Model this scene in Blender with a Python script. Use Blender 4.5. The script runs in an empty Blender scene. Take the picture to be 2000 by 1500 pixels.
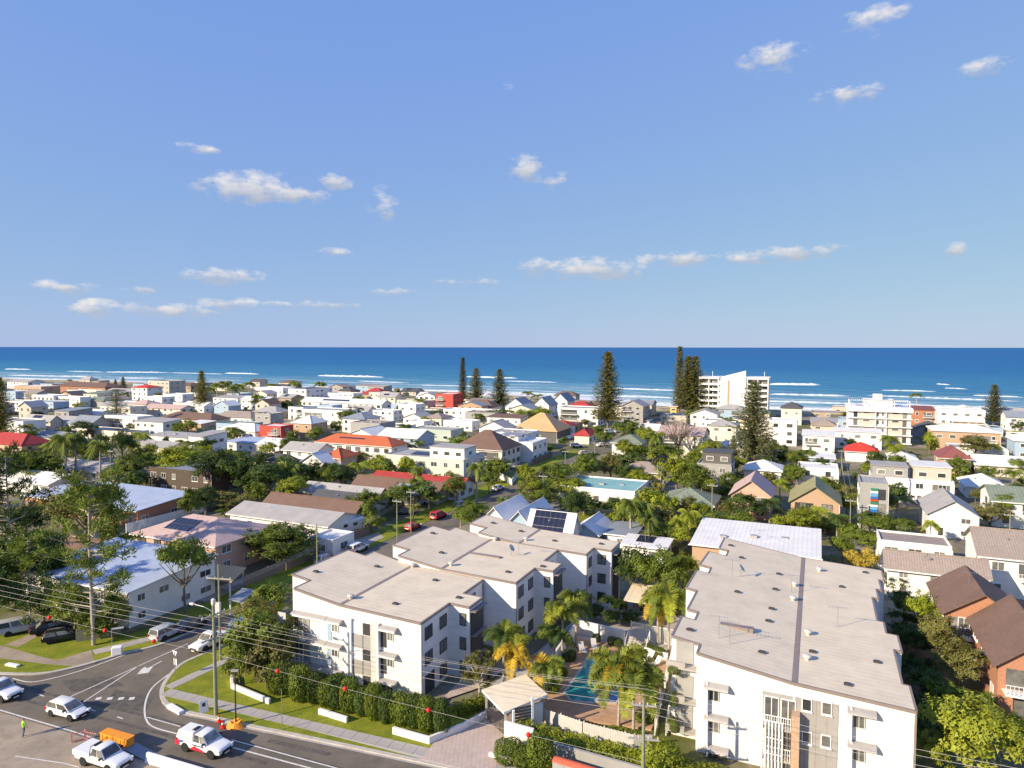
import bpy, bmesh, math, random
from mathutils import Vector, Matrix
random.seed(7)
R = math.radians
SC = bpy.context.scene
COL = SC.collection
# ---------------------------------------------------------------- camera
F, CX, CY, HC = 1340.0, 1000.0, 750.0, 37.0
PITCH = math.atan(74 / F)
YAW = R(24)
SU, CU = math.sin(YAW), math.cos(YAW)
cam = bpy.data.cameras.new('camera')
camo = bpy.data.objects.new('camera', cam); COL.objects.link(camo)
camo.location = (0, 0, HC); camo.rotation_euler = (R(90) - PITCH, 0, 0)
cam.sensor_width = 36; cam.lens = 36 * F / 2000; cam.clip_start = 1; cam.clip_end = 60000
SC.camera = camo
# ---------------------------------------------------------------- world, sun, exposure
SUN_EL, SUN_AZ = R(25), R(240)            # azimuth clockwise from +Y
W = bpy.data.worlds.new('World'); SC.world = W; W.use_nodes = True
nt = W.node_tree; nt.nodes.clear()
def wn(t, **k):
    n = nt.nodes.new(t)
    for a, b in k.items(): setattr(n, a, b)
    return n
def wl(a, b): nt.links.new(a, b)
def wmath(op, a, b=None, c=None, clamp=False):
    n = wn('ShaderNodeMath', operation=op); n.use_clamp = clamp
    for i, v in enumerate((a, b, c)):
        if v is None: continue
        if isinstance(v, (int, float)): n.inputs[i].default_value = v
        else: wl(v, n.inputs[i])
    return n.outputs[0]
sky = wn('ShaderNodeTexSky', sky_type='NISHITA'); sky.sun_disc = False
sky.sun_elevation = SUN_EL; sky.sun_rotation = SUN_AZ
sky.air_density = 1.0; sky.dust_density = 0.1; sky.ozone_density = 3.0
tc = wn('ShaderNodeTexCoord'); sep = wn('ShaderNodeSeparateXYZ'); wl(tc.outputs['Generated'], sep.inputs[0])
X_, Y_, Z_ = sep.outputs
az = wmath('ARCTAN2', X_, Y_)
el = wmath('ARCTAN2', Z_, wmath('SQRT', wmath('ADD', wmath('MULTIPLY', X_, X_), wmath('MULTIPLY', Y_, Y_))))
comb = wn('ShaderNodeCombineXYZ'); wl(az, comb.inputs[0]); wl(el, comb.inputs[1])
noi = wn('ShaderNodeTexNoise'); noi.inputs['Scale'].default_value = 30; noi.inputs['Detail'].default_value = 7
noi.inputs['Roughness'].default_value = 0.6
mp = wn('ShaderNodeMapping'); mp.inputs['Scale'].default_value = (1, 1.9, 1); wl(comb.outputs[0], mp.inputs[0]); wl(mp.outputs[0], noi.inputs['Vector'])
noi2 = wn('ShaderNodeTexNoise'); noi2.inputs['Scale'].default_value = 9; noi2.inputs['Detail'].default_value = 3
wl(comb.outputs[0], noi2.inputs['Vector'])
CL = [(500, 372, 130, 38, 1), (585, 384, 80, 22, 1), (660, 360, 40, 22, .9), (1030, 335, 55, 30, .8), (1075, 358, 50, 22, .5), (1060, 522, 55, 24, .9),
      (1160, 527, 120, 27, 1), (1330, 507, 120, 17, .8), (1540, 495, 120, 20, .8), (1450, 508, 90, 14, .7), (440, 541, 110, 20, .9), (130, 562, 85, 17, .7), (275, 565, 50, 12, .6),
      (195, 604, 70, 24, .9), (320, 605, 160, 17, .7), (450, 594, 70, 17, .8), (620, 596, 130, 10, .6), (1500, 128, 80, 34, .75), (1690, 55, 75, 34, .6), (1640, 196, 80, 24, .75),
      (1905, 143, 75, 20, .5), (658, 495, 38, 12, .8), (1860, 487, 25, 20, .7), (770, 571, 50, 11, .6), (920, 552, 90, 9, .5), (400, 298, 80, 12, .45), (750, 405, 40, 40, .4), (990, 195, 22, 22, .4),
      (-500, 420, 160, 40, 1), (-900, 560, 140, 20, .8), (2600, 380, 150, 36, 1), (3000, 560, 160, 22, .8)]
mask = None; shS = None; shW = None
for (cx, cy, wx, wy, s) in CL:
    a0 = math.atan((cx - CX) / F); e0 = math.atan((676 - cy) / F * math.cos(a0))
    sx, sy = wx / F * math.cos(a0) ** 2, wy / F * math.cos(a0)
    v1 = wn('ShaderNodeVectorMath', operation='SUBTRACT'); wl(comb.outputs[0], v1.inputs[0]); v1.inputs[1].default_value = (a0, e0, 0)
    v2 = wn('ShaderNodeVectorMath', operation='MULTIPLY'); wl(v1.outputs[0], v2.inputs[0]); v2.inputs[1].default_value = (1 / sx, 1 / sy, 0)
    v3 = wn('ShaderNodeVectorMath', operation='LENGTH'); wl(v2.outputs[0], v3.inputs[0])
    m = wmath('MULTIPLY', wmath('SUBTRACT', 1.0, v3.outputs['Value'], clamp=True), s)
    mask = m if mask is None else wmath('MAXIMUM', mask, m)
    sy_ = wn('ShaderNodeSeparateXYZ'); wl(v2.outputs[0], sy_.inputs[0]); t_ = wmath('MULTIPLY', m, sy_.outputs[1])
    shS = t_ if shS is None else wmath('ADD', shS, t_); shW = m if shW is None else wmath('ADD', shW, m)
gate = wmath('MULTIPLY', mask, 6.0, clamp=True)
dens = wmath('ADD', mask, wmath('MULTIPLY', wmath('SUBTRACT', noi.outputs['Fac'], 0.51), 2.7))
dens = wmath('MULTIPLY', wmath('MULTIPLY', wmath('SUBTRACT', dens, 0.10), 1.5, clamp=True), gate)
dens = wmath('MULTIPLY', dens, 0.82)
ccol = wn('ShaderNodeMix', data_type='RGBA'); wl(wmath('ADD', wmath('ADD', wmath('MULTIPLY', wmath('DIVIDE', shS, wmath('ADD', shW, 0.001)), 1.3), 0.45), wmath('MULTIPLY', wmath('SUBTRACT', noi.outputs['Fac'], .5), 1.6), clamp=True), ccol.inputs['Factor'])  # cloud tops painted lighter, bases greyer: shading put into the colour
ccol.inputs['A'].default_value = (3.1, 3.3, 3.8, 1); ccol.inputs['B'].default_value = (5.9, 5.6, 5.3, 1)
mixc = wn('ShaderNodeMix', data_type='RGBA'); wl(dens, mixc.inputs['Factor']); wb = wn('ShaderNodeVectorMath', operation='MULTIPLY'); wl(sky.outputs[0], wb.inputs[0]); wb.inputs[1].default_value = (.80, .91, 1.26); 
# camera-like tone of the clear sky: each channel's range compressed the same way in every direction
sp_ = wn('ShaderNodeSeparateXYZ'); wl(wb.outputs[0], sp_.inputs[0]); cm_ = wn('ShaderNodeCombineXYZ')
for i_, (g_, s_) in enumerate(((.40, .468), (.34, .563), (.0, .765))):
    wl(wmath('MULTIPLY', wmath('POWER', wmath('MULTIPLY', sp_.outputs[i_], .159), g_), s_ / .159), cm_.inputs[i_])
wl(cm_.outputs[0], mixc.inputs['A']); wl(ccol.outputs['Result'], mixc.inputs['B'])
bg = wn('ShaderNodeBackground'); wl(mixc.outputs['Result'], bg.inputs[0]); bg.inputs[1].default_value = 0.105
wo = wn('ShaderNodeOutputWorld'); wl(bg.outputs[0], wo.inputs[0])
sun = bpy.data.lights.new('sun', 'SUN'); sun.energy = 5.0; sun.angle = R(0.5); sun.color = (1, 0.84, 0.61)
suno = bpy.data.objects.new('sun', sun); COL.objects.link(suno)
sd = Vector((math.sin(SUN_AZ) * math.cos(SUN_EL), math.cos(SUN_AZ) * math.cos(SUN_EL), math.sin(SUN_EL)))
suno.rotation_euler = (-sd).to_track_quat('-Z', 'Y').to_euler(); suno.location = (-60, -40, 80)
vs = SC.view_settings; vs.view_transform = 'Standard'; vs.look = 'None'; vs.gamma = 1; vs.use_curve_mapping = False
vs.exposure = 0.6
# ---------------------------------------------------------------- pixel -> place
def ray(x, y):
    a = (x - CX) / F; b = -(y - CY) / F
    return (a, math.cos(PITCH) + b * math.sin(PITCH), -math.sin(PITCH) + b * math.cos(PITCH))
def G(x, y, z=0.0):
    d = ray(x, y); t = (z - HC) / d[2]
    return Vector((d[0] * t, d[1] * t, z))
def uv2w(u, v, z=0.0): return Vector((u * SU + v * CU, u * CU - v * SU, z))
def w2uv(p): return (p[0] * SU + p[1] * CU, p[0] * CU - p[1] * SU)
def GUV(x, y, z=0.0): return w2uv(G(x, y, z))
def PU(x, y, u0):                     # pixel on the plane u = u0 -> (v, z)
    d = ray(x, y); t = u0 / (d[0] * SU + d[1] * CU)
    return ((d[0] * CU - d[1] * SU) * t, HC + d[2] * t)
def PV(x, y, v0):
    d = ray(x, y); t = v0 / (d[0] * CU - d[1] * SU)
    return ((d[0] * SU + d[1] * CU) * t, HC + d[2] * t)
def pxm(P): return F / max(P[1], 1.0)     # photo pixels per metre at a point
# ---------------------------------------------------------------- materials
MATS = {}
def M(name, col=(.5, .5, .5), rough=.7, var=.12, scale=2.0, bump=0.0, bscale=20.0, metal=0.0, spec=.3, lines=None, rnd=0.0, grime=0.0, trans=0.0):
    """procedural material: base colour + noise wear, optional ribs (axis, period, depth), per-object variation"""
    if name in MATS: return MATS[name]
    m = bpy.data.materials.new(name); m.use_nodes = True; MATS[name] = m
    t = m.node_tree; N = t.nodes; L = t.links; p = N['Principled BSDF']
    p.inputs['Roughness'].default_value = rough; p.inputs['Metallic'].default_value = metal
    p.inputs['Specular IOR Level'].default_value = spec
    c = N.new('ShaderNodeTexCoord'); n = N.new('ShaderNodeTexNoise'); L.new(c.outputs['Object'], n.inputs['Vector'])
    n.inputs['Scale'].default_value = scale; n.inputs['Detail'].default_value = 6; n.inputs['Roughness'].default_value = .65
    r = N.new('ShaderNodeMapRange'); L.new(n.outputs['Fac'], r.inputs['Value'])
    r.inputs['From Min'].default_value = .3; r.inputs['From Max'].default_value = .7
    r.inputs['To Min'].default_value = 1 - var; r.inputs['To Max'].default_value = 1 + var
    val = r.outputs[0]
    def mul(a, b):
        k = N.new('ShaderNodeMath'); k.operation = 'MULTIPLY'; L.new(a, k.inputs[0])
        if isinstance(b, (int, float)): k.inputs[1].default_value = b
        else: L.new(b, k.inputs[1])
        return k.outputs[0]
    if rnd:
        oi = N.new('ShaderNodeObjectInfo'); r2 = N.new('ShaderNodeMapRange'); L.new(oi.outputs['Random'], r2.inputs['Value'])
        r2.inputs['To Min'].default_value = 1 - rnd; r2.inputs['To Max'].default_value = 1 + rnd
        val = mul(val, r2.outputs[0])
    hgt = None
    if lines:
        ax, per, dep = lines
        s = N.new('ShaderNodeSeparateXYZ'); L.new(c.outputs['Object'], s.inputs[0])
        k = N.new('ShaderNodeMath'); k.operation = 'PINGPONG'; L.new(s.outputs[ax], k.inputs[0]); k.inputs[1].default_value = per / 2
        k2 = N.new('ShaderNodeMapRange'); L.new(k.outputs[0], k2.inputs['Value']); k2.inputs['From Min'].default_value = 0; k2.inputs['From Max'].default_value = per * .16
        k2.inputs['To Min'].default_value = 1 - dep; k2.inputs['To Max'].default_value = 1
        val = mul(val, k2.outputs[0]); hgt = k2.outputs[0]
    if grime:
        n3 = N.new('ShaderNodeTexNoise'); n3.inputs['Scale'].default_value = .35; n3.inputs['Detail'].default_value = 8; n3.inputs['Roughness'].default_value = .7
        L.new(c.outputs['Object'], n3.inputs['Vector'])
        r3 = N.new('ShaderNodeMapRange'); L.new(n3.outputs['Fac'], r3.inputs['Value']); r3.inputs['From Min'].default_value = .42; r3.inputs['From Max'].default_value = .75
        r3.inputs['To Min'].default_value = 1; r3.inputs['To Max'].default_value = 1 - grime
        val = mul(val, r3.outputs[0])
    mx = N.new('ShaderNodeVectorMath'); mx.operation = 'SCALE'; mx.inputs[0].default_value = col[:3]; L.new(val, mx.inputs['Scale'])
    L.new(mx.outputs[0], p.inputs['Base Color'])
    if bump:
        nb = N.new('ShaderNodeTexNoise'); nb.inputs['Scale'].default_value = bscale; nb.inputs['Detail'].default_value = 4; L.new(c.outputs['Object'], nb.inputs['Vector'])
        b = N.new('ShaderNodeBump'); b.inputs['Strength'].default_value = bump; b.inputs['Distance'].default_value = .05
        L.new(nb.outputs['Fac'], b.inputs['Height']); L.new(b.outputs[0], p.inputs['Normal'])
    elif hgt is not None:
        b = N.new('ShaderNodeBump'); b.inputs['Strength'].default_value = .5; b.inputs['Distance'].default_value = .04
        L.new(hgt, b.inputs['Height']); L.new(b.outputs[0], p.inputs['Normal'])
    if trans:
        tr = N.new('ShaderNodeBsdfTranslucent'); L.new(mx.outputs[0], tr.inputs[0]); ms = N.new('ShaderNodeMixShader'); ms.inputs[0].default_value = trans
        L.new(p.outputs[0], ms.inputs[1]); L.new(tr.outputs[0], ms.inputs[2]); L.new(ms.outputs[0], N['Material Output'].inputs[0])
    return m
M('white', (.80, .78, .75), .65, .04, .8, grime=.10); M('apt_white', (.80, .78, .75), .7, .04, .6, lines=(2, .92, .07), grime=.14); M('cream', (.72, .66, .55), .7, .06, .8, grime=.12); M('pink', (.62, .40, .30), .75, .08, .8, grime=.1)
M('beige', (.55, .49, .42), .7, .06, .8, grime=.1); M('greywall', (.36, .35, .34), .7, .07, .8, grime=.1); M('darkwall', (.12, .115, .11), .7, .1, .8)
M('brick', (.42, .19, .11), .85, .22, 5, bump=.4, bscale=14); M('orange_brick', (.44, .215, .13), .85, .2, 5, bump=.4, bscale=14); M('tan_brick', (.48, .33, .22), .85, .2, 5, bump=.4, bscale=14)
M('timber_dark', (.10, .075, .055), .7, .25, 2, lines=(0, .3, .5)); M('bluewall', (.35, .46, .58), .7, .06, .8); M('greenwall', (.42, .50, .44), .7, .06, .8)
M('redwall', (.45, .07, .05), .6, .08, .8); M('tanwall', (.40, .31, .22), .7, .1, .8)
for ax, sfx in ((0, 'x'), (1, 'y')):
    M('roof_beige_' + sfx, (.74, .635, .47), .75, .06, .5, lines=(ax, .76, .11), grime=.17)
    M('roof_white_' + sfx, (.74, .73, .71), .75, .06, .5, lines=(ax, .7, .16), grime=.16)
    M('roof_grey_' + sfx, (.40, .385, .37), .75, .08, .5, lines=(ax, .7, .2), grime=.2)
    M('roof_bluegrey_' + sfx, (.26, .29, .34), .75, .08, .5, lines=(ax, .7, .25), grime=.15)
    M('roof_dark_' + sfx, (.10, .10, .105), .75, .1, .5, lines=(ax, .7, .3))
    M('roof_green_' + sfx, (.22, .26, .20), .75, .1, .5, lines=(ax, .7, .25), grime=.2)
    M('roof_olive_' + sfx, (.33, .30, .14), .6, .12, .5, lines=(ax, .6, .25), grime=.2)
    M('roof_teal_' + sfx, (.25, .47, .47), .75, .1, .5, lines=(ax, .7, .2), grime=.2)
    M('roof_blue_' + sfx, (.40, .47, .60), .75, .08, .5, lines=(ax, .7, .2), grime=.15)
    M('roof_red_' + sfx, (.42, .055, .05), .75, .1, .5, lines=(ax, .7, .25), grime=.1)
    M('roof_brown_' + sfx, (.19, .12, .09), .8, .16, 3, lines=(ax, .35, .3), grime=.2)
    M('roof_tan_' + sfx, (.60, .38, .19), .75, .1, 2, lines=(ax, .35, .2), grime=.15)
    M('roof_terra_' + sfx, (.52, .14, .06), .75, .16, 3, lines=(ax, .35, .3), grime=.12)
    M('roof_scarlet_' + sfx, (.62, .055, .035), .7, .1, 3, lines=(ax, .35, .25), grime=.06)
    M('roof_pink_' + sfx, (.55, .40, .36), .75, .14, 3, lines=(ax, .35, .35), grime=.15)
    M('roof_maroon_' + sfx, (.26, .09, .08), .7, .14, 3, lines=(ax, .35, .25), grime=.12)
    M('roof_taupe_' + sfx, (.34, .28, .24), .75, .14, 3, lines=(ax, .35, .35), grime=.15)
M('gutter', (.25, .20, .18), .55, .1); M('trim', (.82, .81, .79), .5, .03); M('frame_dark', (.06, .06, .065), .4, .1); M('greymetal', (.40, .38, .36), .5, .08, metal=.2)
M('concrete', (.42, .39, .35), .85, .14, 1.5, bump=.25, bscale=30, grime=.25); M('kerb', (.50, .46, .40), .85, .14, 2, grime=.2); M('paver', (.50, .40, .34), .85, .12, 2, lines=(0, .4, .12))
M('steel', (.45, .45, .45), .35, .08, metal=.7); M('black', (.02, .02, .022), .5, .1); M('rubber', (.025, .025, .027), .8, .1)
M('pole_wood', (.24, .25, .17), .85, .2, 3, bump=.3); M('wire', (.42, .40, .37), .5, .05); M('insul', (.65, .63, .6), .4, .1)
M('solar', (.018, .022, .045), .18, .1, 2, spec=.5, lines=(0, 1.0, -1.4)); M('louvre', (.55, .53, .5), .6, .1)
def glass(name, col, rough=.08, spec=.5):
    m = bpy.data.materials.new(name); m.use_nodes = True; MATS[name] = m; p = m.node_tree.nodes['Principled BSDF']; N = m.node_tree.nodes; L = m.node_tree.links
    oi = N.new('ShaderNodeObjectInfo'); n = N.new('ShaderNodeTexNoise'); c = N.new('ShaderNodeTexCoord'); L.new(c.outputs['Object'], n.inputs['Vector']); n.inputs['Scale'].default_value = 1.6
    a = N.new('ShaderNodeMath'); a.operation = 'MULTIPLY'; L.new(oi.outputs['Random'], a.inputs[0]); L.new(n.outputs['Fac'], a.inputs[1])
    mx = N.new('ShaderNodeMix'); mx.data_type = 'RGBA'; L.new(a.outputs[0], mx.inputs['Factor']); mx.inputs['A'].default_value = (*col, 1); mx.inputs['B'].default_value = (.50, .48, .43, 1)
    L.new(mx.outputs['Result'], p.inputs['Base Color']); p.inputs['Roughness'].default_value = rough; p.inputs['Specular IOR Level'].default_value = spec
glass('glass', (.025, .03, .035)); glass('carglass', (.012, .014, .016), .05)
# ---------------------------------------------------------------- mesh builder
class MB:
    def __init__(s): s.v = []; s.f = []; s.m = []
    def poly(s, pts, mi=0):
        i = len(s.v); s.v += [tuple(p) for p in pts]; s.f.append(tuple(range(i, i + len(pts)))); s.m.append(mi); return s
    def box(s, x0, x1, y0, y1, z0, z1, mi=0):
        i = len(s.v); s.v += [(x0, y0, z0), (x1, y0, z0), (x1, y1, z0), (x0, y1, z0), (x0, y0, z1), (x1, y0, z1), (x1, y1, z1), (x0, y1, z1)]
        s.f += [tuple(i + k for k in q) for q in ((3, 2, 1, 0), (4, 5, 6, 7), (0, 1, 5, 4), (1, 2, 6, 5), (2, 3, 7, 6), (3, 0, 4, 7))]; s.m += [mi] * 6; return s
    def prism(s, pts, z0, z1, mi=0, mtop=None):
        n = len(pts); i = len(s.v)
        zt = [z1(p) if callable(z1) else z1 for p in pts]
        s.v += [(p[0], p[1], z0) for p in pts] + [(p[0], p[1], zt[k]) for k, p in enumerate(pts)]
        s.f.append(tuple(range(i + n, i + 2 * n))); s.m.append(mi if mtop is None else mtop)
        s.f.append(tuple(range(i + n - 1, i - 1, -1))); s.m.append(mi)
        for k in range(n):
            s.f.append((i + k, i + (k + 1) % n, i + n + (k + 1) % n, i + n + k)); s.m.append(mi)
        return s
    def tube(s, pts, rad, n=6, mi=0, cap=True):
        pts = [Vector(p) for p in pts]; rs = rad if isinstance(rad, (list, tuple)) else [rad] * len(pts)
        base = len(s.v); prev = None
        for k, p in enumerate(pts):
            d = (pts[min(k + 1, len(pts) - 1)] - pts[max(k - 1, 0)])
            d = d.normalized() if d.length > 1e-9 else Vector((0, 0, 1))
            a = d.cross(Vector((0, 0, 1)) if abs(d.z) < .95 else Vector((0, 1, 0)))
            a.normalize()
            if prev is not None and a.dot(prev) < 0: a = -a
            prev = a; b = d.cross(a)
            for j in range(n):
                t = 2 * math.pi * j / n
                s.v.append(tuple(p + (a * math.cos(t) + b * math.sin(t)) * rs[k]))
        for k in range(len(pts) - 1):
            for j in range(n):
                o = base + k * n; s.f.append((o + j, o + (j + 1) % n, o + n + (j + 1) % n, o + n + j)); s.m.append(mi)
        if cap:
            s.f.append(tuple(base + j for j in range(n))[::-1]); s.m.append(mi)
            o = base + (len(pts) - 1) * n; s.f.append(tuple(o + j for j in range(n))); s.m.append(mi)
        return s
    def lathe(s, prof, n=12, c=(0, 0), mi=0):
        b = len(s.v)
        for (r, z) in prof:
            for j in range(n):
                t = 2 * math.pi * j / n; s.v.append((c[0] + r * math.cos(t), c[1] + r * math.sin(t), z))
        for k in range(len(prof) - 1):
            for j in range(n):
                o = b + k * n; s.f.append((o + j, o + (j + 1) % n, o + n + (j + 1) % n, o + n + j)); s.m.append(mi)
        o = b + (len(prof) - 1) * n; s.f.append(tuple(o + j for j in range(n))); s.m.append(mi)
        s.f.append(tuple(b + j for j in range(n))[::-1]); s.m.append(mi)
        return s
    def mesh(s, name, mats):
        me = bpy.data.meshes.new(name); me.from_pydata(s.v, [], s.f)
        for x in (mats if isinstance(mats, (list, tuple)) else [mats]): me.materials.append(MATS[x])
        if any(s.m): me.polygons.foreach_set('material_index', s.m)
        me.update(); return me
    def build(s, name, mats, parent=None, smooth=False, loc=None, rotz=None):
        me = s.mesh(name, mats)
        if smooth: me.polygons.foreach_set('use_smooth', [True] * len(me.polygons))
        return put(name, me, parent, loc, rotz)
def put(name, me, parent=None, loc=None, rotz=None, scale=None):
    o = bpy.data.objects.new(name, me); COL.objects.link(o)
    if parent is not None: o.parent = parent
    if loc is not None: o.location = loc
    if rotz is not None: o.rotation_euler = (0, 0, rotz)
    if scale is not None: o.scale = scale
    return o
def tag(o, label, cat, group=None):
    o['label'] = label; o['category'] = cat
    if group: o['group'] = group
    return o
def thing(name, label, cat, loc=(0, 0, 0), rotz=0.0, group=None):
    o = put(name, None, None, loc, rotz); o.empty_display_size = .5
    return tag(o, label, cat, group)
def struct(name, mb, mats, parent=None, **k):
    o = mb.build(name, mats, parent, **k)
    if parent is None: o['kind'] = 'structure'
    return o
def copy_tree(o, parent=None):
    c = o.copy(); COL.objects.link(c); c.parent = parent
    for ch in list(o.children): copy_tree(ch, c)
    return c
def bevel(o, w=.03, seg=2):
    m = o.modifiers.new('bevel', 'BEVEL'); m.width = w; m.segments = seg; m.limit_method = 'ANGLE'; return o
GRID = -YAW     # z rotation that turns local x to the coast direction and local y to the street direction
# ================================================================ ground, beach, sea
def nodes(m): return m.node_tree.nodes, m.node_tree.links
def mixrgb(N, L, fac, a, b):
    k = N.new('ShaderNodeMix'); k.data_type = 'RGBA'
    if isinstance(fac, (int, float)): k.inputs['Factor'].default_value = fac
    else: L.new(fac, k.inputs['Factor'])
    for s, v in (('A', a), ('B', b)):
        if isinstance(v, tuple): k.inputs[s].default_value = (*v[:3], 1)
        else: L.new(v, k.inputs[s])
    return k.outputs['Result']
def noise(N, L, vec, sc, det=5, rough=.6):
    n = N.new('ShaderNodeTexNoise'); n.inputs['Scale'].default_value = sc; n.inputs['Detail'].default_value = det; n.inputs['Roughness'].default_value = rough
    L.new(vec, n.inputs['Vector']); return n.outputs['Fac']
def ramp(N, L, v, a, b, c=0.0, d=1.0):
    r = N.new('ShaderNodeMapRange'); L.new(v, r.inputs['Value']); r.inputs['From Min'].default_value = a; r.inputs['From Max'].default_value = b
    r.inputs['To Min'].default_value = c; r.inputs['To Max'].default_value = d; return r.outputs[0]
def newmat(name, rough=.9, spec=.2):
    m = bpy.data.materials.new(name); m.use_nodes = True; MATS[name] = m
    N, L = nodes(m); p = N['Principled BSDF']; p.inputs['Roughness'].default_value = rough; p.inputs['Specular IOR Level'].default_value = spec
    c = N.new('ShaderNodeTexCoord'); return m, N, L, p, c.outputs['Object']
m, N, L, p, V = newmat('soil')
a = mixrgb(N, L, ramp(N, L, noise(N, L, V, .12), .42, .58), (.12, .135, .035), (.24, .20, .14))
a = mixrgb(N, L, ramp(N, L, noise(N, L, V, .05), .5, .62), a, (.34, .30, .25))
a = mixrgb(N, L, ramp(N, L, noise(N, L, V, 1.5), .35, .7, 0, .5), a, (.09, .10, .035)); L.new(a, p.inputs['Base Color'])
m, N, L, p, V = newmat('lawn')
a = mixrgb(N, L, ramp(N, L, noise(N, L, V, .5), .35, .65), (.16, .205, .016), (.30, .305, .028))
a = mixrgb(N, L, ramp(N, L, noise(N, L, V, 6), .4, .75, 0, .7), a, (.085, .115, .012))
a = mixrgb(N, L, ramp(N, L, noise(N, L, V, .9), .62, .72, 0, .6), a, (.27, .22, .07)); L.new(a, p.inputs['Base Color'])
b = N.new('ShaderNodeBump'); b.inputs['Strength'].default_value = .8; b.inputs['Distance'].default_value = .08; L.new(noise(N, L, V, 9), b.inputs['Height']); L.new(b.outputs[0], p.inputs['Normal'])
m, N, L, p, V = newmat('asphalt', .85, .3)
a = mixrgb(N, L, ramp(N, L, noise(N, L, V, .16), .4, .6), (.125, .107, .083), (.18, .153, .118))
a = mixrgb(N, L, ramp(N, L, noise(N, L, V, .7, 8, .7), .52, .7, 0, .55), a, (.078, .068, .055))
a = mixrgb(N, L, ramp(N, L, noise(N, L, V, 14, 3), .4, .7, 0, .4), a, (.22, .19, .15)); L.new(a, p.inputs['Base Color'])
b = N.new('ShaderNodeBump'); b.inputs['Strength'].default_value = .3; b.inputs['Distance'].default_value = .02; L.new(noise(N, L, V, 40), b.inputs['Height']); L.new(b.outputs[0], p.inputs['Normal'])
m, N, L, p, V = newmat('old_asphalt', .9, .2)
a = mixrgb(N, L, ramp(N, L, noise(N, L, V, .25, 8, .7), .4, .62), (.40, .325, .245), (.29, .24, .18))
a = mixrgb(N, L, ramp(N, L, noise(N, L, V, 1.1, 6), .55, .7, 0, .5), a, (.19, .155, .115)); L.new(a, p.inputs['Base Color'])
m, N, L, p, V = newmat('paint', .7, .2)
a = mixrgb(N, L, ramp(N, L, noise(N, L, V, 3, 6, .7), .5, .75, 0, .65), (.68, .66, .61), (.22, .2, .18)); L.new(a, p.inputs['Base Color'])
m, N, L, p, V = newmat('sand', .95, .1)
a = mixrgb(N, L, ramp(N, L, noise(N, L, V, .08), .4, .6), (.55, .46, .35), (.44, .36, .27)); L.new(a, p.inputs['Base Color'])
m, N, L, p, V = newmat('dune', .95, .1)
a = mixrgb(N, L, ramp(N, L, noise(N, L, V, .15), .45, .6), (.46, .38, .27), (.20, .19, .09)); L.new(a, p.inputs['Base Color'])

SHP = [(0, 741), (250, 747), (645, 760), (950, 769), (1150, 782), (1300, 794), (1500, 800), (1700, 805), (2000, 815)]
SH = [w2uv(G(x, y, -4)) for x, y in SHP]          # waterline in (u, v)
vl, vr = SH[0][1], SH[-1][1]
SH = [(SH[0][0] - 40, vl - 900), (SH[0][0] - 10, vl - 300)] + SH + [(SH[-1][0] + 15, vr + 250), (SH[-1][0] + 40, vr + 900)]
def shore_u(v):
    for (u0, v0), (u1, v1) in zip(SH, SH[1:]):
        if v0 <= v <= v1: return u0 + (u1 - u0) * (v - v0) / (v1 - v0)
    return SH[0][0] if v < SH[0][1] else SH[-1][0]
vv = [SH[0][1] + (SH[-1][1] - SH[0][1]) * k / 160 for k in range(161)]
mb = MB(); prev = None
rows = []
for v in vv:
    s = shore_u(v); rows.append([(-120, 0), (s - 75, 0), (s - 52, .6), (s - 40, -1.2), (s - 15, -2.9), (s + 6, -4.3)])
def strip(cols, mats, name):
    mb = MB(); n = len(cols)
    for k, v in enumerate(vv):
        for c in cols: mb.v.append(tuple(uv2w(rows[k][c][0], v, rows[k][c][1])))
    for k in range(len(vv) - 1):
        for j in range(n - 1):
            mb.f.append((k * n + j, (k + 1) * n + j, (k + 1) * n + j + 1, k * n + j + 1)[::-1]); mb.m.append(0)
    return struct(name, mb, mats)
strip((0, 1), 'soil', 'ground'); strip((1, 2, 3), 'dune', 'dune'); strip((3, 4, 5), 'sand', 'beach')
# sea: colour by depth (distance from the waterline), ripples, drifting foam
m = bpy.data.materials.new('sea'); m.use_nodes = True; MATS['sea'] = m; N, L = nodes(m); N.remove(N['Principled BSDF'])
uvn = N.new('ShaderNodeUVMap'); sx = N.new('ShaderNodeSeparateXYZ'); L.new(uvn.outputs[0], sx.inputs[0]); D = sx.outputs[0]      # x = metres offshore, y = metres along shore
st = N.new('ShaderNodeVectorMath'); st.operation = 'MULTIPLY'; L.new(uvn.outputs[0], st.inputs[0]); st.inputs[1].default_value = (1, .22, 1)
n1 = noise(N, L, st.outputs[0], .02, 5); n2 = noise(N, L, st.outputs[0], .12, 6, .7)
dd = N.new('ShaderNodeMath'); dd.operation = 'ADD'; L.new(D, dd.inputs[0])
k = N.new('ShaderNodeMath'); k.operation = 'MULTIPLY'; L.new(n1, k.inputs[0]); k.inputs[1].default_value = 110; L.new(k.outputs[0], dd.inputs[1])
c = mixrgb(N, L, ramp(N, L, dd.outputs[0], 70, 280), (.20, .40, .42), (.055, .235, .35))
c = mixrgb(N, L, ramp(N, L, dd.outputs[0], 230, 850), c, (.012, .14, .32)); c = mixrgb(N, L, ramp(N, L, D, 500, 3500), c, (.013, .118, .31))
c = mixrgb(N, L, ramp(N, L, n2, .45, .62, 0, .5), c, (.01, .08, .22))
wv_ = N.new('ShaderNodeTexWave'); wv_.wave_type = 'BANDS'; wv_.bands_direction = 'X'; wv_.inputs['Scale'].default_value = .0075; wv_.inputs['Distortion'].default_value = 5; wv_.inputs['Detail'].default_value = 3; wv_.inputs['Detail Scale'].default_value = 1.2
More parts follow.
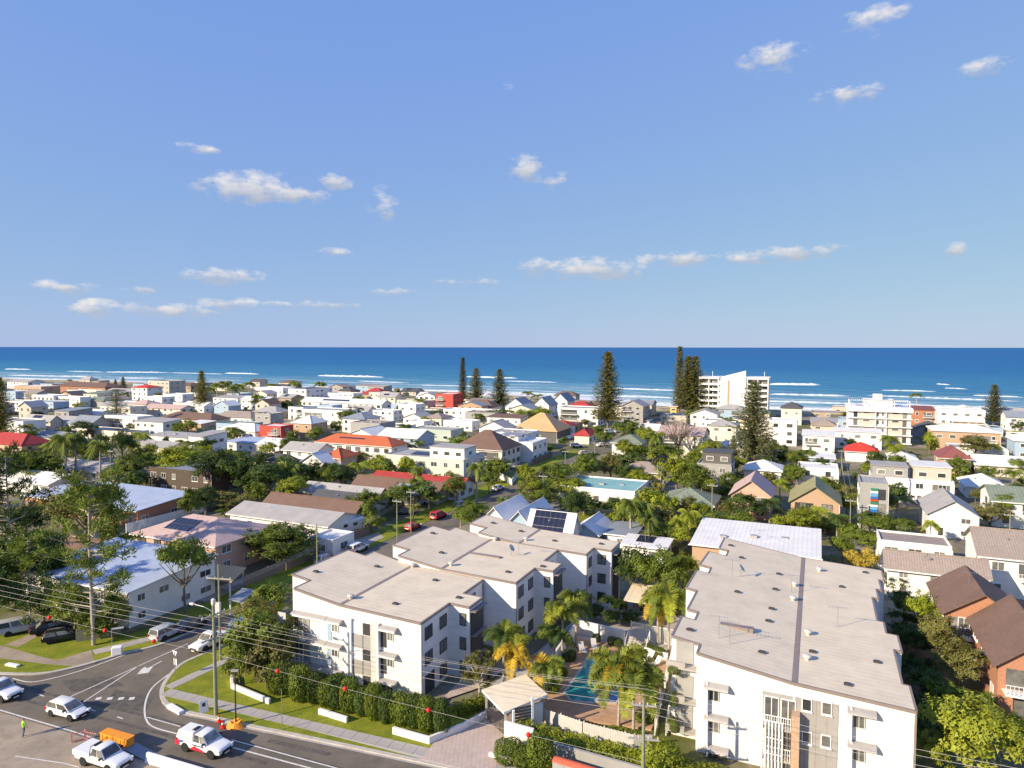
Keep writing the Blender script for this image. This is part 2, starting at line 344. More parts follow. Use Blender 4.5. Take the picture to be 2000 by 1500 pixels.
sv_ = N.new('ShaderNodeVectorMath'); sv_.operation = 'MULTIPLY'; L.new(uvn.outputs[0], sv_.inputs[0]); sv_.inputs[1].default_value = (1, .12, 1); L.new(sv_.outputs[0], wv_.inputs['Vector'])
wf = N.new('ShaderNodeMath'); wf.operation = 'MULTIPLY'; L.new(ramp(N, L, wv_.outputs['Fac'], .45, .9), wf.inputs[0]); L.new(ramp(N, L, D, 250, 1800, .42, .10), wf.inputs[1]); c = mixrgb(N, L, wf.outputs[0], c, (.05, .23, .36))
n9 = N.new('ShaderNodeMath'); n9.operation = 'MULTIPLY'; L.new(ramp(N, L, wv_.outputs['Fac'], .88, .97), n9.inputs[0]); L.new(ramp(N, L, D, 30, 260, .75, 0), n9.inputs[1]); nk = N.new('ShaderNodeMath'); nk.operation = 'MULTIPLY'; nk.use_clamp = True; L.new(n9.outputs[0], nk.inputs[0]); L.new(ramp(N, L, noise(N, L, st.outputs[0], .035, 6, .65), .42, .56), nk.inputs[1])
c = mixrgb(N, L, nk.outputs[0], c, (.74, .77, .77))
f1 = ramp(N, L, noise(N, L, st.outputs[0], .06, 8, .72), .52, .60); 
fade = ramp(N, L, D, 0, 210, 1.0, 0); fk = N.new('ShaderNodeMath'); fk.operation = 'MULTIPLY'; L.new(f1, fk.inputs[0]); L.new(fade, fk.inputs[1]); fk.use_clamp = True
sw = ramp(N, L, D, 10, 46, 1.1, 0); f2 = N.new('ShaderNodeMath'); f2.operation = 'MAXIMUM'; f2.use_clamp = True; L.new(fk.outputs[0], f2.inputs[0]); L.new(sw, f2.inputs[1])
c = mixrgb(N, L, f2.outputs[0], c, (.78, .79, .78))
dif = N.new('ShaderNodeBsdfDiffuse'); L.new(c, dif.inputs[0]); gl = N.new('ShaderNodeBsdfGlossy'); gl.inputs['Roughness'].default_value = .25; gl.inputs[0].default_value = (.75, .85, 1, 1)
b = N.new('ShaderNodeBump'); b.inputs['Strength'].default_value = 1; b.inputs['Distance'].default_value = 2.2; L.new(n2, b.inputs['Height']); L.new(b.outputs[0], gl.inputs['Normal']); L.new(b.outputs[0], dif.inputs['Normal'])
ms = N.new('ShaderNodeMixShader'); ms.inputs[0].default_value = .14; L.new(dif.outputs[0], ms.inputs[1]); L.new(gl.outputs[0], ms.inputs[2]); L.new(ms.outputs[0], N['Material Output'].inputs[0])
dist = [-3, 6, 20, 45, 80, 130, 200, 320, 520, 900, 1800, 4000, 9000, 20000]
mb = MB(); uvs = []
for v in vv:
    s = shore_u(v); e = max(0, (abs(v - vv[80]) - 0) / 900.0)
    for d in dist:
        vx = vv[80] + (v - vv[80]) * (1 + d / 500.0); mb.v.append(tuple(uv2w(s + d, vx, -4))); uvs.append((d, vx))
n = len(dist)
for k in range(160):
    for j in range(n - 1): mb.f.append((k * n + j, k * n + j + 1, (k + 1) * n + j + 1, (k + 1) * n + j)[::-1]); mb.m.append(0)
sea = struct('sea', mb, 'sea'); ul = sea.data.uv_layers.new(name='UVMap')
for lp in sea.data.loops: ul.data[lp.index].uv = uvs[lp.vertex_index]
# breakers: white crests riding in on the swell
m, N, L, p, V = newmat('foam', .9, .2); L.new(mixrgb(N, L, ramp(N, L, noise(N, L, V, .35, 6, .7), .42, .62), (.82, .83, .82), (.42, .56, .60)), p.inputs['Base Color'])
def breaker(x0, y0, x1, y1, wid, hgt, label, seed):
    rr = random.Random(seed); a = G(x0, y0, -4); bb = G(x1, y1, -4); n = max(10, int((bb - a).length / 3)); dirv = (bb - a).normalized(); nrm = Vector((-dirv.y, dirv.x, 0))
    if nrm.y < 0: nrm = -nrm
    mb = MB(); cs = 6; off = 0
    for i in range(n + 1):
        t = i / n; off += rr.uniform(-.6, .6); off *= .93; e = min(1, 5 * t, 5 * (1 - t)) ** .6 * rr.uniform(.65, 1.1)
        c0 = a + (bb - a) * t + nrm * off
        for j in range(cs + 1):
            q = j / cs; z = -4.02 + e * hgt * math.sin(math.pi * q) * rr.uniform(.6, 1.1) * (1.3 - .6 * q)
            pnt = c0 + nrm * ((q - .5) * wid * max(.25, e) + rr.uniform(-.3, .3)); mb.v.append((pnt.x, pnt.y, z))
    for i in range(n):
        for j in range(cs): o = i * (cs + 1) + j; mb.f.append((o, o + 1, o + cs + 2, o + cs + 1)); mb.m.append(0)
    o = mb.build('breaking_wave', 'foam', smooth=True); o['kind'] = 'stuff'; return tag(o, label, 'wave', 'waves breaking off the beach')
BR = [(620, 734, 750, 737, 16, 2.2), (1500, 751, 1603, 752, 14, 2.4), (205, 727, 330, 728, 16, 1.8), (440, 729, 505, 731, 12, 1.6), (910, 736, 1010, 739, 14, 2.0), (10, 721, 60, 722, 12, 1.6),
      (1830, 750, 1855, 752, 8, 1.0), (1845, 758, 1890, 760, 9, 1.0), (230, 738, 320, 739, 10, 1.0), (985, 744, 1090, 747, 16, .8), (130, 725, 205, 727, 8, .9), (15, 733, 200, 737, 10, 1.2), (330, 728, 440, 731, 9, .9), (700, 744, 800, 748, 10, .8), (1180, 758, 1330, 763, 12, 1.0), (1500, 770, 1660, 774, 12, 1.1), (1720, 762, 1830, 765, 10, .9), (1900, 772, 2000, 776, 10, .9), (820, 752, 930, 755, 10, .8), (1690, 772, 1990, 784, 9, .8)]
for i, q in enumerate(BR): breaker(*q, 'long white foaming crest of a wave breaking in the blue surf', i)
for i, (x0, y0, x1, y1) in enumerate([(15, 738, 255, 746), (250, 747, 660, 758), (640, 757, 960, 766), (940, 765, 1180, 773), (1150, 771, 1500, 784), (1480, 783, 1720, 790), (1690, 788, 2040, 800)]):
    breaker(x0, y0, x1, y1, 15, .9, 'low line of white wash running up the sand', 40 + i)
for i, (x0, y0, x1, y1) in enumerate([(1180, 783, 1420, 795), (1400, 794, 1720, 802), (1690, 800, 2040, 812)]): breaker(x0, y0, x1, y1, 7, .6, 'thin line of wash on the wet sand edge', 60 + i)
# ================================================================ roads, verges, paths, markings
def gpoly(name, mats, px, z, z0=None, parent=None, kind=True):
    """flat sheet (or slab when z0 is given) through photo pixels that lie on the ground"""
    pts = [G(x, y, 0) for x, y in px]; mb = MB()
    ar = sum(a.x * b.y - b.x * a.y for a, b in zip(pts, pts[1:] + pts[:1]))
    if ar < 0: pts = pts[::-1]
    if z0 is None: mb.poly([(p.x, p.y, z) for p in pts])
    else: mb.prism([(p.x, p.y) for p in pts], z0, z)
    return struct(name, mb, mats, parent)
def upoly(name, mats, uvl, z, z0=None, parent=None):
    pts = [uv2w(u, v) for u, v in uvl]; mb = MB()
    ar = sum(a.x * b.y - b.x * a.y for a, b in zip(pts, pts[1:] + pts[:1]))
    if ar < 0: pts = pts[::-1]
    if z0 is None: mb.poly([(p.x, p.y, z) for p in pts])
    else: mb.prism([(p.x, p.y) for p in pts], z0, z)
    return struct(name, mb, mats, parent)
def curve(px, n=6):
    """Catmull-Rom through pixels"""
    P = [px[0]] + list(px) + [px[-1]]; out = []
    for i in range(1, len(P) - 2):
        p0, p1, p2, p3 = P[i - 1:i + 3]
        for k in range(n):
            t = k / n; out.append(tuple(.5 * (2 * b + (c - a) * t + (2 * a - 5 * b + 4 * c - d) * t * t + (3 * b - a - 3 * c + d) * t ** 3) for a, b, c, d in zip(p0, p1, p2, p3)))
    out.append(tuple(P[-2])); return out
def ribbon(name, mats, px, w, z, parent=None, h=None):
    pts = [G(x, y, 0) for x, y in px]; mb = MB(); Lp = []; Rp = []
    for i, q in enumerate(pts):
        d = (pts[min(i + 1, len(pts) - 1)] - pts[max(i - 1, 0)]).normalized(); nrm = Vector((-d.y, d.x, 0)) * w / 2; Lp.append(q + nrm); Rp.append(q - nrm)
    for i in range(len(pts) - 1):
        quad = [Rp[i], Rp[i + 1], Lp[i + 1], Lp[i]]
        mb.poly([(a.x, a.y, z) for a in quad])
        if h:
            for a, b in ((Rp[i], Rp[i + 1]), (Lp[i + 1], Lp[i])): mb.poly([(a.x, a.y, z - h), (b.x, b.y, z - h), (b.x, b.y, z), (a.x, a.y, z)])
    if h:
        for a, b in ((Lp[0], Rp[0]), (Rp[-1], Lp[-1])): mb.poly([(a.x, a.y, z - h), (b.x, b.y, z - h), (b.x, b.y, z), (a.x, a.y, z)])
    return struct(name, mb, mats, parent)
KR = curve([(1010, 1529), (870, 1499), (700, 1463), (560, 1434), (500, 1422), (420, 1404), (350, 1389), (326, 1376), (316, 1358), (322, 1335), (350, 1302), (392, 1281), (440, 1262)])       # kerb round the corner
KL = curve([(-260, 1300), (-80, 1312), (30, 1318), (90, 1316), (150, 1304), (200, 1290), (240, 1278), (300, 1264), (340, 1249), (380, 1232)])           # kerb of the far-left verge
def U(u, v): return tuple(w2uv((u, v)))
road = upoly('road', 'asphalt', [(-5, -140), (47.2, -140), (47.6, -92), (51, -77), (60, -74), (230, -74.3), (230, -66.6), (60, -66.3), (52, -65), (48.4, -58), (51, -29), (55, 10), (60, 60), (20, 60), (-5, 20)], .05)
# the sealed apron in front, lighter and worn
gpoly('roadside_apron', 'old_asphalt', [(-200, 1372), (0, 1392), (160, 1440), (300, 1474), (420, 1506), (400, 1700), (-600, 1700)], .054)
struct('street_shoulder', MB().poly([tuple(uv2w(u, v, .054)) for u, v in ((64, -80), (230, -80), (230, -74.4), (64, -74.4))][::-1]), 'lawn')
def verge(name, uvl, label=None):
    pts = [uv2w(u, v) for u, v in uvl]; ar = sum(a.x * b.y - b.x * a.y for a, b in zip(pts, pts[1:] + pts[:1]))
    if ar < 0: pts = pts[::-1]
    o = struct(name, MB().prism([(p.x, p.y) for p in pts], -.2, .15), 'lawn'); return o
kr = [w2uv(G(x, y)) for x, y in KR]
verge('corner_verge', [(q[0] + .25, q[1]) if i < 30 else (q[0], q[1] + .3) for i, q in enumerate(kr)] + [(110, -66.2), (110, -57.5), (60, -57.5), (60, -26), (60, -10), (57.5, -10)])
kl = [w2uv(G(x, y)) for x, y in KL]
verge('roadside_verge', [(q[0] + .3, q[1] - .1) for q in kl] + [(66, -74.6), (64, -77.5), (58.5, -80), (55.5, -87), (53, -100), (51, -150), (47, -150)])
for K, nm in ((KR, 'kerb'), (KL, 'kerb')): ribbon(nm, 'kerb', K, .42, .165, h=.3)
ribbon('gutter_strip', 'concrete', [(x + (3 if i > 45 else 0) , y + 4) for i, (x, y) in enumerate(KR)], .4, .058)
# footpath slabs: each its own piece
path = struct('footpath', MB().prism([tuple(uv2w(u, v)[:2]) for u, v in ((49.9, -62.2), (50.6, -62.2), (53.4, -12), (51.7, -12))][::-1], -.1, .154), 'kerb')
def slab_row(p0, p1, w, n, parent):
    a = Vector(p0); b = Vector(p1); d = (b - a); L0 = d.length / n; dn = d.normalized(); nr = Vector((-dn.y, dn.x))
    me = None
    for i in range(n):
        c = a + d * ((i + .5) / n); rr = random.Random(i)
        if me is None:
            me = MB().box(-L0 / 2 + .02, L0 / 2 - .02, -w / 2, w / 2, -.1, 0).mesh('slab', 'concrete')
        P = uv2w(c.x, c.y, .172 + rr.uniform(-.004, .006)); q = uv2w(dn.x, dn.y)
        put('slab', me, parent, P, math.atan2(q.y, q.x) + rr.uniform(-.01, .01))
slab_row((50.1, -62.8), (52.3, -26.2), 1.35, 28, path); slab_row((50.9, -63.3), (62.5, -62.3), 1.25, 9, path)
slab_row((52.5, -25.2), (53.6, -12), 1.5, 9, path)
upoly('driveway', 'paver', [(61.4, -29.8), (54.2, -31.9), (50.9, -31.5), (51.4, -24.6), (54.2, -25.4), (61.4, -26.4)], .19, -.1)
# left verge: worn driveway tracks and crossover
gpoly('dirt_driveway', 'old_asphalt', [(-60, 1262), (0, 1262), (80, 1285), (110, 1292), (178, 1272), (186, 1297), (150, 1304), (95, 1300), (0, 1288), (-60, 1280)], .156)
gpoly('dirt_driveway', 'old_asphalt', [(10, 1262), (60, 1240), (78, 1243), (36, 1266)], .158)
gpoly('footpath_crossing', 'concrete', [(180, 1272), (290, 1246), (294, 1254), (186, 1281)], .16)
for (a, b) in ((16, 46), ):
    mb = MB(); P = G(a, 1301); mb.box(-.2, 1.6, -.25, .25, 0, .3); o = mb.build('drain_lintel', 'trim', loc=(P.x, P.y, .05), rotz=-.3); tag(bevel(o), 'pale concrete kerb drain lintel by the left verge', 'drain')
P = G(330, 1382); o = MB().box(0, 2.4, -.25, .3, 0, .34).build('drain_lintel', 'trim', loc=(P.x, P.y, .05), rotz=-.62); tag(bevel(o), 'pale concrete drain lintel at the grass corner', 'drain')
# painted markings
def mark(px, w, z=.062): 
    o = ribbon('road_marking', 'paint', px, w, z); return o
mark(curve([(25, 1326), (60, 1333), (110, 1324), (160, 1310), (200, 1296), (245, 1279)]), .16)
mark([(135, 1363), (367, 1258)], .14); mark([(160, 1374), (270, 1302)], .14)
mark(curve([(356, 1300), (312, 1331), (292, 1352), (283, 1380), (285, 1405), (300, 1421), (345, 1434), (450, 1460), (600, 1500), (700, 1527)]), .17)
mark([(288, 1402), (352, 1420)], .13); mark([(452, 1446), (640, 1497), (760, 1530)], .14); mark([(-80, 1360), (0, 1388), (150, 1432), (185, 1444)], .16)
for x in (187, 209, 231, 252): mark([(x, 1366), (x + 11, 1364.5)], .55)
for x, y in ((175, 1386), (229, 1401), (75, 1357)): mark([(x, y), (x + 11, y + 4)], .14)
mark([(290, 1306), (316, 1292)], .16)
gpoly('road_marking', 'paint', [(268, 1318), (276, 1308), (284, 1303), (286, 1306), (299, 1303), (290, 1315)], .064)
mark([(30, 1478), (125, 1492), (155, 1500)], .12)
m, N, L, p, V = newmat('asphalt_patch', .85, .3); L.new(mixrgb(N, L, ramp(N, L, noise(N, L, V, 1.5, 8, .7), .4, .62), (.085, .076, .066), (.14, .125, .105)), p.inputs['Base Color'])
for q in ([(225, 1348), (300, 1362), (282, 1392), (200, 1380)], [(120, 1330), (210, 1322), (245, 1340), (140, 1352)], [(520, 1450), (640, 1478), (650, 1472), (530, 1444)], [(20, 1340), (90, 1345), (80, 1352), (10, 1350)]): gpoly('road_patch', 'asphalt_patch', q, .0575)
for q in ([(40, 1345), (150, 1368), (300, 1402), (420, 1436), (560, 1475), (700, 1512)], [(20, 1362), (130, 1388), (280, 1424), (400, 1458), (520, 1492)]): ribbon('tyre_track', 'asphalt_patch', q, .45, .0585)
# ================================================================ shared window / fitting meshes
def window_mesh(fm, w=1.0, h=1.0, dv=1):
    mb = MB(); t = .07
    for (a, b, c, d) in ((-w / 2, w / 2, 0, t), (-w / 2, w / 2, h - t, h), (-w / 2, -w / 2 + t, t, h - t), (w / 2 - t, w / 2, t, h - t)): mb.box(a, b, -.06, .03, c, d)
    for k in range(1, dv + 1):
        x = -w / 2 + w * k / (dv + 1); mb.box(x - .03, x + .03, -.05, .03, t, h - t)
    return mb.mesh('window', fm)
WM = {}
def window(parent, x, y, z, w, h, face='f', fm='trim', dv=1, sill=False, gm='glass'):
    """window (frame) > pane, set on a wall. face f: looks to -y, r: looks to +x, l: looks to -x, b: +y"""
    key = (round(w, 1), round(h, 1), fm, dv)
    if key not in WM: WM[key] = (window_mesh(fm, *key[:2], dv), MB().box(-key[0] / 2 + .06, key[0] / 2 - .06, -.02, .02, .06, key[1] - .06).mesh('pane', gm))
    rz = {'f': 0, 'r': math.pi / 2, 'l': -math.pi / 2, 'b': math.pi}[face]
    o = put('window', WM[key][0], parent, (x, y, z), rz); put('pane', WM[key][1], o)
    if sill: MB().box(-w / 2 - .08, w / 2 + .08, -.14, -.02, -.07, -.004).build('sill', 'trim', o)
    return o
def hood(parent, x0, x1, y, z, dep=.75, drop=.42, mat='greymetal'):
    mb = MB(); n = 5; prof = [(y - dep * math.sin(k / n * 1.45), z - drop * (1 - math.cos(k / n * 1.45))) for k in range(n + 1)]
    for (a, b), (c, d) in zip(prof, prof[1:]):
        mb.poly([(x0, a, b), (x0, c, d), (x1, c, d), (x1, a, b)]); mb.poly([(x0, a, b - .03), (x1, a, b - .03), (x1, c, d - .03), (x0, c, d - .03)])
    for x in (x0, x1): mb.poly([(x, a, b) for a, b in prof] + [(x, y, prof[-1][1])])
    return mb.build('awning', mat, parent)
def apartment(name, label, poly, zf, valley, mats=('apt_white', 'roof_beige_y'), short=None):
    """poly in (u, v); zf(v) roof height; roof built in two sheets either side of the valley gutter"""
    t = thing(name, label, 'apartment building', (0, 0, 0), GRID)
    P = [(v, u) for u, v in poly]
    ar = sum(a[0] * b[1] - b[0] * a[1] for a, b in zip(P, P[1:] + P[:1]))
    if ar < 0: P = P[::-1]
    # split at the valley for the prism so each side is planar on top
    def clip(side):
        out = []
        for a, b in zip(P, P[1:] + P[:1]):
            ia = (a[0] <= valley) if side < 0 else (a[0] >= valley); ib = (b[0] <= valley) if side < 0 else (b[0] >= valley)
            if ia: out.append(a)
            if ia != ib: s = (valley - a[0]) / (b[0] - a[0]); out.append((valley, a[1] + s * (b[1] - a[1])))
        return out
    wall = MB()
    for s in (-1, 1): 
        q = clip(s); wall.prism(q, -.3, lambda p: zf(p[0]))
    wo_ = wall.build('wall', mats[0], t)
    for s in (-1, 1):
        q = clip(s); cx = sum(p[0] for p in q) / len(q); cy = sum(p[1] for p in q) / len(q)
        mb = MB(); mb.prism(q, 0, 0.1); z1 = [zf(p[0]) + .10 for p in q]; n = len(q)
        mb.v = [(p[0], p[1], zf(p[0]) + .012) for p in q] + [(p[0], p[1], z) for p, z in zip(q, z1)]
        ro = mb.build('roof', mats[1], t)
        ed = MB()
        for a, b in zip(q, q[1:] + q[:1]):           # dark metal capping along every roof edge
            if abs(a[0] - valley) < .01 and abs(b[0] - valley) < .01: continue
            d = Vector((b[0] - a[0], b[1] - a[1])); nn = Vector((d.y, -d.x)).normalized()
            e = [(a[0] + nn.x * .09, a[1] + nn.y * .09), (b[0] + nn.x * .09, b[1] + nn.y * .09), (b[0] - nn.x * .10, b[1] - nn.y * .10), (a[0] - nn.x * .10, a[1] - nn.y * .10)]
            i = len(ed.v); zz = [zf(k[0]) for k in e]
            ed.v += [(k[0], k[1], z - .12) for k, z in zip(e, zz)] + [(k[0], k[1], z + .135) for k, z in zip(e, zz)]
            ed.f += [tuple(i + k for k in f) for f in ((3, 2, 1, 0), (4, 5, 6, 7), (0, 1, 5, 4), (1, 2, 6, 5), (2, 3, 7, 6), (3, 0, 4, 7))]; ed.m += [0] * 6
        ed.build('roof_edge', 'gutter', ro)
    us = [p[1] for p in P]; g = MB(); z = zf(valley); g.box(valley - .34, valley + .34, min(us) + .1, max(us) - .1, z + .05, z + .118); g.build('valley_gutter', 'gutter', t)
    return t
def vent(parent, x, y, z, kind=0):
    if kind == 0:      # small dark roof cowl
        return MB().box(-.32, .32, -.2, .2, 0, .14).box(-.22, .22, -.12, .12, .14, .22).build('roof_cowl', 'frame_dark', parent, loc=(x, y, z))
    if kind == 1:      # round exhaust fan
        o = MB().lathe([(.2, 0), (.2, .25), (.36, .28), (.4, .4), (.3, .52), (.1, .56)], 12).build('exhaust_fan', 'louvre', parent, loc=(x, y, z)); return o
    mb = MB()          # tv aerial
    mb.tube([(0, 0, 0), (0, 0, 2.2)], .03, 5); mb.tube([(-.9, 0, 2.05), (.9, 0, 2.15)], .018, 4)
    for k in range(7): mb.tube([(-.8 + k * .26, -.35 + k * .02, 2.07 + k * .012), (-.8 + k * .26, .35 - k * .02, 2.07 + k * .012)], .012, 4)
    return mb.build('aerial', 'steel', parent, loc=(x, y, z))
def dish(parent, x, y, z):
    mb = MB().tube([(0, 0, 0), (0, 0, .9)], .04, 6); mb.lathe([(.05, .0), (.3, .06), (.5, .17), (.52, .18), (.3, .09), (.03, .04)], 14)
    n = len(mb.v) - 6 * 14; rot = Matrix.Rotation(R(55), 3, 'Y') @ Matrix.Rotation(0, 3, 'Z')
    for i in range(n, len(mb.v)): q = rot @ Vector(mb.v[i]); mb.v[i] = (q.x, q.y, q.z + 1.0)
    mb.tube([(.1, 0, 1.0), (.6, 0, 1.25)], .02, 4)
    return mb.build('satellite_dish', 'steel', parent, loc=(x, y, z))
zl = lambda v: 8.5 - (.14 if v < -47.5 else .034) * (v + 47.5)
P1 = [(60, -53.9), (60, -37.1), (66.1, -37.1), (66.1, -34.6), (69.3, -34.6), (69.3, -37.1), (74.6, -37.1), (74.6, -47.5), (75.3, -53.8), (73.3, -53.8), (73.3, -56.6), (62.8, -56.6), (62.8, -53.9)]
SH2 = (14.6, 4.4, .2); SH3 = (29.2, 8.75, .1)
blk1 = apartment('apartment_block', 'white three-storey apartment block with beige roof, the one fronting the clipped hedge', P1, zl, -47.5)
z2 = lambda v: zl(v - SH2[1]) + SH2[2]
P2 = [(u + SH2[0], v + SH2[1]) for u, v in P1]; P2 = [(74.62 if abs(u - 74.6) < .01 else u, v) for u, v in P2]
blk2 = apartment('apartment_block', 'white three-storey apartment block between two others, with a satellite dish on its beige roof', P2, z2, -47.5 + SH2[1])
z3 = lambda v: zl(v - SH3[1]) + SH3[2]
P3 = [(89.22, -45.1), (89.22, -28.5), (92.6, -28.5), (92.6, -25.9), (97.2, -25.9), (97.6, -48), (92, -48), (92, -45.1)]
blk3 = apartment('apartment_block', 'white three-storey apartment block at the pool end, beside the solar-panelled blue-white house', P3, z3, -47.5 + SH3[1])
zr = lambda v: 8.0 - (.143 if v < -1.47 else .053) * (v + 1.47)
P4 = [(62.4, -9.4), (62.4, 7.92), (66.9, 7.92), (66.9, 7.38), (74.4, 7.38), (74.4, 8.05), (78.3, 8.05), (78.3, 7.05), (81.45, 7.05), (81.45, 6.45), (89, 6.45), (89, 7.1), (92.4, 7.1), (92.4, 7.66), (96.4, 7.66), (96.4, 8.28), (100.6, 8.28), (100.6, -1.0),
      (100.9, -11.65), (95.5, -11.65), (95.5, -10.45), (92.85, -10.45), (92.85, -12.65), (86.7, -12.9), (86.7, -11.5), (84.3, -11.5), (84.3, -12.9), (77.6, -13), (77.6, -11.8), (71.7, -11.85), (71.7, -10.73), (69.4, -10.73), (69.4, -12.02), (64.3, -12.02), (64.3, -9.4)]
blk4 = apartment('apartment_building', 'long white apartment building with sawtooth sides and a wide beige metal roof', P4, zr, -1.3)
# ---- side windows of the left blocks (faces looking along the coast)
for blk, s in ((blk1, (0, 0, 0)), (blk2, SH2)):
    for z in (6.0, 3.25, .55):
        for (u, w) in ((61.5, 1.5), (64.6, 1.5)):
            if z < 1 and u < 62:
                MB().box(0, .06, -.95, .95, 0, 2.1).build('glass_door', 'glass', blk, loc=(-37.1 + s[1], u + s[0] + .2, .1)); continue
            window(blk, -37.1 + s[1] + .03, u + s[0], z + s[2], w, 1.35, 'r', 'frame_dark')
    for z in (6.1, 3.3): window(blk, -37.1 + s[1] + .03, 71.6 + s[0], z + s[2], 1.5, 1.3, 'r', 'frame_dark')
    # stair bay with dark louvre screen and little flat hoods
    MB().box(-34.6 + s[1], -34.42 + s[1], 66.35 + s[0], 69.1 + s[0], .3, 7.3 + s[2]).build('louvre_screen', 'frame_dark', blk)
    for z in (7.55, 4.8, 2.1):
        MB().box(-34.6 + s[1], -33.9 + s[1], 66.2 + s[0], 69.3 + s[0], z + s[2], z + .12 + s[2]).build('sun_hood', 'gutter', blk)
        window(blk, -35.4 + s[1], 66.1 + s[0] - .03, z - 1.6 + s[2], .8, 1.4, 'f', 'frame_dark', 0)
for z in (6.1, 3.4, .7):
    window(blk3, -28.47, 90.9, z, 1.3, 1.35, 'r', 'frame_dark'); window(blk3, -27.3, 92.57, z, 1.2, 1.4, 'f', 'frame_dark')
MB().box(-25.9, -25.72, 93.2, 95.9, .3, 7.3).build('louvre_screen', 'frame_dark', blk3)
for z in (7.5, 4.8): MB().box(-25.9, -25.2, 93.0, 96.1, z, z + .12).build('sun_hood', 'gutter', blk3)
for (b, x, y, zz) in ((blk1, -37.06, 60.03, 8.1), (blk2, -32.66, 74.65, 8.3), (blk3, -28.46, 89.25, 8.1), (blk1, -37.06, 74.4, 8.1)):
    MB().tube([(x + .06, y - .02, .1), (x + .06, y - .02, zz - .2)], .06, 6).build('downpipe', 'gutter', b)
# ---- roof fittings from the photo
def on_roof(blk, zf, px, kind):
    for (x, y) in px:
        z = 9
        for _ in range(12): z = zf(GUV(x, y, z)[1])
        u, v = GUV(x, y, z + .1); f = vent(blk, v, u, z + .1, kind) if kind < 3 else dish(blk, v, u, z + .1)
on_roof(blk1, zl, [(617, 1117), (736, 1107), (772, 1180), (850, 1134), (896, 1168)], 0); on_roof(blk1, zl, [(685, 1170), (806, 1108)], 1)
on_roof(blk2, z2, [(845, 1042), (862, 1080), (992, 1118), (1060, 1107)], 0); on_roof(blk2, z2, [(881, 1105), (967, 1056)], 1); on_roof(blk2, z2, [(1013, 1085)], 2); on_roof(blk2, z2, [(998, 1085)], 3)
on_roof(blk3, z3, [(963, 1022), (1017, 1038), (1083, 1057), (1174, 1063)], 0); on_roof(blk3, z3, [(1027, 1056)], 1)
on_roof(blk4, zr, [(1427, 1066), (1448, 1090), (1440, 1157), (1521, 1122), (1514, 1152), (1507, 1190), (1501, 1214), (1347, 1231), (1488, 1275), (1690, 1119), (1644, 1147), (1587, 1274), (1713, 1294), (1656, 1338)], 0)
on_roof(blk4, zr, [(1552, 1145), (1549, 1173), (1578, 1240), (1576, 1289), (1600, 1116)], 1); on_roof(blk4, zr, [(1430, 1127), (1404, 1246), (1425, 1258), (1546, 1158), (1636, 1225)], 2); on_roof(blk4, zr, [(1447, 1126)], 3)
MB().box(-9.2, -5.2, 70.2, 70.9, zr(-7) - .28, zr(-7) + .30).build('roof_gutter', 'gutter', blk4)
MB().box(-42.6, -38.2, 81.7, 82.3, z2(-40) - .1, z2(-40) + .24).build('roof_gutter', 'gutter', blk2)
# ---- front of block 1 (plane u = 60)
def fx(x, y, u0): return PU(x, y, u0)
def z8(zx, zy): return (550 + zx / 6.667, 1190 + zy / 6.667)
U1 = 60.0
def rect(parent, name, mat, zx0, zx1, zy0, zy1, out0, out1, conv=z8, u0=U1):
    v0, za = PU(*conv(zx0, zy0), u0); v1, _ = PU(*conv(zx1, zy0), u0); _, zb = PU(*conv(zx0, zy1), u0)
    return MB().box(v0, v1, u0 - out1, u0 - out0, zb, za).build(name, mat, parent)
for k, zy in enumerate((15, 330, 655)):      # balconies at the corner: floor slab, posts, rails, flat grey sheet painting the shade of the opening
    v0, z = PU(*z8(165, zy), U1); v1, _ = PU(*z8(365, zy), U1)
    MB().box(v0, v1, U1 - .06, U1 - .012, z - 2.5, z - .15).build('opening_shade', 'greywall', blk1)
    window(blk1, v0 + .75, U1 - .08, z - 2.3, 1.3, 2.0, 'f', 'trim')
    MB().box(v0 - .2, v1 + .1, U1 - 1.25, U1 - .011, z - 2.75, z - 2.6).build('balcony_slab', 'concrete', blk1)
    rl = MB()
    for zz in (z - 1.6, z - 1.95, z - 2.25): rl.tube([(v0, U1 - 1.15, zz), (v1, U1 - 1.15, zz)], .03, 5)
    for q in range(5): xx = v0 + (v1 - v0) * q / 4; rl.tube([(xx, U1 - 1.15, z - 2.6), (xx, U1 - 1.15, z - 1.6)], .03, 5)
    rl.build('railing', 'trim', blk1)
    va, _ = PU(*z8(300, zy), U1); vb, zz = PU(*z8(600, zy), U1)
    hood(blk1, v0, vb, U1 - .01, z + .1)
    vc, _ = PU(*z8(590, zy), U1); vd, _ = PU(*z8(800, zy), U1); hood(blk1, vc + .02, vd, U1 - .01, z + .06)
    s0, _ = PU(*z8(595, zy), U1); s1, _ = PU(*z8(728, zy), U1)
    MB().box(s0, s0 + .55, U1 - .05, U1 - .009, z - 2.6, z - .2).build('slot_shade', 'bluewall', blk1)  # bluish sheet paints the shade of the slot recess
    window(blk1, s0 + 1.05, U1 - .04, z - 1.5, .9, 1.15, 'f', 'trim')
sl = MB()
v0, zt = PU(*z8(62, -20), U1); v1, _ = PU(*z8(150, 0), U1)
for k in range(9): x = v0 + (v1 - v0) * k / 8; sl.box(x - .06, x + .06, U1 - 1.3, U1 - 1.22, .2, zt)
for zz in (.4, 3, 5.6, zt - .2): sl.box(v0, v1, U1 - 1.22, U1 - 1.17, zz, zz + .1)
sl.build('slat_screen', 'louvre', blk1)
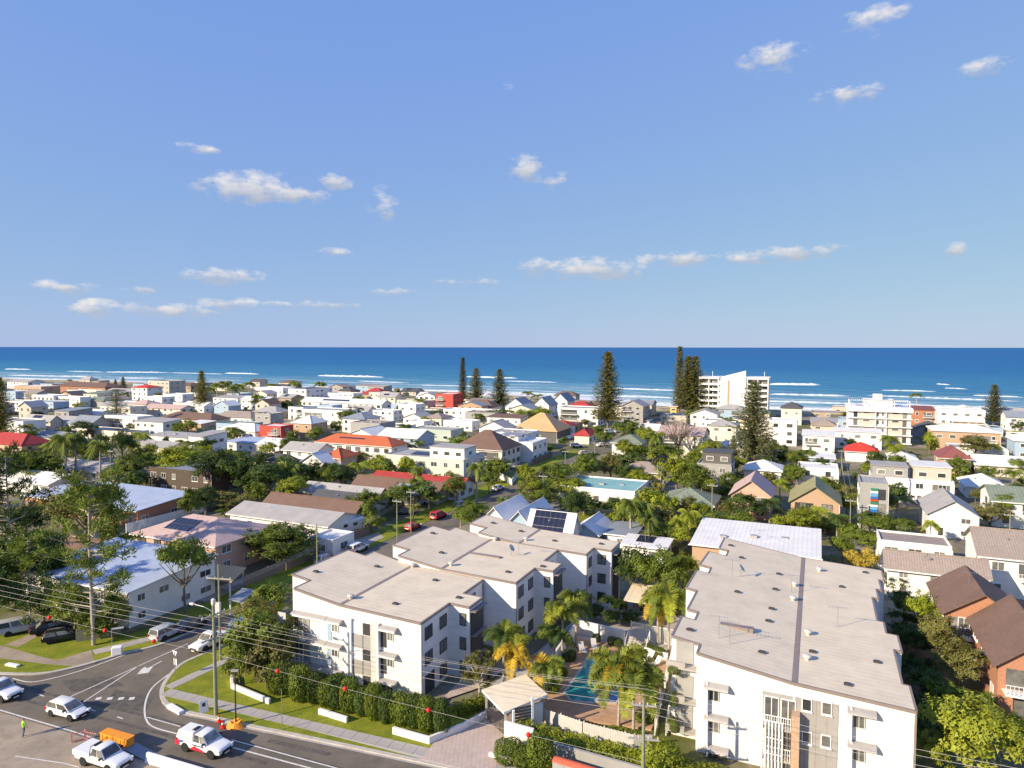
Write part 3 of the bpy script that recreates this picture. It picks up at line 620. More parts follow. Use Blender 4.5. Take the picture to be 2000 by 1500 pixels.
for i, (a, b) in enumerate(((150, 300), (310, 480), (490, 630), (640, 820), (830, 970))):
    rect(blk1, 'wall_panel', ('trim', 'greymetal')[i % 2], 928, 1058, a, b, .005, .09)
    rect(blk1, 'wall_panel', ('frame_dark', 'greymetal')[i % 2], 1070, 1156, a + 28, b + 28, .005, .075)
rect(blk1, 'slat_strip', 'louvre', 1162, 1258, 160, 1080, .005, .14); rect(blk1, 'fin', 'trim', 1262, 1290, 170, 1100, .005, .5); rect(blk1, 'fin', 'trim', 908, 926, 110, 1030, .005, .35)
for zy in (200, 540, 885):
    v0, z = PU(*z8(1292, zy), U1); v1, _ = PU(*z8(1515, zy), U1); hood(blk1, v0, v1, U1 - .01, z + .05); s1, _ = PU(*z8(1365, zy), U1)
    MB().box(v0 + .04, s1, U1 - .05, U1 - .009, z - 2.4, z - .2).build('slot_shade', 'frame_dark', blk1)  # dark sheet paints the shade inside this slot
    window(blk1, s1 + .5, U1 - .04, z - 1.55, .8, 1.2, 'f', 'trim')
# ---- front of the right building (plane u = 62.4)
U4 = 62.4
def z3c(zx, zy): return (1280 + zx / 5.557, 1230 + zy / 5.557)
def z4c(zx, zy): return (1540 + zx / 6.25, 1260 + zy / 6.25)
for zy in (560, 895, 1235, 1575):
    v0, z = PU(*z3c(575, zy), U4); v1, _ = PU(*z3c(800, zy), U4); hood(blk4, v0 - .3, v1, U4 - .01, z); window(blk4, v0 + .5, U4 - .03, z - 1.7, .95, 1.35, 'f', 'louvre')
    if zy < 1500: MB().box(v0 - .12, v0 + .02, U4 - .5, U4 - .01, z - 2.9, z + .05).build('fin', 'trim', blk4)
for zy in (745, 1155, 1565):
    v0, z = PU(*z4c(775, zy), U4); v1, _ = PU(*z4c(1075, zy), U4); hood(blk4, v0 - .35, v1, U4 - .01, z); window(blk4, v0 + .55, U4 - .03, z - 1.75, .95, 1.4, 'f', 'louvre')
    MB().box(v0 - .12, v0 + .02, U4 - .5, U4 - .01, z - 2.9, z + .05).build('fin', 'trim', blk4)
v0, z = PU(*z4c(78, 625), U4); v1, _ = PU(*z4c(612, 720), U4)
MB().box(v0, v1, U4 - .06, U4 - .008, -.2, z).build('grey_panel', 'greymetal', blk4)
for k in range(1, 4): x = v0 + (v1 - v0) * k / 4; MB().box(x - .015, x + .015, U4 - .068, U4 - .06, 0, z - .02).build('panel_joint', 'gutter', blk4)
for (a, b) in ((222, 800), (465, 845), (222, 1200), (455, 1245)):
    v, z = PU(*z4c(a, b), U4); window(blk4, v, U4 - .07, z, .75, 1.05, 'f', 'trim', 0, True)
v0, z = PU(*z4c(58, 790), U4); MB().box(v0 - .1, v0 + .55, U4 - 1.1, U4 - .062, -.2, z).build('brick_pier', 'tan_brick', blk4)
# central balconies: flat grey sheet painting the recess shade, with doors, slabs and slatted screens
v0, zt = PU(*z3c(1165, 660), U4); v1, _ = PU(*z3c(1490, 700), U4)
MB().box(v0, v1, U4 - .03, U4 - .006, -.2, zt).build('recess_shade', 'greywall', blk4)
for b in (zt - 2.55, zt - 5.3, zt - 8.0):
    for k in range(2): window(blk4, v0 + .75 + k * 1.35, U4 - .05, b, 1.25, 2.25, 'f', 'trim')
    MB().box(v0 + .02, v1 - .02, U4 - .95, U4 - .032, b - .25, b - .08).build('balcony_slab', 'concrete', blk4)
    rl = MB()
    for k in range(13): x = v0 + .1 + (v1 - v0 - .2) * k / 12; rl.box(x - .02, x + .02, U4 - .93, U4 - .89, b - .08, b + .9)
    rl.box(v0 + .05, v1 - .05, U4 - .95, U4 - .87, b + .9, b + .95); rl.build('balustrade', 'trim', blk4)
sl = MB()
for k in range(7): x = v0 + .08 + k * .27; sl.box(x - .05, x + .05, U4 - 1.08, U4 - 1.0, zt - 7.3, zt - 2.1)
for z in (zt - 2.15, zt - 3.6, zt - 5, zt - 7.3): sl.box(v0, v0 + 1.8, U4 - 1.0, U4 - .96, z, z + .08)
sl.build('slat_screen', 'trim', blk4)
# left corner balcony bay with planters
for (zy, h) in ((430, 2.0), (800, 2.0), (1130, 2.0)):
    v0, z = PU(*z3c(205, zy), U4); v1, _ = PU(*z3c(505, zy), U4)
    MB().box(-11.6, -10.0, 64.2, 64.29, z - .1, z + h).build('opening_shade', 'greywall', blk4)  # flat grey sheet stands in for the shaded balcony opening
    MB().box(-12.35, -9.2, 63.2, 64.28, z - .3, z - .12).build('planter_slab', 'concrete', blk4)
    MB().box(-12.35, -10.6, 63.2, 63.5, z - .12, z + .35).build('planter', 'concrete', blk4)
for (zx0, zx1) in ((318, 350), (480, 500)):
    v0, z = PU(*z3c(zx0, 480), U4)
MB().box(7.80, 7.96, U4 - .12, U4 - .01, 0, 7.3).build('downpipe', 'gutter', blk4)
for z in (6.0, 3.3): window(blk4, 8.08, 76.3, z - .2, 1.4, 1.2, 'r', 'trim'); window(blk4, 8.31, 98.4, z - .2, 1.4, 1.2, 'r', 'trim')
# ================================================================ houses
HS = []
def H(label, xl, y, xr, h, d, roof='flat', wall='white', rc='grey', ex='', cat='house', st=None, rise=None, up=None, name=None):
    HS.append(dict(label=label, xl=xl, y=y, xr=xr, h=h, d=d, roof=roof, wall=wall, rc=rc, ex=ex, cat=cat, st=st, rise=rise, up=up, name=name or ('house' if cat == 'house' else cat.replace(' ', '_'))))
# --- near and middle distance
H('white two-storey house with faded blue metal roof behind the corner pine', 49, 1114, 250, 4.8, 14, 'skil', 'white', 'blue', 'b', st=2)
H('pink-walled house with pale pink tile roof and solar panels beside the street', 262, 1040, 420, 5.2, 13, 'hip', 'pink', 'pink', 's', rise=2.4)
H('orange brick house with pale blue metal roof among dark trees', 49, 967, 267, 3.4, 14, 'skil', 'orange_brick', 'blue')
H('dark timber-clad modern house with flat blue-grey roof', 290, 914, 412, 6, 12, 'flat', 'timber_dark', 'bluegrey', 'k')
H('long white house with grey gable roof and orange-red door', 449, 1000, 640, 3.3, 9, 'gx', 'white', 'grey', rise=1.4)
H('low house with brown tile roof behind the long white house', 515, 982, 690, 3.0, 8, 'gx', 'tan_brick', 'brown', rise=1.8)
H('low house with charcoal gable roof beside the street tree', 604, 977, 700, 3, 8, 'gx', 'white', 'dark', rise=1.8)
H('low house with pale grey gable roof behind the charcoal roof', 592, 955, 735, 3.2, 8, 'gx', 'white', 'grey', rise=1.5)
H('small brick house with slate-grey hip roof by the street carports', 735, 968, 790, 3, 10, 'hip', 'tan_brick', 'bluegrey', rise=2)
H('brown-roofed low house in front of the crimson roof', 672, 950, 838, 3, 7, 'gx', 'tanwall', 'brown', rise=1.8)
H('low house with long crimson metal roof', 715, 938, 890, 3.2, 8, 'gx', 'white', 'red', rise=1.5)
H('large cream flat-roofed house with tall garage panels and roof-top room', 749, 889, 905, 5.8, 13, 'flat', 'cream', 'grey', 'sg', st=2, up=[(.55, .97, .15, .7, 3, 'flat', 'white', 'grey')])
H('white cottage with steep white gable facing the palms', 582, 905, 640, 3.8, 10, 'gy', 'white', 'white', rise=3.2)
H('small brick house with orange tile pyramid roof', 624, 893, 660, 5.2, 8, 'hip', 'tan_brick', 'terra', rise=2)
H('white two-storey house with plain grey gable roof beside the orange pyramid roof', 553, 876, 618, 5.5, 8, 'gx', 'white', 'grey', rise=1.8)
H('long white two-storey house with bright terracotta hip roof and solar panels', 619, 862, 764, 6, 9, 'hip', 'white', 'terra', 's', rise=2.4)
H('white house with ribbed white gable roof behind the terracotta roof', 680, 847, 728, 5, 12, 'gy', 'white', 'white', rise=2)
H('blue-white house with broad white metal roof behind the terracotta roof', 738, 851, 814, 5, 12, 'gx', 'bluewall', 'white', 'k', rise=2.2)
H('cream two-storey house under a big chocolate-brown pyramid roof', 888, 873, 980, 6, 14, 'hip', 'cream', 'brown', 'b', st=2, rise=5)
H('white and blue modern house with flat white roof beside the brown pyramid roof', 955, 862, 1040, 6, 13, 'flat', 'white', 'white', 'k', st=2, up=[(.1, .6, .2, .8, 1.6, 'flat', 'white', 'bluegrey')])
H('dark-walled house under a tall tan pyramid roof', 1000, 838, 1087, 4, 17, 'hip', 'darkwall', 'tan', rise=6.2)
H('low white house with red hip roof behind the tan pyramid roof', 1078, 830, 1112, 4, 7, 'hip', 'white', 'red', rise=2)
H('small house with bright red hip roof at the street corner by the tan roof', 1122, 849, 1150, 3.4, 10, 'hip', 'cream', 'red', rise=2)
H('white flat-roofed house with turquoise roof sheets and roof-top equipment', 1092, 950, 1240, 3.6, 14, 'flat', 'white', 'teal', 'k')
H('low brown house with weathered taupe roof behind the turquoise roof', 1215, 918, 1290, 3, 8, 'hip', 'tanwall', 'taupe', rise=2)
H('cream three-storey walk-up with pinkish gable roof behind the bare tree', 1287, 846, 1372, 8.2, 13, 'gx', 'cream', 'pink', 'b', st=3, rise=2, cat='apartment block')
H('grey rendered modern house with charcoal upper box beside the tall pine', 1361, 906, 1428, 5.6, 9, 'flat', 'greywall', 'grey', 'g', st=2, up=[(.15, .98, .2, .95, 3, 'flat', 'darkwall', 'dark')])
H('low house with grey-green hip roof behind the white flat building', 1293, 978, 1392, 3, 10, 'hip', 'beige', 'green', rise=2.4)
H('pink brick two-storey house with pale tiled gable roof', 1428, 962, 1505, 5.4, 12, 'gy', 'pink', 'pink', 'b', st=2, rise=3)
H('brick house with olive-green gable roof and wide front deck', 1545, 976, 1640, 5, 12, 'gy', 'tan_brick', 'olive', 'b', st=2, rise=3.2)
H('tall ribbed grey townhouse with a column of coloured louvres', 1680, 945, 1735, 9.5, 9, 'flat', 'greywall', 'grey', '', st=3, name='townhouse')
H('white house with ribbed grey box storey behind the coloured louvres', 1702, 933, 1776, 5.5, 9, 'flat', 'white', 'white', '', st=2, up=[(.03, .97, .1, .9, 2.8, 'flat', 'greywall', 'grey')])
H('white modern house with beige upper box and roof solar panels', 1774, 938, 1864, 5.4, 11, 'flat', 'white', 'white', 'b', st=2, up=[(.12, .95, .1, .9, 3.2, 'flat', 'beige', 'white')])
H('white two-storey house with grey gable end and blue side roof', 1814, 1000, 1912, 4.8, 13, 'gy', 'white', 'grey', '', st=2, rise=2.6)
H('white flat-roofed house behind the olive-green gable', 1557, 914, 1638, 5.2, 9, 'flat', 'white', 'white', '', st=2)
H('low house with white hip roof behind the pink brick house', 1455, 915, 1525, 3.4, 9, 'hip', 'white', 'white', rise=2)
H('white house with scarlet tile roof in front of the beige apartments', 1652, 880, 1716, 3.4, 9, 'hip', 'white', 'scarlet', rise=2.4)
H('flat white-roofed brick units behind the long apartment building', 1352, 1062, 1600, 4.2, 14, 'skil', 'tan_brick', 'white', 'k', cat='apartment block')
H('white townhouse with long grey tile roof beside the yellow shrub', 1734, 1103, 1930, 5, 5, 'gx', 'white', 'taupe', 'b', st=2, rise=1.6, name='townhouse')
H('white townhouse with tall grey tile roof and railed balcony', 1915, 1080, 2060, 6.3, 11, 'gx', 'white', 'taupe', 'b', st=2, rise=2.6, name='townhouse')
H('white townhouse with open roof terrace', 1718, 1058, 1860, 4.6, 7, 'flat', 'white', 'taupe', '', st=2, name='townhouse')
H('orange brick townhouse with brown tile gable and curved timber balcony', 1846, 1192, 2000, 5.4, 11, 'gy', 'orange_brick', 'brown', 'b', st=2, rise=2.6, name='townhouse')
H('orange brick townhouse with large brown roof, lowest on the slope of trees', 1950, 1291, 2130, 5.4, 12.5, 'gy', 'orange_brick', 'brown', 'b', st=2, rise=3, name='townhouse')
H('blue-white house with a big black solar array on its steep roof', 1030, 1040, 1112, 3.4, 12, 'gx', 'white', 'white', 'S', rise=3.6)
H('blue-white house with folded white gables next to the solar array', 943, 1012, 985, 4, 12, 'gy', 'white', 'white', rise=2.4)
H('blue-white house with narrow white gable between its neighbours', 990, 1022, 1026, 4, 12, 'gy', 'bluewall', 'white', rise=2.6)
H('low pale-blue house with white roof beside the solar house', 1116, 1036, 1160, 3, 9, 'gy', 'bluewall', 'white', rise=1.6)
H('low annex with blue metal roof behind the apartment blocks', 1172, 1053, 1212, 2.8, 7, 'skil', 'white', 'bluegrey')
H('low white-roofed house with solar panels beside the palms', 1216, 1062, 1300, 2.8, 9, 'skil', 'white', 'white', 's')
H('low house with brown tile roof hidden among the left trees', 112, 1068, 225, 2.8, 8, 'gx', 'tan_brick', 'brown', rise=1.4)
H('low grey-roofed house behind the orange brick house', 80, 908, 190, 3, 10, 'gx', 'white', 'grey', rise=1.5)
H('low house with long white roof behind the dead pine', -60, 925, 95, 3, 10, 'gx', 'white', 'white', rise=1.6)
H('pale garage with flat white roof behind the street fence', 604, 1052, 650, 2.8, 6, 'flat', 'white', 'white', cat='garage')
# --- left, further rows
H('pink cottage with crimson hip roof', -40, 862, 42, 3, 10, 'hip', 'pink', 'red', rise=3)
H('white cube house with one dark wall panel near the crimson cottage', -20, 820, 45, 5.8, 9, 'flat', 'white', 'grey', st=2)
H('grey gabled house with solar roof behind the white cube', 47, 818, 98, 4.5, 9, 'gx', 'beige', 'grey', 's', rise=2)
H('low house with light grey gable roof beside the blue gable', 88, 823, 134, 3.6, 9, 'gx', 'white', 'grey', rise=2)
H('house with dark blue steep gable roof', 136, 826, 176, 3.6, 10, 'gx', 'greywall', 'bluegrey', rise=3)
H('long cream building with row of narrow windows and solar roof', 148, 838, 255, 3.6, 8, 'flat', 'cream', 'dark', 's')
H('white villa with colonnaded upper terrace', 204, 812, 268, 6, 8, 'flat', 'white', 'white', 'b', st=2)
H('white two-storey house with pale sloping roof and small windows', 263, 822, 318, 6, 9, 'skil', 'white', 'grey', st=2)
H('low cream house with grey roof behind the street lamp', 262, 868, 330, 3, 8, 'gx', 'cream', 'grey', rise=1.2)
H('low house with pale grey low roofs behind the cream house', 290, 850, 366, 4, 8, 'skil', 'white', 'grey', 'k')
H('tall white modern house with big square window', 368, 851, 397, 7, 10, 'skil', 'white', 'grey', st=2)
H('low house with bright blue metal roof beside the tall white house', 441, 862, 500, 3, 9, 'skil', 'white', 'blue')
H('small white gabled cottage beside the bright blue roof', 503, 866, 545, 3.4, 9, 'gx', 'white', 'white', rise=1.6)
H('low house with solar-covered dark roof behind the dark trees', 482, 894, 550, 3, 8, 'gx', 'beige', 'dark', 's', rise=1.4)
H('large low house with broad whitish hip roof', 426, 838, 498, 3.6, 11, 'hip', 'white', 'white', rise=2.2)
H('white house with red feature wall and blue glass front', 507, 832, 548, 6, 7, 'flat', 'redwall', 'white', 'b', st=2)
H('low house with tan-grey hip roof and brick walls', 552, 828, 590, 4, 12, 'hip', 'tan_brick', 'taupe', rise=2.4)
H('low house with wide dark-brown tile roof', 312, 815, 412, 3.2, 11, 'hip', 'cream', 'brown', rise=2.6)
H('low house with weathered slate roof beside the wide brown roof', 420, 812, 490, 3.2, 9, 'hip', 'white', 'taupe', rise=2.4)
H('low house with mid-grey hip roof and white vent box', 495, 803, 540, 3.4, 10, 'hip', 'tanwall', 'grey', rise=2.4)
H('white two-storey house with wide window bands and flat roof', 590, 800, 670, 6.6, 11, 'flat', 'white', 'grey', 'b', st=2)
H('long white building with gabled roof and black solar strip', 589, 783, 745, 6, 9, 'gx', 'white', 'white', 's', st=2, rise=2)
H('white box house with carport beside the long white building', 728, 802, 768, 5, 8, 'flat', 'white', 'white', 'g', st=2)
H('white house with tall narrow dark windows', 778, 790, 812, 7, 9, 'flat', 'white', 'white', st=2)
H('low white building with beige hip roof behind the palms', 832, 815, 862, 4, 9, 'hip', 'cream', 'taupe', rise=2)
H('low white flat-roofed house beside the beige hip roof', 797, 823, 828, 3.6, 7, 'flat', 'white', 'white')
H('long low white flat house below the long white two-storey', 866, 822, 922, 4, 8, 'flat', 'white', 'white')
H('long low grey-roofed house behind the terracotta roof', 748, 832, 790, 3.2, 9, 'flat', 'white', 'grey')
H('wide flat-roofed house with pale green side wall', 800, 838, 880, 4, 11, 'flat', 'greenwall', 'grey')
H('long white two-storey house below the dark brown roof', 866, 800, 962, 5.6, 9, 'flat', 'white', 'white', st=2)
H('house with dark brown multi-ridged hip roof near the thin pines', 898, 793, 962, 4.5, 12, 'hip', 'white', 'brown', rise=3.4)
H('brick-red and white three-storey block beside the thin pines', 851, 770, 885, 9.5, 12, 'flat', 'redwall', 'white', 'b', st=3, cat='apartment block')
H('red hip-roofed clubhouse on the beach edge', 704, 769, 745, 4, 14, 'hip', 'tanwall', 'red', rise=4)
H('white villa with arched windows and dark flat roof', 563, 760, 598, 9, 26, 'flat', 'white', 'dark', st=3)
H('white beach villa with open terraces', 496, 757, 552, 8, 13, 'flat', 'white', 'white', 'b', st=2)
H('white two-storey house with curved green gable neighbour', 470, 779, 520, 6, 10, 'gx', 'white', 'white', st=2, rise=1.5)
H('white house with tan brown-edged flat roof by the palms', 416, 776, 464, 5.5, 11, 'skil', 'white', 'grey', st=2)
H('small house with blue gable end', 418, 791, 446, 4.5, 9, 'gy', 'bluewall', 'white', rise=2.4)
H('white cottage with pale gable roof near the round pine', 356, 791, 398, 4, 9, 'gx', 'white', 'white', rise=2)
H('cream house with tan tile roof and square windows', 282, 795, 352, 5, 9, 'gx', 'cream', 'pink', rise=1.6)
H('house with terracotta-pink hip roof', 256, 788, 286, 5.5, 9, 'hip', 'beige', 'pink', rise=2)
H('stepped white villa with red-tiled turret', 257, 756, 287, 9, 12, 'hip', 'white', 'scarlet', st=3, rise=1.5)
H('tall pale apartment house with roof solar panels', 289, 744, 330, 12, 14, 'flat', 'beige', 'grey', 's', st=4, cat='apartment block')
H('white cube house beside the stepped villa', 274, 775, 316, 6.5, 9, 'flat', 'white', 'white', st=2)
H('white house with three small windows in a row', 320, 770, 356, 6, 9, 'flat', 'white', 'white', st=2)
H('brown-roofed beach house beside the dark pine', 335, 752, 372, 7, 14, 'hip', 'tanwall', 'brown', st=2, rise=2)
H('low white house with solar roof under the big round pine', 137, 806, 192, 3.6, 9, 'gx', 'white', 'white', 's', rise=2)
H('house with dull green hip roof', 160, 781, 202, 4, 10, 'hip', 'greywall', 'green', rise=2)
H('white modern house with two red panels', 64, 772, 104, 6.5, 9, 'flat', 'white', 'white', st=2)
H('white house with dark recessed balcony', 112, 775, 156, 6, 9, 'flat', 'white', 'white', 'b', st=2)
H('long low white building with flat roof behind the dark balcony house', 131, 762, 188, 5.5, 12, 'flat', 'cream', 'white', st=2)
H('blue-grey house with flat grey roof', 52, 784, 104, 5, 9, 'flat', 'bluewall', 'grey', st=2)
H('white house with blank side wall by the left-hand pine', 5, 783, 46, 5.5, 9, 'flat', 'white', 'grey', st=2)
H('long brick building with brown roof by the beach', 108, 753, 205, 6, 16, 'hip', 'brick', 'brown', st=2, rise=3)
H('orange-brown flats with pale flat roof', 27, 754, 80, 7, 14, 'flat', 'tan_brick', 'white', 'b', st=2, cat='apartment block')
H('pale metal-roofed house nearest the surf at the left pine', 14, 745, 54, 6, 14, 'gx', 'white', 'grey', st=2, rise=2)
H('low grey-white beach house behind the round pine', 205, 764, 252, 5, 12, 'gx', 'cream', 'grey', rise=2)
H('low pale house tucked behind the brown tile roof', 196, 790, 250, 4, 9, 'gx', 'white', 'grey', rise=1.6)
H('white flats with grey roof beside the clubhouse palms', 640, 768, 690, 6, 10, 'flat', 'white', 'grey', st=2, cat='apartment block')
H('pale sand-coloured shop row with flat roof near the clubhouse', 775, 782, 835, 4.5, 10, 'flat', 'cream', 'grey')
H('low white bungalow with grey roof by the crimson cottage palms', 60, 850, 118, 3, 9, 'gx', 'white', 'bluegrey', 's', rise=1.5)
# --- centre and right, seaward rows
H('white apartment block with terracotta stripe and three balconies', 1090, 797, 1168, 8, 12, 'flat', 'white', 'grey', 'b', st=3, cat='apartment block')
H('white beach house with grey-blue gable, first of three', 987, 792, 1025, 6, 13, 'gy', 'white', 'bluegrey', st=2, rise=4)
H('white beach house with twin steep gables, middle of three', 1042, 790, 1072, 6.5, 13, 'gy', 'white', 'grey', st=2, rise=4)
H('white beach house with blue-grey steep roof, last of three', 1080, 782, 1108, 6.5, 13, 'gy', 'white', 'bluegrey', st=2, rise=4)
H('house with red hip roof in front of the big pine', 1108, 793, 1152, 4.5, 10, 'hip', 'white', 'red', rise=2.6)
H('grey glass-balconied beach house with gable roof', 1214, 792, 1256, 8, 13, 'gy', 'greywall', 'grey', 'b', st=3, rise=2.6)
H('white three-storey villa with small arched windows', 1502, 822, 1556, 9, 10, 'flat', 'white', 'white', st=3)
H('house with dark grey hipped roof and lookout room', 1526, 796, 1566, 8, 12, 'hip', 'cream', 'dark', st=2, rise=2.4)
H('white house with white garage wall and small tan roof', 1568, 850, 1630, 6, 11, 'skil', 'white', 'white', 'b', st=2)
H('low house with tan hip roof behind the white garage', 1586, 830, 1632, 4.5, 9, 'hip', 'beige', 'taupe', rise=2.4)
H('low brown beach house with blue flat roof', 1585, 806, 1650, 5, 12, 'flat', 'tanwall', 'bluegrey', 'b', st=2)
H('dark red-brown townhouse beside the beige apartments', 1780, 800, 1826, 9.5, 12, 'skil', 'brick', 'maroon', 'b', st=3, name='townhouse')
H('long white-roofed apartment block with brick walls and balconies', 1822, 840, 1955, 7, 13, 'hip', 'tan_brick', 'white', 'b', st=2, rise=1.8, cat='apartment block')
H('white flat-roofed beach house with skylights', 1832, 800, 1925, 7, 12, 'flat', 'white', 'white', 'k', st=2)
H('brown brick house with maroon hip roof', 1836, 893, 1896, 4.6, 11, 'hip', 'tan_brick', 'maroon', rise=2.8)
H('low house with very wide white metal roof', 1906, 905, 2040, 3.4, 12, 'gx', 'beige', 'white', rise=1.8)
H('low house with white hip roof and one solar strip', 1888, 948, 1968, 3, 10, 'hip', 'white', 'white', 's', rise=2.2)
H('white two-storey house with grey-green gable roof and small balcony', 1940, 975, 2050, 5.6, 12, 'gx', 'white', 'green', 'b', st=2, rise=2)
H('low white house with shaded carport beside the scarlet roof', 1738, 893, 1790, 3.2, 9, 'hip', 'white', 'white', 'g', rise=1.4)
H('pale gabled cottage beside the bare tree', 1240, 838, 1284, 4, 9, 'gx', 'cream', 'white', rise=2)
H('low white house behind the tall right-hand pine', 1405, 870, 1452, 3.6, 9, 'hip', 'white', 'white', rise=2)
H('white low shed-roofed house by the green lawn', 1560, 892, 1630, 3, 6, 'skil', 'bluewall', 'white')
H('beige beach shop behind the twin pines', 1290, 812, 1340, 4.5, 10, 'flat', 'beige', 'grey')
# --- further small houses packing the blocks towards the beach (free lots only)
FILL = []
KEEP = []
for (a_, b_, c_, w_) in ((1367, 739, 20.2, 42), (1657, 794, 14, 30)):
    u_, v_ = w2uv(G(a_, b_, c_)); KEEP.append((u_ - 4, u_ + 20, v_ - 3, v_ + w_))
# ---- footprints
def plan_dir(x, y): d = ray(x, y); return d[0], d[1]
for q in HS:
    P = G(q['xl'], q['y'], q['h']); u, v = w2uv(P); dx, dy = plan_dir(q['xr'], q['y'])
    # P + t*vdir = s*(dx,dy);  vdir = (CU, -SU)
    det = CU * (-dy) - (-SU) * (-dx); t = (-P.x * (-dy) - (-P.y) * (-dx)) / det
    q['u'], q['v'], q['w'] = u, v, max(5.0, t)
HS.sort(key=lambda q: q['u'])
for i, a in enumerate(HS):
    for b in HS[i + 1:]:
        if min(a['v'] + a['w'], b['v'] + b['w']) - max(a['v'], b['v']) > .4 and a['u'] + a['d'] > b['u'] - .4:
            gap = b['u'] - a['u'] - .4
            if gap >= 5: a['d'] = gap
            else: a['d'] = 5; b['u'] = a['u'] + 5.4
_r = random.Random(21); _A = ['narrow', 'wide', 'squat', 'plain', 'tidy', 'old', 'boxy', 'small', 'neat', 'long']
_W = ['white', 'white', 'cream', 'cream', 'beige', 'tan_brick', 'greywall', 'bluewall', 'beige']; _C = ['white', 'white', 'grey', 'grey', 'bluegrey', 'taupe', 'taupe', 'brown', 'grey', 'green', 'white', 'dark']
_WN = {'tan_brick': 'tan brick', 'greywall': 'grey', 'bluewall': 'pale blue'}; _seen = set(); _n = 0
for _k in range(9000):
    if _n >= 120: break
    x_ = _r.uniform(-40, 2040); y_ = 752 + _r.random() ** 1.2 * 150; P_ = G(x_, y_); u_, v_ = w2uv(P_); st_ = _r.choice([1, 1, 2, 2]); w_ = _r.uniform(9, 16); d_ = _r.uniform(8, 12)
    if u_ < 205 or u_ + d_ > shore_u(v_ + w_ / 2) - (72 if v_ > -330 else 58): continue
    if -78 < v_ + w_ and v_ < -64: continue
    if 252 < u_ + d_ and u_ < 265: continue
    if 24 < v_ + w_ and v_ < 33: continue
    if any(u_ < q['u'] + q['d'] + 1.6 and u_ + d_ > q['u'] - 1.6 and v_ < q['v'] + q['w'] + 1.6 and v_ + w_ > q['v'] - 1.6 for q in HS): continue
    # keep the tower and the beige apartments clear
    if any(u_ < b1 and u_ + d_ > b0 and v_ < c1 and v_ + w_ > c0 for b0, b1, c0, c1 in KEEP): continue
    ro_k = _r.choice(['hip', 'gx', 'gy', 'flat', 'skil', 'flat']); wl_ = _r.choice(_W); rc_ = _r.choice(_C); nm_ = {'hip': 'hip', 'gx': 'gable', 'gy': 'front-gabled', 'flat': 'flat', 'skil': 'sloping'}[ro_k]
    lb_ = '%s %s-walled %s house with %s %s roof' % (_r.choice(_A), _WN.get(wl_, wl_), 'two-storey' if st_ > 1 else 'one-storey', {'bluegrey': 'slate-blue', 'terra': 'terracotta'}.get(rc_, rc_), nm_)
    if lb_ in _seen: continue
    _seen.add(lb_); nb_ = min(HS, key=lambda q: (q['u'] - u_) ** 2 + (q['v'] - v_) ** 2)
    HS.append(dict(label=lb_, xl=x_, y=y_, xr=x_ + 30, h=2.9 * st_ + .3, d=d_, roof=ro_k, wall=wl_, rc=rc_, ex=_r.choice(['', '', 's', 'b' if st_ > 1 else '', 'k' if ro_k == 'flat' else '']), cat='house', st=st_, rise=_r.uniform(1.6, 2.8), up=None, name='house', u=u_, v=v_, w=w_)); _n += 1
FOOT = [(q['u'] - .6, q['u'] + q['d'] + .6, q['v'] - .6, q['v'] + q['w'] + .6) for q in HS]
def roof_mesh(kind, w, d, h, rise, o=.5):
    """returns (mesh builder of the roof, gable wall triangles builder or None, suffix of the rib direction)"""
    mb = MB(); gw = None; t = .14
    x0, x1, y0, y1 = -o, w + o, -o, d + o; he = h + .02
    def slab(pts):
        n = len(pts); i = len(mb.v); mb.v += pts + [(p[0], p[1], p[2] - t) for p in pts]
        mb.f.append(tuple(range(i, i + n))); mb.m.append(0); mb.f.append(tuple(range(i + 2 * n - 1, i + n - 1, -1))); mb.m.append(0)
        for k in range(n): mb.f.append((i + k, i + n + k, i + n + (k + 1) % n, i + (k + 1) % n)); mb.m.append(0)
    if kind == 'flat':
        p = .35; mb.box(.12, w - .12, .12, d - .12, h - .02, h + .06); return mb, None, 'x'
    if kind == 'skil':
        r = .07 * d; slab([(x0, y0, he + .1), (x1, y0, he + .1), (x1, y1, he + r + .1), (x0, y1, he + r + .1)]); return mb, 'skil', 'x'
    if kind == 'gx':
        yr = d / 2; e = he - rise * o / yr; zr_ = he + rise
        slab([(x0, y0, e), (x1, y0, e), (x1, yr, zr_), (x0, yr, zr_)]); slab([(x0, yr, zr_), (x1, yr, zr_), (x1, y1, e), (x0, y1, e)]); return mb, 'gx', 'x'
    if kind == 'gy':
        xr_ = w / 2; e = he - rise * o / xr_; zr_ = he + rise
        slab([(x0, y0, e), (xr_, y0, zr_), (xr_, y1, zr_), (x0, y1, e)][::1]); slab([(xr_, y0, zr_), (x1, y0, e), (x1, y1, e), (xr_, y1, zr_)]); return mb, 'gy', 'y'
    m = min(w, d) / 2; e = he - .05
    if w >= d: a, b = (m, d / 2), (w - m, d / 2)
    else: a, b = (w / 2, m), (w / 2, d - m)
    A = (a[0], a[1], he + rise); B = (b[0], b[1], he + rise); c = [(x0, y0, e), (x1, y0, e), (x1, y1, e), (x0, y1, e)]
    if abs(w - d) < 1.0: B = A
    if w >= d: fs = [[c[0], c[1], B, A], [c[1], c[2], B], [c[2], c[3], A, B], [c[3], c[0], A]]
    else: fs = [[c[0], c[1], A], [c[1], c[2], B, A], [c[2], c[3], B], [c[3], c[0], A, B]]
    for f in fs:
        g = []
        for p in f:
            if not g or p != g[-1]: g.append(p)
        mb.poly(g)
    mb.poly(c[::-1])
    for k in range(4): a_, b_ = c[k], c[(k + 1) % 4]; mb.poly([(a_[0], a_[1], a_[2] - .18), (b_[0], b_[1], b_[2] - .18), b_, a_])
    return mb, None, 'x' if w >= d else 'y'
UWM = {}
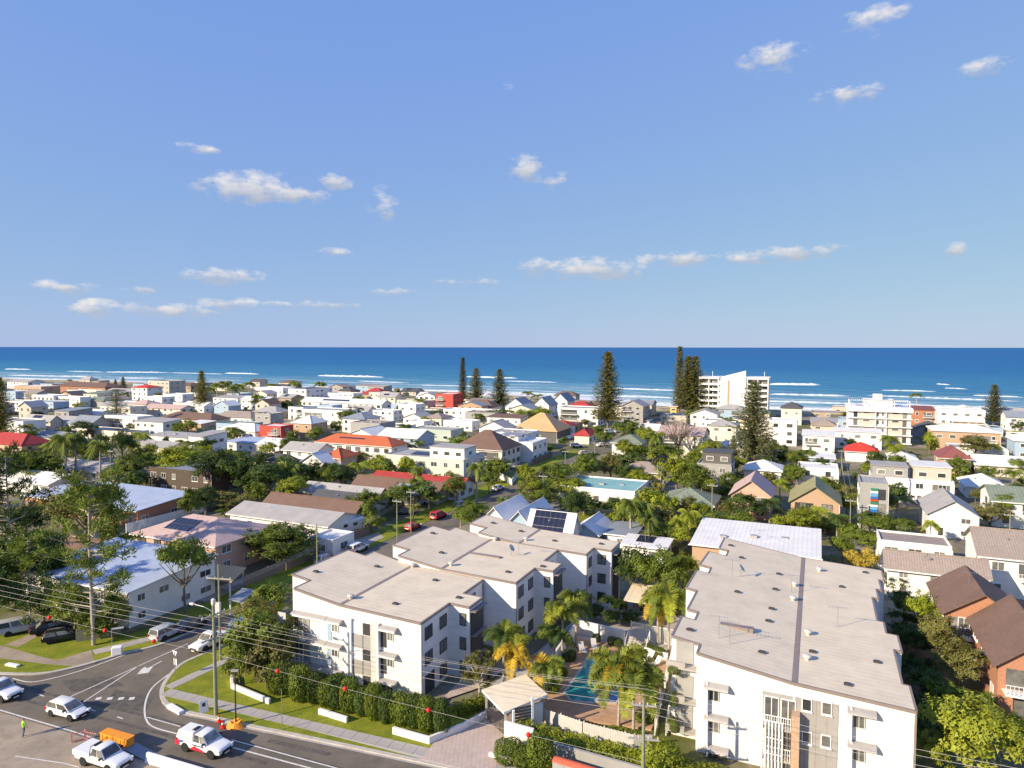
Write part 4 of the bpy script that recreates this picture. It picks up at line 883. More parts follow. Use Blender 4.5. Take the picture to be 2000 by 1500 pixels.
def far_window(parent, x, y, z, w, h, face, fm):
    key = (w, h, fm)
    if key not in UWM:
        mb = MB(); mb.box(-w / 2, w / 2, -.05, .02, 0, h, 0); mb.box(-w / 2 + .12, w / 2 - .12, -.08, -.052, .12, h - .12, 1); UWM[key] = mb.mesh('window', [fm, 'glass'])
    return put('window', UWM[key], parent, (x, y, z), {'f': 0, 'r': math.pi / 2, 'l': -math.pi / 2}[face])
def solar(parent, x0, y0, z0, nx, ny, sl, pw=1.0, ph=1.7):
    """panels as separate pieces lying on a slope that rises sl per metre in y"""
    k = math.sqrt(1 + sl * sl); me = MB().box(.03, pw - .03, .03, ph - .03, .06, .10).mesh('solar_panel', 'solar')
    for i in range(nx):
        for j in range(ny):
            o = put('solar_panel', me, parent, (x0 + i * pw, y0 + j * ph / k, z0 + j * ph / k * sl)); o.rotation_euler = (math.atan(sl), 0, 0)
def facade_windows(t, w, h, st, face, off, near, rr, z0=0, skipdoor=False, span=None):
    sh = h / st; L_ = span if span else w; n = max(1, int(L_ / (3.4 if near else 3.8))); fm = rr.choice(['trim', 'trim', 'frame_dark'])
    for k in range(st):
        for i in range(n):
            if rr.random() < .16: continue
            c = L_ * (i + .5) / n; ww = rr.choice([1.2, 1.6, 2.0]); ww = min(ww, L_ / n - .5)
            if ww < .6: ww = .6
            ww = round(ww, 1); wh = 1.3 if sh > 2.4 else 1.0; z = z0 + k * sh + (.85 if sh > 2.4 else .7)
            if k == 0 and i == 0 and face == 'f' and not skipdoor and rr.random() < .6: ww, wh, z = 1.0, 2.05, z0 + .05
            if face == 'f': p_ = (c, -.02)
            elif face == 'r': p_ = (w + .02, c)
            else: p_ = (-.02, c)
            if near: window(t, p_[0], p_[1], z, ww, wh, face, fm, 1 if ww > 1.1 else 0, rr.random() < .5)
            else: far_window(t, p_[0], p_[1], z, ww, wh, face, fm)
HOUSES = []
def build_house(q):
    rr = random.Random(int(q['xl'] * 7 + q['y'] * 13)); w, d, h = q['w'], q['d'], q['h']; P = uv2w(q['u'], q['v']); s = pxm(P)
    t = thing(q['name'], q['label'], q['cat'], P, GRID); near = s > 6.0
    rise = q['rise'] if q['rise'] else min(w, d) * .22; k = q['roof']; st = q['st'] or max(1, int(round(h / 3.0)))
    mb = MB(); xr_, yr = w / 2, d / 2
    if k == 'flat':
        mb.box(0, w, 0, d, -.2, h - .03)
        for (a, b, c, e) in ((0, w, 0, .22), (0, w, d - .22, d), (0, .22, .22, d - .22), (w - .22, w, .22, d - .22)): mb.box(a, b, c, e, h - .03, h + .38)
    elif k == 'skil': mb.prism([(0, 0), (w, 0), (w, d), (0, d)], -.2, lambda p: h + p[1] * .07 - .05)
    else:
        mb.box(0, w, 0, d, -.2, h - .02)
        if k == 'gx':
            for x in (0, w): mb.prism([(x - .001, 0), (x + .001, 0)], 0, 0) if False else mb.poly([(x, 0, h - .02), (x, d, h - .02), (x, yr, h + rise - .12)])
        if k == 'gy':
            for y in (0, d): mb.poly([(0, y, h - .02), (w, y, h - .02), (xr_, y, h + rise - .12)])
    mb.build('wall', q['wall'], t)
    rm, gk, sf = roof_mesh(k, w, d, h, rise, .55 if k in ('hip', 'gx', 'gy') else .4)
    ro = rm.build('roof', 'roof_%s_%s' % (q['rc'], sf), t)
    if near and k in ('hip', 'gx', 'skil'):
        z = h - (.2 if k != 'skil' else .02) - (rise * .55 / yr if k == 'gx' else 0); MB().box(-.55, w + .55, -.72, -.56, z - .06, z + .10).build('gutter', 'trim', ro)
    if near and k in ('hip', 'gx') and rr.random() < .7: MB().tube([(w * .7, d * .62, h + rise * .4), (w * .7, d * .62, h + rise * .4 + 1.4)], .07, 6).build('vent_pipe', 'steel', ro)
    xc = q['xl'] + (q['xr'] - q['xl']) * .5
    facade_windows(t, w, h, st, 'f', 0, near, rr)
    if xc < 1700: facade_windows(t, w, h, st, 'r', 0, near, rr, span=d)
    if xc > 1480: facade_windows(t, w, h, st, 'l', 0, near, rr, span=d)
    ex = q['ex']
    if 's' in ex:
        nx = max(3, int(w * .35)); ny = 2; x0 = w * .25
        if k == 'flat': solar(ro, x0, d * .3, h + .05, nx, ny, .12)
        elif k == 'skil': solar(ro, x0, d * .3, h + .12 + .07 * d * .3, nx, ny, .07)
        elif k == 'gy': solar(ro, x0 * .4, d * .2, h + .3, 2, ny, 0)
        else: sl = rise / yr; solar(ro, x0, yr * .3, h + .02 + sl * yr * .3, nx, min(ny, max(1, int(yr * .6 / 1.6))), sl)
    if 'S' in ex: sl = rise / yr; solar(ro, .6, -.1, h + .02 - .1 * sl, int(w - 1.0), 3, sl)
    if 'b' in ex:
        sh = h / st
        for kk in range(1, st) if st > 1 else [0]:
            z = kk * sh; bw = w * .45; bx = w * (.05 if rr.random() < .5 else .5)
            ba = MB().box(bx, bx + bw, -1.5, -.004, z - .16, z).build('balcony', 'trim', t)
            r_ = MB()
            for i in range(int(bw / .35) + 1): x = bx + .04 + i * .35; r_.box(x - .02, x + .02, -1.48, -1.44, z, z + .95)
            r_.box(bx, bx + bw, -1.5, -1.42, z + .95, z + 1.0); r_.build('balustrade', 'trim' if rr.random() < .7 else 'timber_dark', ba)
            MB().box(bx + .3, bx + bw - .3, -.03, -.006, z + .05, z + 2.1).build('sliding_door', 'glass', t)
    if 'g' in ex:
        for i in range(2):
            MB().box(w * (.1 + .3 * i), w * (.1 + .3 * i) + min(2.6, w * .25), -.05, -.005, .02, 2.3).build('garage_door', 'greymetal', t)
    if 'k' in ex:
        for i in range(3): MB().box(0, 1.1, 0, .9, 0, .22 + .2 * (i % 2)).build('roof_unit', 'greymetal', ro, loc=(w * (.2 + .25 * i), d * (.3 + .1 * i), h + .06 + (.07 * d * .5 if k == 'skil' else 0)))
    for (a, b, c, e, hh, kr, wm, rc) in (q['up'] or []):
        W2, D2 = (b - a) * w, (e - c) * d; zb = h + .06
        up = MB().box(0, W2, 0, D2, 0, hh).build('upper_storey', wm, t, loc=(a * w, c * d, zb))
        MB().box(-.25, W2 + .25, -.25, D2 + .25, hh + .002, hh + .16).build('upper_roof', 'roof_%s_x' % rc, up)
        for i in range(max(1, int(W2 / 3))):
            ww = 1.8; far_window(up, W2 * (i + .5) / max(1, int(W2 / 3)), -.02, .8, ww, 1.2, 'f', 'trim')
        far_window(up, W2 + .02, D2 / 2, .8, 1.8, 1.2, 'r', 'trim')
    if s > 4.5:
        if rr.random() < .6: MB().box(0, .9, -.42, -.06, .1, .85).build('air_conditioner', 'insul', t, loc=(w * rr.uniform(.3, .8), 0, 0))
        if rr.random() < .6: 
            zz = h + (rise * .55 if k in ('hip', 'gx', 'gy') else .1); vent(ro, w * rr.uniform(.3, .6), d * rr.uniform(.3, .45), zz, 2)
        if k in ('hip', 'gx') and rr.random() < .5: MB().lathe([(.12, 0), (.12, .2), (.24, .28), (.26, .42), (.1, .55)], 10).build('roof_ventilator', 'steel', ro, loc=(w * .45, d * .3, h + rise * .5))
        MB().tube([(w + .05, -.05, 0), (w + .05, -.05, h - .2)], .05, 5).build('downpipe', 'trim', t)
        if k in ('hip', 'gx', 'gy') and rr.random() < .7:
            rd = MB()
            if k == 'gx': rd.tube([(-.5, d / 2, h + rise + .05), (w + .5, d / 2, h + rise + .05)], .11, 5)
            elif k == 'gy': rd.tube([(w / 2, -.5, h + rise + .05), (w / 2, d + .5, h + rise + .05)], .11, 5)
            else:
                m_ = min(w, d) / 2; A_ = (m_, d / 2, h + rise + .04) if w >= d else (w / 2, m_, h + rise + .04); B_ = (w - m_, d / 2, h + rise + .04) if w >= d else (w / 2, d - m_, h + rise + .04)
                if abs(w - d) < 1: B_ = A_
                else: rd.tube([A_, B_], .11, 5)
                for c_, e_ in (((-.5, -.5, h), A_), ((w + .5, -.5, h), B_ if w >= d else A_), ((w + .5, d + .5, h), B_), ((-.5, d + .5, h), A_ if w >= d else B_)): rd.tube([c_, e_], .10, 5)
            rd.build('ridge_capping', 'roof_%s_x' % q['rc'], ro)
    q['obj'] = t; HOUSES.append((q, P)); return t
for q in HS: build_house(q)
# ================================================================ landmark buildings by the beach
def place_local(label, cat, name, xl, y, h):
    P = G(xl, y, h); u, v = w2uv(P); t = thing(name, label, cat, uv2w(u, v), GRID); return t, u, v
# tall white tower
tw, u0, v0 = place_local('tall white seven-storey apartment tower with a raised central fin by the pines', 'apartment tower', 'apartment_tower', 1367, 739, 20.2)
wv = lambda x, y=760: PU(x, y, u0)[0] - v0; wz = lambda x, y: PU(x, y, u0)[1]
xa, xb, xc_, xd = wv(1413), wv(1457), wv(1492), wv(1500)
MB().box(0, xa, 0, 14, -.2, 20.2).build('wall', 'white', tw); MB().box(xa + .01, xb, .6, 15, -.2, 21).build('lift_core', 'white', tw); MB().box(xb + .01, xd, .3, 14, -.2, 20.2).build('wall', 'white', tw)
f = MB().prism([(xa - 1.2, -2.2), (xb, -2.2), (xb, -1.0), (xa - 1.2, -1.0)], -.2, lambda p: 21.2 if p[0] < xa else 24.6); f.build('fin_wall', 'white', tw)
MB().box(xa + (xb - xa) * .20, xa + (xb - xa) * .30, -2.26, -2.205, .3, 19.6).build('stair_window', 'tanwall', tw)
MB().box(xa - 1.2, xa + 1, -1, 0, -.2, 21).build('wing_wall', 'white', tw)
for (a, b) in ((-.3, xa - 2), (xb + .4, xd + .5)):
    MB().box(a, b, -1.9, 14.3, 20.22, 21.2).build('roof_slab', 'white', tw)
    for k in range(7):
        z = 2.85 * k
        if k: MB().box(a + .4, b - .3, -1.7, -.004, z - .18, z + .02).build('balcony', 'white', tw)
        r_ = MB().box(a + .4, b - .3, -1.72, -1.66, z + .02, z + .95)
        if k: r_.build('balustrade', 'trim', tw)
        n = 3
        for i in range(n): far_window(tw, a + .9 + (b - a - 1.2) * (i + .5) / n, -.02, z + .25, 2.6, 2.1, 'f', 'frame_dark')
    for x in (a + .3, (a + b) / 2, b - .4): MB().box(x - .22, x + .22, -1.9, -1.45, -.2, 20.2).build('pier', 'white', tw)
for x in (2, 6, xd - 2): MB().tube([(x, 3, 21.2), (x, 3, 24)], .12, 5).build('roof_mast', 'trim', tw)
for k in range(7): far_window(tw, xd + .02, 5, 2.85 * k + .9, 1.6, 1.2, 'r', 'trim')
# beige four-storey apartments
bp, u0, v0 = place_local('white and beige four-storey apartment building with roof-top pergola', 'apartment building', 'apartment_building', 1657, 794, 14)
wB = PU(1780, 800, u0)[0] - v0; n3 = 3
MB().box(0, wB, 0, 16, -.2, 12.4).build('wall', 'white', bp); MB().box(-.5, wB + .5, -1.4, 16.4, 12.42, 14).build('parapet', 'white', bp)
MB().box(wB * .28, wB * .72, 4, 12, 14.02, 16.6).build('penthouse', 'white', bp); MB().box(wB * .42, wB * .56, 5, 10, 16.62, 18.6).build('lift_house', 'white', bp); MB().box(wB * .25, wB * .75, 3.4, 12.6, 16.602, 16.61).build('penthouse_roof', 'white', bp)
for (a, b) in ((.02, .26), (.74, .98)):
    pg = MB()
    for k in range(8): x = wB * (a + (b - a) * k / 7); pg.box(x - .08, x + .08, 1, 9, 16.2, 16.45)
    for x in (wB * a, wB * b):
        for y in (1.2, 8.8): pg.box(x - .12, x + .12, y - .12, y + .12, 14.0, 16.2)
    pg.build('pergola', 'trim', bp)
for k in range(4):
    z = .9 + 3.05 * k
    MB().box(-.4, wB + .4, -1.2, -.006, z - .25, z).build('floor_band', 'trim', bp)
    for (a, b) in ((.17, .42), (.64, .87)):
        MB().box(wB * a, wB * b, -.25, -.007, z + .05, z + 2.6).build('wall_panel', 'beige', bp); far_window(bp, wB * (a + b) / 2, -.27, z + 1.5, 2.4, .9, 'f', 'trim')
    for a in (.12, .9): far_window(bp, wB * a, -.02, z + .1, 1.4, 2.2, 'f', 'frame_dark')
    for a in (.48, .56): far_window(bp, wB * a, -.02, z + .5, 1.0, 1.7, 'f', 'trim')
    far_window(bp, -.02, 5, z + .6, 1.6, 1.4, 'l', 'trim'); far_window(bp, -.02, 10, z + .6, 1.6, 1.4, 'l', 'trim')
MB().box(wB * .44, wB * .45, -.9, -.008, 1, 12.3).build('fin', 'trim', bp); MB().box(wB * .61, wB * .62, -.9, -.008, 1, 12.3).build('fin', 'trim', bp)
for q in (tw, bp): FOOT.append((w2uv(q.location)[0] - 2, w2uv(q.location)[0] + 17, w2uv(q.location)[1] - 2, w2uv(q.location)[1] + 40))
# coloured louvres of the ribbed townhouse
lv = [q for q in HS if 'coloured louvres' in q['label'] and 'tall' in q['label']][0]
for nm, c in (('lv_green', (.03, .22, .12)), ('lv_blue', (.03, .15, .5)), ('lv_sky', (.12, .38, .62)), ('lv_red', (.5, .06, .02)), ('lv_white', (.7, .7, .7))): M(nm, c, .5, .05)
seq = ['lv_green', 'lv_white', 'lv_sky', 'lv_blue', 'lv_red', 'lv_green', 'lv_white', 'lv_sky', 'lv_blue', 'lv_blue', 'lv_white', 'lv_green', 'lv_red']
for i, c in enumerate(seq): MB().box(lv['w'] * .38, lv['w'] * .64, -.22, -.09, 8.4 - i * .55, 8.85 - i * .55).build('louvre', c, lv['obj'])
for k in range(3): MB().box(lv['w'] * .66, lv['w'] * .9, -.12, -.088, .8 + 2.9 * k, 2.9 + 2.9 * k).build('glass_panel', 'glass', lv['obj'])
# lifeguard tower
P = G(1316, 815); t = thing('lifeguard_tower', 'small yellow lifeguard tower on the beach edge', 'lifeguard tower', P, GRID); M('yellow', (.7, .48, .12), .6, .08)
MB().box(-1.6, 1.6, -1.6, 1.6, 2.6, 5.6).build('cabin', 'yellow', t); MB().prism([(-2.2, -2.2), (2.2, -2.2), (2.2, 2.2), (-2.2, 2.2)], 5.62, 5.8).build('roof', 'trim', t); far_window(t, 0, -1.62, 3.6, 2.2, 1.2, 'f', 'trim')
for x in (-1.4, 1.4):
    for y in (-1.4, 1.4): MB().box(x - .12, x + .12, y - .12, y + .12, 0, 2.6).build('leg', 'trim', t)
# ================================================================ more streets, lawns, drives
struct('cross_street', MB().poly([tuple(uv2w(u, v, .046)) for u, v in ((186, -66.5), (186, 60), (179, 60), (179, -66.5))]), 'asphalt')
struct('cross_street', MB().poly([tuple(uv2w(u, v, .046)) for u, v in ((262, -400), (262, 120), (255, 120), (255, -400))][::-1]), 'asphalt')
struct('side_street', MB().poly([tuple(uv2w(u, v, .049)) for u, v in ((230, -74.3), (470, -76), (470, -69), (230, -66.6))]), 'asphalt')
struct('side_street', MB().poly([tuple(uv2w(u, v, .048)) for u, v in ((118, 24), (430, 26), (430, 31), (118, 29))]), 'asphalt')
for px in ([(1130, 1004), (1216, 1004), (1222, 1023), (1128, 1022)], [(1530, 885), (1562, 885), (1560, 902), (1530, 902)], [(1010, 965), (1060, 955), (1070, 985), (1020, 990)], [(1290, 1010), (1440, 1030), (1400, 1050), (1270, 1040)]):
    gpoly('lawn', 'lawn', px, .05)
gpoly('driveway', 'concrete', [(350, 1165), (480, 1130), (500, 1145), (420, 1180)], .052); gpoly('driveway', 'concrete', [(640, 1070), (740, 1040), (750, 1050), (690, 1076)], .058)
# ================================================================ pool court
m, N, L, p, V = newmat('deck', .85, .2); L.new(mixrgb(N, L, ramp(N, L, noise(N, L, V, 1.2), .35, .65), (.52, .32, .19), (.42, .26, .16)), p.inputs['Base Color'])
m, N, L, p, V = newmat('pool_water', .06, .5); L.new(mixrgb(N, L, ramp(N, L, noise(N, L, V, .35), .45, .62), (.035, .27, .25), (.09, .42, .36)), p.inputs['Base Color'])
b = N.new('ShaderNodeBump'); b.inputs['Strength'].default_value = .15; L.new(noise(N, L, V, 3), b.inputs['Height']); L.new(b.outputs[0], p.inputs['Normal'])
m, N, L, p, V = newmat('spa_water', .06, .5); p.inputs['Base Color'].default_value = (.01, .04, .18, 1)
gpoly('pool_deck', 'deck', [(1056, 1375), (1105, 1300), (1128, 1250), (1215, 1262), (1305, 1275), (1312, 1300), (1284, 1400), (1272, 1428), (1060, 1398)], .20, -.1)
gpoly('courtyard_paving', 'concrete', [(925, 1365), (1050, 1275), (1120, 1215), (1190, 1170), (1340, 1195), (1318, 1270), (1300, 1282), (1215, 1262), (1128, 1250), (1105, 1300), (1050, 1378), (1000, 1395)], .17, -.1)
gpoly('courtyard_paving', 'paver', [(860, 1372), (940, 1345), (985, 1310), (900, 1330)], .176)
P0 = G(1160, 1330); pool = thing('swimming_pool', 'green-blue swimming pool in the tan paved court', 'pool', (P0.x, P0.y, 0))
def loc(px, z): return [(G(x, y).x - P0.x, G(x, y).y - P0.y) for x, y in px]
pp = [(1151, 1285), (1188, 1283), (1216, 1300), (1226, 1335), (1214, 1364), (1172, 1355), (1159, 1376), (1117, 1371), (1104, 1357), (1120, 1335), (1140, 1305)]
mb = MB(); q = loc(pp, 0); q = q if sum(a[0] * b[1] - b[0] * a[1] for a, b in zip(q, q[1:] + q[:1])) > 0 else q[::-1]; mb.poly([(x, y, .215) for x, y in q]); mb.build('water', 'pool_water', pool)
cp = MB()
for a, b in zip(q, q[1:] + q[:1]):
    d = Vector((b[0] - a[0], b[1] - a[1])); nn = Vector((d.y, -d.x)).normalized() * .32; cp.prism([(a[0], a[1]), (a[0] + nn.x, a[1] + nn.y), (b[0] + nn.x, b[1] + nn.y), (b[0], b[1])][::-1], .19, .26)
cp.build('coping', 'kerb', pool)
sp = loc([(1174, 1358), (1214, 1368), (1205, 1380), (1163, 1377)], 0); sp = sp if sum(a[0] * b[1] - b[0] * a[1] for a, b in zip(sp, sp[1:] + sp[:1])) > 0 else sp[::-1]
MB().prism(sp, .1, .42).build('spa_rim', 'kerb', pool); c0 = Vector((sum(a[0] for a in sp) / 4, sum(a[1] for a in sp) / 4)); MB().poly([(*(c0 + (Vector(a) - c0) * .84), .43) for a in sp]).build('spa_water', 'spa_water', pool)
def wall_run(label, px, h, th=.25, mat='white', z0=0, name='garden_wall', cat='wall'):
    A = G(*px[0]); t = thing(name, label, cat, (A.x, A.y, 0))
    for i, (a, b) in enumerate(zip(px, px[1:])):
        p_, r_ = G(*a) - A, G(*b) - A; d = (r_ - p_).normalized(); n_ = Vector((-d.y, d.x, 0)) * th / 2; e = d * (th / 2 - .003 * i)
        MB().prism([tuple((p_ - n_ - e)[:2]), tuple((r_ - n_ + e)[:2]), tuple((r_ + n_ + e)[:2]), tuple((p_ + n_ - e)[:2])], -.1, h + .002 * i).build('wall_panel', mat, t)
    return t
wall_run('white block wall at the back of the pool', [(1125, 1238), (1218, 1260)], 1.9, mat='white'); wall_run('white planter wall along the shaded side of the pool', [(1050, 1345), (1125, 1238)], 1.5)
wall_run('low white wall around the shrub bed at the street corner', [(452, 1330), (454, 1347), (525, 1377)], .7); wall_run('low white wall stub in the middle of the hedge', [(625, 1397), (676, 1413)], .7)
wall_run('white wall edging the driveway beside the last hedge', [(770, 1436), (838, 1455), (905, 1428), (955, 1402)], .8); wall_run('white garden wall beside the gate with slats', [(988, 1447), (1040, 1462)], 1.9)
wall_run('grey retaining wall behind the cabinets', [(1073, 1482), (1212, 1522), (1258, 1535)], 1.6, mat='greywall'); wall_run('low white planter edge beside the driveway mouth', [(958, 1480), (1023, 1499), (1030, 1490)], .5)
wall_run('white wall under the right fence of the pool', [(1240, 1275), (1302, 1292)], 1.0)
def fence(label, px, h, mat='trim', gap=.13, post=2.0, name='fence', solid=False, pw=.022):
    A = G(*px[0]); t = thing(name, label, 'fence', (A.x, A.y, 0)); pk = MB()
    for a, b in zip(px, px[1:]):
        p_, r_ = G(*a) - A, G(*b) - A; L0 = (r_ - p_).length; d = (r_ - p_).normalized(); n_ = Vector((-d.y, d.x, 0)); yaw = math.atan2(d.y, d.x)
        for k in range(int(L0 / gap)):
            c = p_ + d * (k * gap); w_ = gap * .46 if solid else pw
            e, f_ = d * w_, n_ * .02; pk.prism([tuple((c - e - f_)[:2]), tuple((c + e - f_)[:2]), tuple((c + e + f_)[:2]), tuple((c - e + f_)[:2])], .08, h - .04 * (k % 2) * solid)
        for z in (.2, h - .12): 
            o = MB().box(0, L0, -.02, .02, -.03, .03).build('rail', mat, t, loc=(p_.x + n_.x * .045, p_.y + n_.y * .045, z), rotz=yaw)
        for k in range(int(L0 / post) + 1):
            c = p_ + d * min(L0, k * post); MB().box(-.05, .05, -.05, .05, -.1, h + .06).build('post', mat, t, loc=(c.x + n_.x * .1, c.y + n_.y * .1, 0), rotz=yaw)
    o = pk.build('palings', mat, t); o['kind'] = 'stuff'; return t
fence('weathered grey paling fence between hedge and pool', [(1060, 1412), (1140, 1440), (1240, 1466), (1278, 1465)], 1.5, 'louvre', .17, solid=True)
fence('white railing fence along the right of the pool', [(1314, 1285), (1290, 1380), (1278, 1440)], 1.6); fence('white railing fence beside the long apartment building', [(1330, 1290), (1312, 1370), (1300, 1440)], 1.6)
fence('white railing along the terrace above the pool', [(1232, 1247), (1318, 1264)], 2.2)
fence('grey timber paling fence beside the parked black car', [(150, 1256), (212, 1247), (240, 1238)], 1.7, 'pole_wood', .2, solid=True)
M('panel_brown', (.22, .17, .13), .8, .1); fence('brown panel fence along the side street', [(478, 1146), (560, 1114), (640, 1078), (724, 1043)], 1.8, 'panel_brown', .25, 2.4, solid=True)
fence('white picket fence beside the brown pyramid-roofed house', [(958, 925), (1000, 948), (1012, 930)], 1.7, 'trim', .3, solid=True)
# steps up to the terrace
P = G(1222, 1272); t = thing('garden_steps', 'pale steps with white handrails rising from the pool deck', 'steps', P, GRID)
for k in range(6): MB().box(0, 2.4, k * .32, 2.0, .17 * k + .02 + .15, .17 * (k + 1) + .15).build('step', 'kerb', t)
for x in (-.08, 2.48): MB().tube([(x, 0, .2), (x, 0, 1.2), (x, 1.95, 2.2), (x, 1.95, 1.0)], .04, 6).build('handrail', 'trim', t)
# gatehouse canopy over the pedestrian gate
zc = 3.2; cs = [G(x, y, zc) for x, y in ((941, 1347), (984, 1382), (1070, 1357), (1026, 1326))]; C0 = sum(cs, Vector()) / 4
t = thing('gate_canopy', 'grey skillion canopy with white fascia over the entry gate', 'canopy', (C0.x, C0.y, 0))
q = [(c.x - C0.x, c.y - C0.y) for c in cs]; hz = [3.2, 2.75, 3.25, 3.7]
mb = MB(); mb.v = [(a[0], a[1], z) for a, z in zip(q, hz)] + [(a[0], a[1], z - .22) for a, z in zip(q, hz)]; mb.f = [(0, 1, 2, 3), (7, 6, 5, 4)] + [(k, 4 + k, 4 + (k + 1) % 4, (k + 1) % 4) for k in range(4)]; mb.m = [0, 1, 1, 1, 1, 1]
mb.build('canopy_roof', ['roof_beige_y', 'trim'], t)
for k in range(4): a = Vector(q[k]) * .86; MB().box(a.x - .12, a.x + .12, a.y - .12, a.y + .12, .1, hz[k] - .24).build('post', 'greymetal', t)
a, b = Vector(q[0]) * .84, Vector(q[1]) * .84; g_ = MB()
for k in range(14): c = a + (b - a) * (k + .5) / 14; g_.box(c.x - .03, c.x + .03, c.y - .03, c.y + .03, .2, 2.1)
g_.build('gate', 'frame_dark', t)
a, b = Vector(q[2]) * .84, Vector(q[1]) * .84; d = (b - a).normalized(); n_ = Vector((-d.y, d.x)) * .12; MB().prism([tuple(a - n_), tuple(a + (b - a) * .6 - n_), tuple(a + (b - a) * .6 + n_), tuple(a + n_)], .1, 2.5).build('side_wall', 'white', t)
P = G(1003, 1446); t = thing('slatted_screen', 'white-framed screen with dark slats beside the entry gate', 'screen', P, R(20))
for x in (0, 1.9): MB().box(x - .1, x + .1, -.1, .1, 0, 2.9 + x * .5).build('post', 'trim', t)
mb = MB()
for k in range(9): mb.box(.1, 1.8, -.03, .03, .5 + k * .3, .68 + k * .3)
mb.build('slats', 'frame_dark', t)
# pavilion by the pool
pc = [G(x, y, 3) for x, y in ((1227, 1168), (1293, 1182), (1312, 1158), (1240, 1143))]; C0 = sum(pc, Vector()) / 4
t = thing('garden_pavilion', 'open pavilion with ribbed metal roof behind the pool', 'pavilion', (C0.x, C0.y, 0), GRID); w2, d2 = 2.9, 2.6
MB().box(-w2, w2, -d2, d2, 0, .0).build; mb = MB(); mb.v = [(-w2, -d2, 2.8), (w2, -d2, 2.8), (w2, d2, 3.5), (-w2, d2, 3.5), (-w2, -d2, 2.65), (w2, -d2, 2.65), (w2, d2, 3.35), (-w2, d2, 3.35)]; mb.f = [(0, 1, 2, 3), (7, 6, 5, 4), (0, 4, 5, 1), (1, 5, 6, 2), (2, 6, 7, 3), (3, 7, 4, 0)]; mb.m = [0] * 6
mb.build('roof', 'roof_beige_x', t)
for x in (-w2 + .3, w2 - .3):
    for y in (-d2 + .3, d2 - .3): MB().box(x - .1, x + .1, y - .1, y + .1, .1, 2.7).build('post', 'timber_dark', t)
MB().box(-w2 + .3, w2 - .3, d2 - .5, d2 - .35, .1, 2.9).build('back_wall', 'tanwall', t); MB().box(-1.2, 1.2, -.5, .5, .85, .93).build('table_top', 'timber_dark', t); MB().box(-.2, .2, -.2, .2, .1, .85).build('table_leg', 'timber_dark', t)
# sun loungers on the deck
M('plastic', (.78, .77, .74), .5, .04); M('plastic_grey', (.5, .5, .52), .5, .04)
def lounger(x, y, rz, mat, label, group=None):
    P = G(x, y); t = thing('sun_lounger', label, 'lounger', (P.x, P.y, .2), rz, group)
    MB().box(-.32, .32, 0, 1.35, .28, .36).build('seat', mat, t); o = MB().box(-.32, .32, 0, .75, 0, .08).build('backrest', mat, t, loc=(0, 1.35, .3)); o.rotation_euler = (R(48), 0, 0)
    for a in (-.27, .27):
        for b_ in (.15, 1.3): MB().box(a - .03, a + .03, b_ - .03, b_ + .03, 0, .28).build('leg', mat, t)
lounger(1142, 1283, R(10), 'plastic_grey', 'grey sun lounger in the shade, beside the planter wall'); lounger(1163, 1276, R(2), 'plastic_grey', 'grey sun lounger in the shade, by the back wall shrubs')
lounger(1256, 1297, R(-50), 'plastic', 'white sun lounger on the sunny deck nearest the steps'); lounger(1268, 1308, R(-55), 'plastic', 'white sun lounger on the sunny deck nearest the railing')
lounger(1104, 1312, R(60), 'plastic', 'white folding chair beside the shaded planter wall')
# two cabinets with red curved lids
M('red_lid', (.62, .13, .07), .55, .12, 2)
for i, (x, y, lb) in enumerate(((1083, 1516, 'grey steel cabinet with red curved lid next to the clipped bush'), (1130, 1531, 'grey steel cabinet with red curved lid and white stickers on its doors'))):
    P = G(x, y); t = thing('utility_cabinet', lb, 'cabinet', P, GRID + R(-4)); MB().box(0, 2.15, -.45, .45, 0, 1.55).build('body', 'greymetal', t)
    mb = MB(); pr = [(-.5 + k / 6, 1.56 + .22 * math.sin(math.pi * k / 6)) for k in range(7)]
    for (a, b), (c, d) in zip(pr, pr[1:]): mb.poly([(-.04, a, b), (2.19, a, b), (2.19, c, d), (-.04, c, d)])
    for xx in (-.04, 2.19): mb.poly([(xx, a, b) for a, b in pr])
    mb.build('lid', 'red_lid', t)
    for k in range(2):
        dr = MB().box(.06 + k * 1.04, 1.04 + k * 1.04, -.475, -.452, .1, 1.45).build('door', 'greymetal', t); MB().box(.9 + k * .06, .95 + k * .06, -.5, -.477, .7, .9).build('handle', 'black', dr)
        if i or k: MB().box(.22 + k * 1.04, .62 + k * 1.04, -.484, -.477, .95, 1.2).build('sticker', 'trim', dr)
# caravan and carports on the side street
P = G(655, 1047); t = thing('caravan', 'white caravan parked behind the brown fence', 'caravan', P, GRID + R(70)); o = bevel(MB().box(0, 6.2, -1.1, 1.1, .6, 2.9).build('body', 'plastic', t), .3, 3)
for x in (1.2, 3.4): MB().box(x, x + .9, -1.14, -1.09, 1.6, 2.2).build('window', 'glass', t)
for y in (-1, 1): MB().lathe([(.34, -.12), (.34, .12)], 14).build('wheel', 'rubber', t, loc=(3, y * .95, .34)).rotation_euler = (R(90), 0, 0)
def carport(label, px, z, mat, th=.18):
    cs = [G(x, y, z) for x, y in px]; C0 = sum(cs, Vector()) / len(cs); t = thing('carport', label, 'carport', (C0.x, C0.y, 0)); q = [(c.x - C0.x, c.y - C0.y) for c in cs]
    if sum(a[0] * b[1] - b[0] * a[1] for a, b in zip(q, q[1:] + q[:1])) < 0: q = q[::-1]
    MB().prism(q, z - th, z).build('roof', mat, t)
    for a in q: a = Vector(a) * .88; MB().box(a.x - .1, a.x + .1, a.y - .1, a.y + .1, 0, z - th).build('post', 'trim', t)
